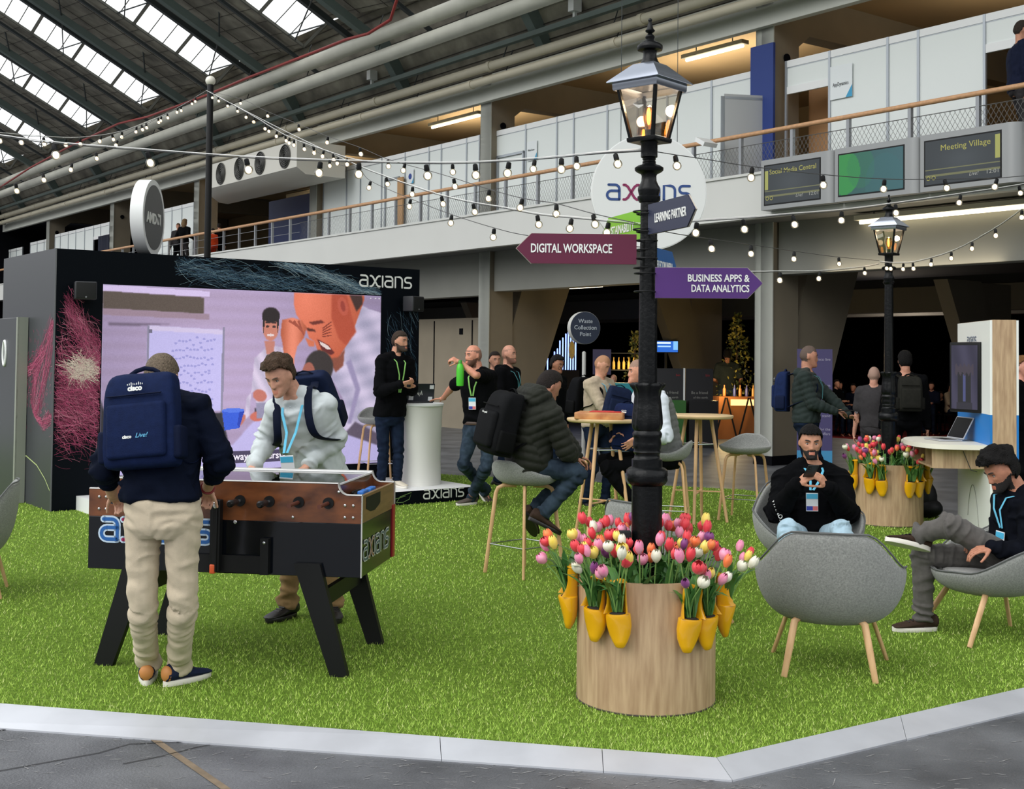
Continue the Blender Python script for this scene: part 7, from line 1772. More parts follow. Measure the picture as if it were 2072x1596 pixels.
    # ---- shoes
    if shoes is not None:
        upm, som = shoes[0], shoes[1]
        for sd, sg in (('L', 1), ('R', -1)):
            hp, kn, an = LG[sd]; td = V(g.get('t' + sd, pf)).normalized(); ft_up = V(g.get('u' + sd, (0, 0, 1))); td = td; ll = ft_up.cross(td).normalized(); ft_up = td.cross(ll).normalized()
            base = an - ft_up * (.088 * k); L = .285 * k
            mb = MB(); rows = []
            for q, w, z0, h in ((-.30, .022, .03, .045), (-.28, .036, .022, .100), (-.16, .043, .02, .116), (.0, .043, .02, .112), (.18, .044, .02, .078), (.38, .049, .02, .062), (.55, .047, .022, .050), (.66, .036, .024, .042), (.70, .018, .028, .036)):
                c = base + td * (q * L); r = []
                for i in range(16):
                    a = 2 * PI * i / 16; zz = math.sin(a); r.append(c + ll * (w * k * math.cos(a) * (1 if zz < 0 else (1 - .35 * zz * (h > .07)))) + ft_up * ((z0 + (h - z0) * (zz * .5 + .5)) * k))
                rows.append(r)
            mb.loft(rows); so_ = mb.build('shoe', upm, t)
            mb = MB(); rows = []
            for z, gf in ((.0, .94), (.004, 1.0), (.024, 1.03), (.028, .98)):
                rows.append([base + td * ((.20 + .515 * math.cos(a)) * L) + ll * (math.sin(a) * (.047 + .006 * math.cos(a)) * gf * k) + ft_up * (z + .004 * max(0, math.cos(a)) ** 4) * k for a in [2 * PI * i / 28 for i in range(28)]])
            mb.loft(rows); mb.build('sole', som, so_)
            if len(shoes) > 2:
                mb = MB(); c = base + td * (-.26 * L) + ft_up * .062 * k; mb.ell(c + td * .004, (.0375 * k, .026 * k, .042 * k), Matrix((ll, td, ft_up)).transposed(), 20, 12); mb.build('heel_tab', shoes[2], so_)
                mb = MB()
                for q in (.20, .28, .36): c = base + td * (q * L) + ft_up * (.088 - .10 * (q - .10)) * k; mb.cap(c - ll * .022 * k, c + ll * .022 * k, .0045 * k, n=6)
                mb.build('laces', shoes[3] if len(shoes) > 3 else som, so_)
    # ---- lanyard and badge
    if lanyard:
        lc, dz, bw = lanyard[0], lanyard[1], lanyard[2]
        l_, f_ = fr_(.9); out = .125 * fat + tw + .012
        c0 = sp(1.0); bc = sp(max(.2, .92 - dz)) + cf * (out + .0) * k
        if 'badge' in g: bc = g['badge'] - R
        mb = MB()
        for sg in (1, -1):
            mb.sweep([c0 - f_ * .078 * k + up * .0 * k, c0 + l_ * sg * .072 * k - f_ * .01 * k + up * .004 * k, sp(.90) + l_ * sg * .06 * k + f_ * (.105 + tw) * k, (sp(.78) + f_ * (out + .006) * k + l_ * sg * .035 * k).lerp(bc + up * .05 + l_ * sg * .015 * k, .25), bc + l_ * sg * .01 * k + up * .03], [(.0085, .0022)] * 5, 6, lat=l_)
        mb.build('lanyard', lc, t)
        if bw:
            bu_ = (up + V((0, 0, 1))).normalized(); bl = bu_.cross(f_).normalized(); rot = Matrix((bl, f_, bu_)).transposed()
            mb = MB(); mb.box(bc - bu_ * .055, (.085, .004, .13), rot); bd = mb.build('badge', mat('badge_white', (232, 236, 240), .4), t)
            mb = MB(); mb.box(bc - bu_ * .014 + f_ * .0025, (.08, .002, .036), rot); mb.build('badge_band', mat('badge_cyan', (76, 180, 220), .4), bd)
            mb = MB(); mb.mi = 0; mb.box(bc - bu_ * .100 + f_ * .0025 - bl * .018, (.044, .002, .03), rot); mb.mi = 1; mb.box(bc - bu_ * .100 + f_ * .0025 + bl * .022, (.036, .002, .03), rot); mb.build('badge_foot', [mat('badge_navy', (40, 60, 160), .4), mat('badge_coral', (214, 110, 110), .4)], bd)
    t_ = Fig(); t_.root = t; t_.A = {q: tuple(v + R for v in A[q]) for q in A}; t_.LG = {q: tuple(v + R for v in LG[q]) for q in LG}; t_.sp = lambda q: sp(q) + R; t_.cf = cf; t_.cl = cl; t_.up = up; t_.fr = fr_
    return t_
M_bags = {}
def backpack(lab, c, up, out, w, h, d, col, logo=None, straps=None, top_r=.06, side=True, plain=False):
    """c: middle of the face that lies on the wearer's back; out: away from the wearer"""
    up, out = V(up).normalized(), V(out).normalized(); out = (out - up * out.dot(up)).normalized(); lt = up.cross(out).normalized()
    m = cloth('bag_%d_%d' % (col[0], col[2]), col, .7, bscale=300, vary=.2)
    m2 = cloth('bag_trim_%d' % col[2], tuple(int(x * .72) for x in col), .6)
    t = thing('backpack', lab, 'backpack', V(c)); rot = Matrix((lt, out, up)).transposed()
    mb = MB(); n = 32; rows = []
    for (q, gx, gd) in ((-.5, .80, .66), (-.485, .93, .86), (-.42, 1.0, 1.0), (-.1, 1.0, 1.02), (.25, .97, .94), (.40, .92, .82), (.47, .84, .68), (.5, .66, .46)):
        r = []
        for i in range(n):
            a = 2 * PI * i / n; ca, sa = math.cos(a), math.sin(a); ex = .42
            r.append(rot @ V((gx * w / 2 * math.copysign(abs(ca) ** ex, ca), d * gd * .5 + d * .5 * gd * math.copysign(abs(sa) ** ex, sa), h * q)))
        rows.append(r)
    mb.loft(rows); o = subsurf(mb.build('main_body', m, t), 1)
    bake(o); p, nn = coords(o), normals(o); setco(o, p + nn * (.006 * vnoise(p * 11, 3) + .002 * vnoise(p * 34, 4))[:, None])
    mb = MB(); mb.rbox(rot @ V((0, d * 1.0, -h * .12)), (w * .80, d * .28, h * .56), .03, rot); po = mb.build('front_pocket', m, t)
    mb = MB(); mb.sweep([rot @ V((x * w * .40, d * (.99 + .02 * (1 - x * x)), h * (.245))) for x in (-1, -.5, 0, .5, .85)], [(.006, .004)] * 5, 6); mb.build('zip', m2, t)
    if side:
        for sg in (1, -1): mb = MB(); mb.rbox(rot @ V((sg * w * .5, d * .5, -h * .26)), (.05, d * .7, h * .34), .018, rot); mb.build('side_pocket', m2, t)
    mb = MB(); mb.sweep([rot @ V((x * w * .2, d * .25, h * (.49 + .06 * (1 - x * x)))) for x in (-1, -.6, 0, .6, 1)], [(.011, .005)] * 5, 8); mb.build('handle', m2, t)
    if logo:
        fo = rot @ V((0, d * 1.0, 0)); face = out
        L = lt
        if logo in ('cisco', 'both'):
            mb = MB(); q = rot @ V((0, d * .965, h * .33)); bars_logo(mb, q, L, up, out, w * .20, 0, .012); mb.build('bars_mark', M_logo, t, fix=False)
            text('lettering', 'cisco', w * .095, M_logo, t, q - up * (w * .055) + out * .012, L, up, 'CENTER', .001, .05)
        if logo == 'both':
            q = rot @ V((0, d * 1.145, -h * .20)); text('lettering', 'cisco', w * .06, M_logo, t, q - L * w * .16, L, up, depth=.001, bold=.04)
            text('script', 'Live!', w * .085, mat('script_blue', (96, 180, 220), .5), t, q + L * w * .01, L, up, depth=.001, shear=.35)
        if logo == 'small':
            q = rot @ V((0, d * 1.145, h * .10)); text('lettering', 'the pack', w * .07, M_logo, t, q - L * .02, L, up, 'CENTER', .001)
    if straps:
        for pts in straps:
            mb = MB(); P = [p - V(c) for p in pts]; Q = []
            for i in range(len(P) - 1):
                a, b, e, f = P[max(i - 1, 0)], P[i], P[i + 1], P[min(i + 2, len(P) - 1)]
                for k in range(6): s = k / 6; Q.append(.5 * ((2 * b) + (e - a) * s + (2 * a - 5 * b + 4 * e - f) * s * s + (3 * b - a - 3 * e + f) * s ** 3))
            Q.append(P[-1]); mb.sweep(Q, [(.026, .006)] * len(Q), 8, lat=lt); mb.build('strap', m2, t)
    return t
def wear(f, lab, w, h, d, col, logo=None, drop=.0, front=True, gap=.05, q=.62, lift=.0, **k):
    """put a backpack on figure f with straps over both shoulders"""
    c = f.sp(q) - f.cf * (.135 + gap) - f.up * drop; st = []
    for sd, sg in (('L', 1), ('R', -1)):
        sh = f.sp(.90) + f.cl * sg * .105
        st.append([c + f.up * h * .40 + f.cl * sg * .07 - f.cf * .02, sh - f.cf * .075 + f.up * .052, sh + f.up * (.062 + lift) + f.cf * .01, sh + f.cf * (.105 + lift) - f.up * .03, f.sp(.66) + f.cl * sg * .128 + f.cf * (.138 + lift), f.sp(.48) + f.cl * sg * (.17 + lift) + f.cf * .05, f.sp(.40) + f.cl * sg * .165 - f.cf * .06, c - f.up * h * .38 + f.cl * sg * .1])
    return backpack(lab, c, f.up, -f.cf, w, h, d, col, logo, st, **k)
# ---------------------------------------------------------------- the people of the stand
D = dep
C_navy = cloth('knit_navy', (12, 19, 36)); C_beige = cloth('chino_beige', (204, 190, 166), vary=.08); C_lblue = cloth('shirt_pale_blue', (204, 212, 214), .7, vary=.06); C_khaki = cloth('chino_khaki', (148, 120, 82))
C_black = cloth('cloth_black', (8, 9, 12), vary=.2); C_denim = cloth('denim_blue', (58, 74, 98), c2=(36, 46, 66), vscale=9); C_denimd = cloth('denim_dark', (28, 40, 60), c2=(17, 25, 42), vscale=9); C_denims = cloth('denim_slate', (58, 72, 86), c2=(34, 44, 56), vscale=9); C_denimp = cloth('denim_pale', (172, 200, 216), vary=.12)
C_olive = cloth('quilt_olive', (40, 42, 36), .5, sheen=.05, vary=.1); C_white = cloth('shirt_white', (214, 222, 230), vary=.05); C_vest = cloth('vest_grey', (112, 114, 112)); C_grey = cloth('trousers_grey', (98, 95, 92), vary=.2); C_check = cloth('shirt_dark_check', (13, 16, 25), vary=.5, vscale=14)
C_sand = cloth('sweater_sand', (190, 174, 150)); C_green = cloth('jacket_forest', (44, 54, 52), .5, sheen=.05); C_tee = cloth('tee_dark', (40, 46, 46)); C_suit = cloth('suit_navy', (26, 32, 54), .7); C_tgrey = cloth('tee_grey', (62, 60, 62))
S_white = mat('sole_white', (226, 222, 212), .6); S_dark = mat('shoe_black', (26, 24, 24), .4); S_brown = cloth('shoe_brown', (66, 52, 44), .7); S_grey = cloth('shoe_grey', (92, 84, 78), .7); S_cream = mat('shoe_cream', (214, 206, 188), .6); S_navy = cloth('shoe_navy', (34, 42, 66), .7); S_tan = mat('shoe_tan', (186, 124, 66), .6)
L_cyan = cloth('strap_cyan', (104, 190, 222), .6); L_lime = cloth('strap_lime', (146, 206, 112), .6); L_teal = cloth('strap_teal', (84, 160, 170), .6)
BELT = mat('belt_brown', (66, 48, 38), .5)

# 1 player with his back to the camera
d = 6.10
f1 = person('man in navy sweater and beige trousers at the near side of the table football', at(333, 1405),
  dict(pelvis=D(330, 1042, d), neck=D(326, 806, d + .10), head=D(327, 765, d + .20), hf=V((.10, .86, -.50)), hu=V((0, .5, .86)), cf=V((.14, .98, 0)), pf=V((.10, 1, 0)), bend=.035,
       wL=D(228, 1003, d + .27), wR=D(417, 992, d + .27), eL=D(212, 945, d + .02), eR=D(446, 930, d + .03), kL=D(287, 1222, d + .05), kR=D(369, 1222, d + .05), aL=at(292, 1384) + V((0, .05, .088)), aR=at(355, 1388) + V((0, .05, .088)), tL=V((-.22, .98, 0)), tR=V((.62, .78, 0)),
       hdL=V((.1, 1, -.35)), hnL=V((.2, -.3, -1)), curlL=.85, hdR=V((-.15, 1, -.35)), hnR=V((-.2, -.3, -1)), curlR=.85, hem=.12, cuff=.55, cuffR=.42, sleeve=.014, top_w=.026, top_name='jumper'),
  skin=(214, 166, 142), hair=dict(c=(122, 108, 92), t=.007, curl=.12, nape=-.07), vox=.0055, top=C_navy, legs=C_beige, shoes=(S_navy, S_white, S_tan, mat('lace_dark', (40, 40, 46), .7)), fat=1.07, s=1.0, eyes=False, seed=3, folds_amp=1.25)
mb = MB(); l_, f_ = f1.fr(.14); q = f1.sp(.0)
wear(f1, 'navy backpack worn by the near table football player, logo on its flap', .375, .47, .14, (20, 33, 68), 'both', drop=.005, q=.78, gap=-.01)
mb = MB(); a, b = f1.A['R'][2], f1.A['R'][1]; dd = (b - a).normalized(); u1 = dd.orthogonal().normalized(); u2 = dd.cross(u1); mb.sweep([a + dd * .03 + (u1 * math.cos(x) + u2 * math.sin(x)) * .034 for x in [2 * PI * i / 20 for i in range(20)]], .006, 6, closed=True)
mb.v = [tuple(V(q) - f1.root.location) for q in mb.v]; mb.build('bracelet', mat('bracelet_red', (120, 30, 34), .5), f1.root)

# 2 opponent leaning over the far rail
d = 8.0
f2 = person('smiling man in pale blue shirt leaning over the far side of the table football', V((-1.30, 7.98, 0)),
  dict(pelvis=D(648, 975, d + .12), neck=D(606, 812, d - .16), head=D(566, 760, d - .30), hf=V((-.42, -.78, -.50)), hu=V((-.22, -.30, .92)), cf=V((-.16, -1, -.1)), pf=V((-.2, -1, 0)), bend=.03, shL=D(655, 822, d - .13), shR=D(562, 828, d - .16),
       wL=D(622, 943, d - .14), wR=D(512, 945, d - .22), eL=D(678, 886, d - .02), eR=D(538, 892, d - .05), kL=D(655, 1120, d + .0), kR=D(592, 1115, d - .02), aL=V((-1.13, 8.0, .088)), aR=V((-1.42, 7.98, .088)), tL=V((.25, -.95, 0)), tR=V((-.5, -.85, 0)),
       hdL=V((-.55, -.75, -.35)), hnL=V((0, -.1, -1)), hdR=V((-.2, -.9, -.3)), hnR=V((.2, -.1, -1)), curlL=.5, curlR=.7, hem=-.06, sleeve=.012, top_w=.03, top_name='shirt', cuff=.10, badge=D(580, 925, d - .42)),
  skin=(214, 160, 136), hair=dict(c=(84, 66, 52), t=.026, quiff=.5, curl=.4, fq=38, line=.062, nape=-.05), vox=.006, top=C_lblue, legs=C_khaki, shoes=(S_dark, S_dark, S_dark), lanyard=(L_cyan, .5, True), collar=C_lblue, seed=7, folds_amp=1.5)
wear(f2, 'navy backpack on the back of the smiling man leaning over the table', .31, .46, .18, (26, 36, 64), None, q=.66, lift=.035)

# 3 man at the video booth
d = 14.45
f3 = person('bearded man in black hoodie and jeans standing on the booth platform beside the white pedestal', V((D(795, 983, d).x, d, .15)),
  dict(pelvis=D(788, 842, d), neck=D(796, 734, d), head=D(810, 691, d - .02), hf=V((.86, -.50, -.03)), cf=V((.62, -.78, 0)), pf=V((.5, -.86, 0)), wL=D(838, 782, d - .14), wR=D(814, 776, d - .34), eL=D(832, 788, d + .06), eR=D(768, 792, d - .18), kL=D(806, 915, d - .02), kR=D(776, 915, d - .06), aL=V((D(804, 970, d).x, d - .02, .238)), aR=V((D(772, 970, d).x, d - .05, .238)), tL=V((.6, -.8, 0)), tR=V((.1, -1, 0)), hdL=V((-.6, -.7, .1)), hnL=V((-.2, .5, .5)), hdR=V((.8, -.2, .1)), hnR=V((.2, .6, .6)), curlL=.8, curlR=.8, sleeve=.016, top_w=.028, top_name='hoodie', hem=-.08),
  skin=(206, 150, 124), hair=dict(crop=(96, 84, 74), line=.058, c=(74, 62, 54), t=.006, curl=.1), vox=.008, top=C_black, legs=C_denimd, shoes=(S_cream, S_white), beard=((78, 62, 54), .9), lanyard=(L_lime, .55, False), hood=.05, seed=9)
mb = MB(); q = D(827, 779, d - .34); mb.rbox((0, 0, 0), (.045, .03, .05), .01); tag(mb.build('cable_adapter', M_black, loc=q), 'small dark gadget held in both hands by the bearded man at the booth', 'gadget')

# 4 man drinking from a green bottle
d = 13.75
f4 = person('bald man in black polo drinking from a green bottle, leaning on the white pedestal', at(966, 1026),
  dict(pelvis=D(972, 872, d), neck=D(968, 753, d - .03), head=D(957, 720, d - .06), hf=V((-.80, -.60, -.02)), cf=V((-.42, -.9, 0)), pf=V((-.1, -1, 0)), wR=D(896, 806, d + .55), wL=D(931, 733, d - .36), eR=D(916, 782, d + .22), eL=D(962, 759, d - .42), shL=D(992, 762, d - .05), shR=D(940, 766, d + .02), kL=D(984, 945, d - .06), kR=D(938, 938, d - .05), aL=at(952, 1022) + V((0, .06, .088)), aR=at(982, 1016) + V((0, .12, .12)), tL=V((-.75, -.6, 0)), tR=V((.55, -.5, -.66)), uR=V((.3, -.4, .8)), hdR=V((-.8, .45, -.1)), hnR=V((-.1, 0, -1)), curlR=.1, spread=3, hdL=V((-.75, -.1, .35)), hnL=V((.2, .5, -.8)), curlL=.9, hem=.14, top_w=.022, sleeve=.012, top_name='polo_shirt'),
  skin=(216, 150, 124), hair=dict(crop=(140, 104, 88), line=.05, bald=True), vox=.0075, top=C_black, legs=C_denims, shoes=(S_grey, S_white), short=True, belt=BELT, collar=cloth('collar_lime', (80, 130, 80), .7), lanyard=(L_lime, .36, True), beard=((120, 84, 70), .6), fat=1.06, seed=12, folds_amp=1.3)
t = thing('drinking_bottle', 'bright green drinking bottle raised to his mouth by the bald man', 'bottle', D(931, 754, d - .42))
mb = MB(); mb.lathe([(.02, -.145), (.038, -.14), (.041, -.10), (.041, .04), (.032, .085), (.020, .10), (.018, .125), (.0, .127)], 20); mb.build('body', mat('bottle_green', (70, 190, 40), .35), t)
mb = MB(); mb.lathe([(.0205, .10), (.0205, .13), (.012, .137)], 16); mb.build('cap', mat('cap_green', (50, 140, 36), .4), t)

# 5 man in a quilted jacket on the bar stool
d = 9.62
f5 = person('man in olive quilted jacket and jeans sitting on a bar stool, turned away', V((.20, 9.70, 0)),
  dict(pelvis=D(1070, 935, d + .02), neck=D(1100, 806, d + .03), head=D(1112, 781, d + .10), hf=V((.80, .38, -.42)), hu=V((.36, .12, .92)), cf=V((.88, .46, 0)), pf=V((.92, .34, 0)), sit=True, bend=.05, shR=D(1116, 842, d - .15), shL=D(1102, 838, d + .22), wR=D(1158, 925, d + .10), wL=D(1168, 922, d + .30), eR=D(1146, 912, d - .12), eL=D(1150, 902, d + .36), kR=D(1172, 958, d - .05), kL=D(1160, 950, d + .28), aR=D(1098, 1040, d - .02), aL=D(1074, 1036, d + .16), tR=V((.85, .2, -.45)), tL=V((.3, .6, -.7)), hdR=V((.8, .4, -.3)), hnR=V((0, 0, -1)), hdL=V((.8, .2, -.3)), hnL=V((0, 0, -1)), hem=-.20, sleeve=.024, top_w=.045, top_name='quilted_jacket'),
  skin=(186, 130, 106), hair=dict(c=(44, 38, 36), t=.008, curl=.1, nape=-.08), vox=.0065, top=C_olive, legs=C_denims, shoes=(S_brown, S_dark), quilt=.015, hood=.112, eyes=True, fat=1.06, seed=15)
wear(f5, 'big black backpack on the man in the quilted jacket', .34, .50, .21, (19, 20, 22), 'small', q=.50, gap=.05)

# 6 man hugging a backpack behind the lamp
d = 12.05
f6 = person('man in grey vest over white shirt sitting behind the street lamp, hugging a navy backpack', V((1.35, 12.05, 0)),
  dict(pelvis=D(1348, 925, d), neck=D(1312, 790, d - .02), head=D(1290, 752, d - .03), hf=V((-.97, -.22, -.05)), cf=V((-.90, -.42, 0)), pf=V((-.95, -.25, 0)), sit=True, bend=.03, shL=D(1336, 812, d - .2), wL=D(1288, 886, d - .44), wR=D(1240, 890, d - .16), eL=D(1346, 884, d - .32), eR=D(1290, 885, d + .12), kL=D(1226, 945, d - .20), kR=D(1222, 930, d + .10), aL=D(1286, 1020, d - .16), aR=D(1280, 1015, d + .14), tL=V((-.9, -.1, -.35)), tR=V((-.9, .1, -.35)), hdL=V((-.75, .15, -.65)), hnL=V((-.3, .8, .1)), curlL=.25, hdR=V((.5, -.4, .5)), hnR=V((.5, -.7, 0)), curlR=.5, spread=4, hem=-.08, sleeve=.014, top_w=.022, top_name='shirt', cuff=.12),
  skin=(212, 152, 126), hair=dict(crop=(150, 120, 104), line=.05), vox=.007, top=C_white, vest=C_vest, legs=C_black, shoes=(S_dark, S_dark), lanyard=(L_cyan, .4, False), collar=cloth('collar_grey', (150, 152, 152)), seed=18, fat=1.05)
bc = D(1266, 868, d - .16)
backpack('navy backpack hugged on his lap by the man behind the street lamp', bc + V((.02, .0, .02)), V((.05, 0, 1)), V((-.50, -.86, 0)), .26, .46, .10, (22, 34, 68), 'cisco')

# 7 man with a phone in the lounge chair
d = 9.12
f7 = person('bearded man in black hoodie and pale jeans looking over the phone in his hands', V((2.15, 8.95, 0)),
  dict(pelvis=D(1645, 1082, d + .02), neck=D(1642, 952, d + .10), head=D(1640, 896, d + .02), hf=V((-.10, -.98, -.06)), hu=V((.02, 0, 1)), cf=V((-.05, -1, 0)), pf=V((0, -1, 0)), sit=True, bend=.05, shR=D(1586, 974, d + .04), shL=D(1700, 974, d + .04), eR=D(1572, 1036, d - .10), eL=D(1716, 1036, d - .10), wR=D(1612, 980, d - .36), wL=D(1676, 986, d - .36), kR=D(1592, 1070, d - .46), kL=D(1702, 1072, d - .46), aR=V((1.93, 8.40, .09)), aL=V((2.36, 8.42, .09)), hdR=V((.70, -.10, .55)), hnR=V((.55, .55, -.45)), curlR=.55, thR=1, hdL=V((-.60, -.12, .70)), hnL=V((-.6, .6, -.2)), curlL=.45, thL=1, hem=-.08, sleeve=.022, top_w=.034, top_name='hoodie', cuff=.03, badge=D(1643, 1000, d - .20)),
  skin=(192, 138, 110), hair=dict(c=(22, 20, 20), t=.016, quiff=.3, curl=.2, line=.056, nape=-.06, brow=(20, 18, 18)), vox=.0048, top=C_black, legs=C_denimp, shoes=(S_white, S_white), beard=((30, 25, 24), 1.), lanyard=(L_cyan, .5, True), hood=.062, seed=21, folds_amp=1.3)
t = thing('phone', 'dark phone held in both hands by the seated man in black hoodie', 'phone', D(1641, 953, d - .44)); t.rotation_euler = (math.radians(52), 0, .12)
mb = MB(); mb.rbox((0, 0, 0), (.080, .011, .148), .006); mb.build('case', mat('phone_case', (20, 22, 24), .4), t)
mb = MB(); mb.ell((-.022, -.006, .05), (.009, .003, .009)); mb.ell((-.022, -.006, .028), (.009, .003, .009)); mb.build('camera_lens', mat('lens', (8, 10, 14), .1), t)
text('sleeve_lettering', 'WAND.', .045, M_logo, f7.root, D(1561, 1012, d - .20) - f7.root.location, V((.35, -.15, -.9)), V((.9, .1, .35)), depth=.0008)

# 8 man with crossed legs on the right
d = 7.68
f8 = person('dark-haired bearded man in black checked shirt, sitting with crossed legs at the right edge', V((2.9, 7.70, 0)),
  dict(pelvis=D(2040, 1128, d + .03), neck=D(2072, 1008, d + .02), head=D(2024, 952, d), hf=V((-.86, -.18, -.46)), hu=V((-.44, -.05, .9)), cf=V((-.97, -.22, -.1)), pf=V((-.98, -.12, 0)), sit=True, bend=.05, shL=D(2088, 1052, d - .19), shR=D(2092, 1036, d + .21), eL=D(2084, 1120, d - .22), wL=D(2010, 1108, d - .22), eR=D(2068, 1110, d + .22), wR=D(2000, 1092, d + .02), kL=D(1924, 1062, d - .10), aL=D(1856, 1082, d + .04), kR=D(1868, 1122, d + .10), aR=V((2.60, 7.80, .088)), tL=V((-.96, -.1, .22)), uL=V((.2, .35, .9)), tR=V((-1, -.14, 0)), hdL=V((-.95, .1, -.15)), hnL=V((0, .3, -1)), hdR=V((-.9, -.3, -.1)), hnR=V((0, 0, -1)), curlL=.4, curlR=.4, hem=-.06, sleeve=.016, top_w=.028, top_name='shirt', badge=D(2024, 1078, d - .06)),
  skin=(190, 132, 106), hair=dict(c=(24, 22, 22), t=.040, quiff=.4, curl=.55, fq=34, line=.054, nape=-.07, brow=(24, 22, 22)), vox=.0048, top=C_check, legs=C_grey, shoes=(S_brown, S_white, S_brown, S_dark), beard=((36, 30, 28), 1.), lanyard=(L_cyan, .45, True), seed=24, folds_amp=1.4, s=1.02)

# ---------------------------------------------------------------- people farther back
def stander(lab, px, yt, yf, Y, face, pal, skin=(206, 148, 122), hair=None, z0=FZ, legs=C_denimd, top=C_black, arm=None, beard=None, lanyard=None, hood=None, short=False, vox=.012, step=.06, eyes=True, quilt=0., seed=1, fat=1., lean=0., shoes=None, hf=None, hem=-.08, **kw):
    """a standing figure: crown at pixel row yt, feet under pixel column px at depth Y on level z0"""
    c = D(px, yt, Y); Hh = c.z - z0; s = Hh / 1.80; fc = V(face).normalized(); lt = V((0, 0, 1)).cross(fc); b = V((c.x, Y, z0))
    J = dict(pelvis=b + ZX * .95 * s, neck=b + ZX * 1.49 * s + fc * lean, head=b + ZX * 1.675 * s + fc * (.03 + lean * 1.3), hf=V(hf) if hf else fc, cf=fc, pf=fc, hem=hem, sleeve=.014, top_w=.024,
             aL=b + lt * .12 * s + fc * step + ZX * .088, aR=b - lt * .12 * s - fc * step + ZX * .088, tL=fc + lt * .2, tR=fc - lt * .2)
    for sd, sg in (('L', 1), ('R', -1)):
        a = (arm or {}).get(sd)
        if a: J['w' + sd] = b + lt * sg * a[0] + fc * a[1] + ZX * a[2] * s; J['hd' + sd] = fc * .7 - lt * sg * .6; J['hn' + sd] = V((0, 0, -1)) * .6 - lt * sg * .5
        else: J['w' + sd] = b + lt * sg * .27 * s + fc * .04 + ZX * .86 * s; J['hd' + sd] = V((0, 0, -1)); J['h' + sd] = -fc
    J.update(kw)
    return person(lab, b, J, skin, hair, vox, top, legs, shoes or (S_dark, S_dark), lanyard, fat, s, eyes, beard, quilt, hood, short, seed=seed)
f9 = stander('bald man in black jacket with grey hood, standing behind the bottle drinker', 1027, 697, 0, 16.3, (.82, -.45, 0), 0, hair=dict(crop=(176, 130, 110), line=.055, bald=True), hood=.06, lanyard=(L_teal, .45, True), beard=((140, 100, 84), .6), seed=31, fat=1.05, skin=(214, 156, 132))
stander('dark-haired man whose face shows between the bottle drinker and the bald man', 1000, 711, 0, 17.6, (.4, -.9, 0), 0, hair=dict(c=(50, 42, 38), t=.008), top=cloth('shirt_blue', (90, 120, 160)), seed=32)
stander('man with glasses and dark hair behind the quilted jacket', 1124, 719, 0, 16.6, (.85, -.5, 0), 0, hair=dict(c=(24, 22, 24), t=.018, quiff=.3), hf=(.75, -.62, -.2), top=C_black, skin=(178, 124, 98), seed=33)
q = D(1124, 740, 16.5)
mb = MB(); hm = V((.75, -.62, -.2)).normalized(); hl = V((0, 0, 1)).cross(hm).normalized()
for sg in (1, -1): mb.sweep([q + V((0, .0, -.01)) + hm * .095 + hl * (sg * .034 + .026 * math.cos(a)) + ZX * .02 * math.sin(a) for a in [2 * PI * i / 16 for i in range(16)]], .003, 5, closed=True)
mb.cap(q + hm * .10 + hl * .01 - ZX * .005, q + hm * .10 - hl * .01 - ZX * .005, .003, n=5)
tag(mb.build('glasses', M_black), 'black-framed glasses on the dark-haired man behind the quilted jacket', 'glasses')
f12 = stander('balding man in sand-coloured sweater holding a dark bag, behind the first bistro table', 1206, 717, 0, 14.2, (.72, -.62, 0), 0, hair=dict(crop=(170, 124, 92), line=.06), hf=(.75, -.5, -.45), top=C_sand, lean=.05, arm=dict(L=(.16, .36, 1.16), R=(.10, .44, 1.10)), lanyard=(L_cyan, .6, True), skin=(216, 158, 130), legs=C_denimd, seed=34)
wear(f12, 'black backpack worn by the man in the sand-coloured sweater', .30, .46, .17, (18, 19, 22), None, q=.58)
bq = D(1245, 810, 13.85)
backpack('dark navy bag held open in front of him by the man in the sand-coloured sweater', bq + V((0, .06, -.05)), V((.25, 0, 1)), V((.3, -.95, 0)), .30, .42, .14, (26, 36, 62), None, side=False)
f13 = stander('man in dark T-shirt and jeans standing in the far hall, back to camera', 1472, 706, 0, 27.4, (.1, 1, 0), 0, hair=dict(c=(20, 18, 18), t=.012), top=C_tee, legs=C_denims, short=True, arm=dict(L=(.20, .25, 1.1), R=(.28, .20, 1.08)), skin=(150, 100, 76), vox=.014, eyes=False, seed=35, fat=1.05, lanyard=(cloth('strap_yellow', (170, 160, 70)), .4, False))
f14 = stander('man in dark green padded jacket looking at his phone in front of the grey column', 1632, 698, 0, 14.0, (.90, -.35, 0), 0, z0=0., hair=dict(crop=(92, 76, 68), line=.06), hf=(.95, -.12, -.12), top=C_green, legs=C_denimd, arm=dict(R=(.12, .34, 1.08), L=(.12, .46, 1.02)), quilt=.012, vox=.009, hood=.058, lanyard=(L_teal, .5, False), skin=(196, 140, 116), seed=36, fat=1.08, shoes=(S_brown, S_white))
wear(f14, 'navy backpack with white logo worn by the man in the dark green padded jacket', .30, .46, .16, (30, 44, 84), 'both', q=.60, gap=.06)
mb = MB(); q = f14.A['R'][2] + f14.cf * .11 + ZX * .015; mb.rbox((0, 0, 0), (.15, .075, .01), .006); tag(mb.build('phone', M_black, loc=q, rz=.1), 'black phone held by the man in the dark green padded jacket', 'phone')
f15 = stander('man in grey T-shirt with a tattooed arm, half hidden behind the far street lamp', 1768, 741, 0, 15.6, (.4, .9, 0), 0, hair=dict(crop=(160, 130, 116), line=.03), top=C_tgrey, legs=C_tgrey, short=True, skin=(206, 150, 128), eyes=False, seed=37)
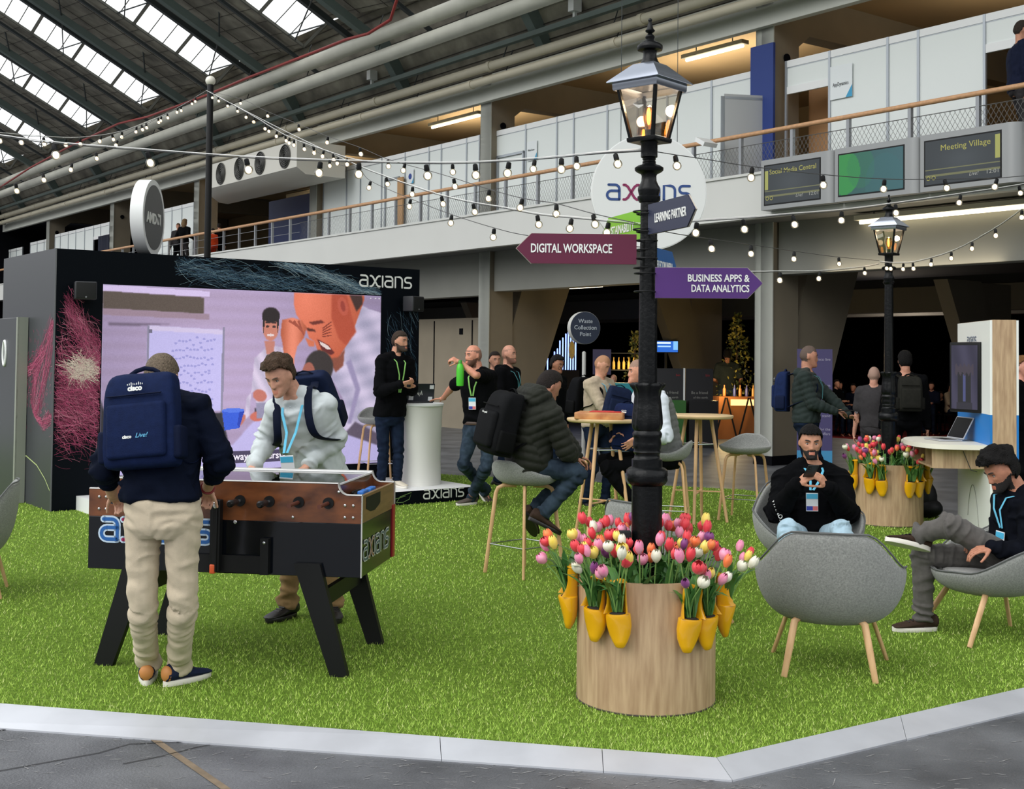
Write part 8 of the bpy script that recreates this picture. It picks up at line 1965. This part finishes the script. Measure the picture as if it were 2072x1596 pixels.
mb = MB(); a, b = f15.A['L'][0], f15.A['L'][1]; q = a.lerp(b, .86); o_ = V((-.5, -.86, 0)); mb.add([q + o_ * .052 + V((.86, -.5, 0)) * (.022 * math.cos(x)) + ZX * .035 * math.sin(x) for x in [2 * PI * i / 12 for i in range(12)]], [tuple(range(12))]); mb.v = [tuple(V(p) - f15.root.location) for p in mb.v]; mb.build('tattoo', mat('tattoo_ink', (90, 84, 86), .6), f15.root)
f16 = stander('man in black jacket with a dark backpack, back to camera beside the far lamp', 1832, 710, 0, 15.4, (.1, 1, 0), 0, hair=dict(c=(22, 20, 20), t=.014), top=C_black, legs=C_black, skin=(196, 140, 116), eyes=False, seed=38, fat=1.12)
wear(f16, 'dark olive backpack on the man in black jacket beside the far lamp', .29, .44, .17, (40, 40, 36), None, q=.60, gap=.05)
stander('ginger-haired man in dark coat at the right edge behind the kiosk', 2064, 722, 0, 14.2, (.7, -.7, 0), 0, hair=dict(c=(146, 104, 66), t=.020, quiff=.3, curl=.4), top=C_black, legs=C_black, skin=(220, 156, 136), seed=39, lanyard=(cloth('strap_wine', (120, 30, 50)), .5, False))
# people in the far dark hall
stander('small figure with glasses and pale blue lanyard standing on the red carpet', 1699, 772, 0, 37.5, (.2, -1, 0), 0, z0=-.59, hair=dict(c=(40, 34, 32), t=.01), top=C_black, legs=C_denim, lanyard=(L_cyan, .5, True), vox=.018, seed=41, arm=dict(L=(.1, .25, 1.1), R=(.1, .25, 1.12)))
def sitter(lab, px, yt, Y, face, top, skin, hair, z0=-.6, seed=1):
    c = D(px, yt, Y); fc = V(face).normalized(); lt = V((0, 0, 1)).cross(fc); b = V((c.x, Y, z0)); hz = c.z
    J = dict(pelvis=V((c.x, Y, hz - .84)), neck=V((c.x, Y, hz - .30)) + fc * .03, head=V((c.x, Y, hz - .12)) + fc * .06, hf=fc, cf=fc, pf=fc, sit=True, sleeve=.012, top_w=.02)
    for sd, sg in (('L', 1), ('R', -1)): J['w' + sd] = b + lt * sg * .12 + fc * .38 + ZX * (hz - .62 - z0); J['k' + sd] = V((c.x, Y, hz - .80)) + lt * sg * .14 + fc * .42; J['a' + sd] = V((c.x, Y, z0 + .09)) + lt * sg * .14 + fc * .40
    person(lab, b, J, skin, dict(c=hair, t=.012), .02, top, C_denimd, None, None, 1., 1., False, seed=seed, group='visitors seated in the dark hall')
for i, (px, yt, fx, lab) in enumerate(((1690, 768, .5, 'seated visitor beside the standing man with the blue lanyard in the dark hall'), (1728, 776, -.6, 'seated visitor right of the standing man with the blue lanyard in the dark hall'), (1752, 786, .7, 'seated visitor left of the far street lamp in the dark hall'), (1886, 773, -.5, 'seated visitor right of the man with the olive backpack'), (1921, 775, .6, 'seated visitor left of the kiosk screen in the dark hall'), (1905, 792, -.8, 'seated visitor lower down, left of the kiosk screen'))):
    p = D(px, yt, 36.5 + i * .3)
    sitter(lab, px, yt, 36.5 + i * .3, (fx, -.8, 0), (C_black, C_navy, C_tgrey, C_suit, C_sand, C_black)[i], ((214, 158, 130), (190, 136, 110), (206, 150, 124), (220, 164, 140), (176, 122, 98), (208, 152, 126))[i], ((50, 42, 36), (30, 26, 24), (96, 80, 62), (40, 32, 28), (26, 22, 22), (70, 58, 48))[i], seed=50 + i)
    st = thing('hall_chair', 'dark chair under the %s' % lab.replace('seated visitor', 'visitor').replace('in the dark hall', '').strip(), 'chair', (p.x, 36.5 + i * .3 + .05, -.6), 0, 'dark chairs in the far hall')
    zs = p.z - .90 + .6
    mb = MB(); mb.box((0, 0, zs - .05), (.46, .44, .05)); mb.build('seat', M_black, st); mb = MB(); mb.box((0, .24, zs + .22), (.44, .04, .5)); mb.build('backrest', M_black, st)
    for a in (-1, 1):
        for c in (-1, 1): mb = MB(); mb.cap((a * .19, c * .18, .02), (a * .19, c * .18, zs - .07), .015, n=6); mb.build('leg', M_black, st)
for px, y, lab, top in ((1243, 757, 'bald man far off beside the gold bottle rack', C_navy), (1263, 773, 'second bald man far off, lower beside the gold bottle rack', C_black)):
    stander(lab, px, y, 0, 24.6, (-.5, -.8, 0), 0, hair=dict(crop=(180, 130, 108), line=.05, bald=True), top=top, legs=C_black, vox=.016, seed=60 + px % 7)
# people on the gallery
GZ = 4.26
def gal(lab, px, yt, o_, face, **k):
    s, z = onF(px, yt, o_); p = F(s, o_, GZ); Y = p.y
    return stander(lab, px, yt, 0, Y, face, 0, z0=GZ, **k)
gal('man in navy suit jacket leaning on the gallery rail at the top right corner', 2064, 42, -.42, (.75, -.1, 0), hair=dict(c=(66, 58, 52), t=.010), top=C_suit, legs=C_tgrey, skin=(206, 148, 120), seed=71, fat=1.1, hf=(.9, -.1, -.2), lanyard=(L_cyan, .4, False), hem=-.18)
gal('woman with long blonde hair leaning on the gallery rail beside the light pole', 373, 443, -.42, (.3, .9, 0), hair=dict(c=(150, 124, 92), t=.02, long=True), top=C_black, legs=C_tgrey, vox=.016, eyes=False, seed=72, arm=dict(L=(.35, .2, 1.1), R=(.3, .1, 1.1)))
gal('person half hidden in front of the blonde woman on the gallery', 361, 452, -.35, (.2, -.9, 0), hair=dict(c=(110, 84, 60), t=.012), top=C_tgrey, legs=C_black, vox=.018, seed=73)
gal('person in dark clothes standing by the orange vest on the gallery', 444, 452, -.1, (-.4, .9, 0), hair=dict(c=(30, 26, 26), t=.014), top=C_black, legs=C_black, vox=.018, eyes=False, seed=74)
gal('person in bright orange work clothes behind the gallery rail right of the light pole', 432, 462, -.35, (-.6, .5, 0), hair=dict(c=(40, 32, 28), t=.012), top=cloth('hi_vis_orange', (226, 78, 36), .7), legs=cloth('orange_trousers', (190, 60, 36), .7), vox=.018, eyes=False, seed=75)
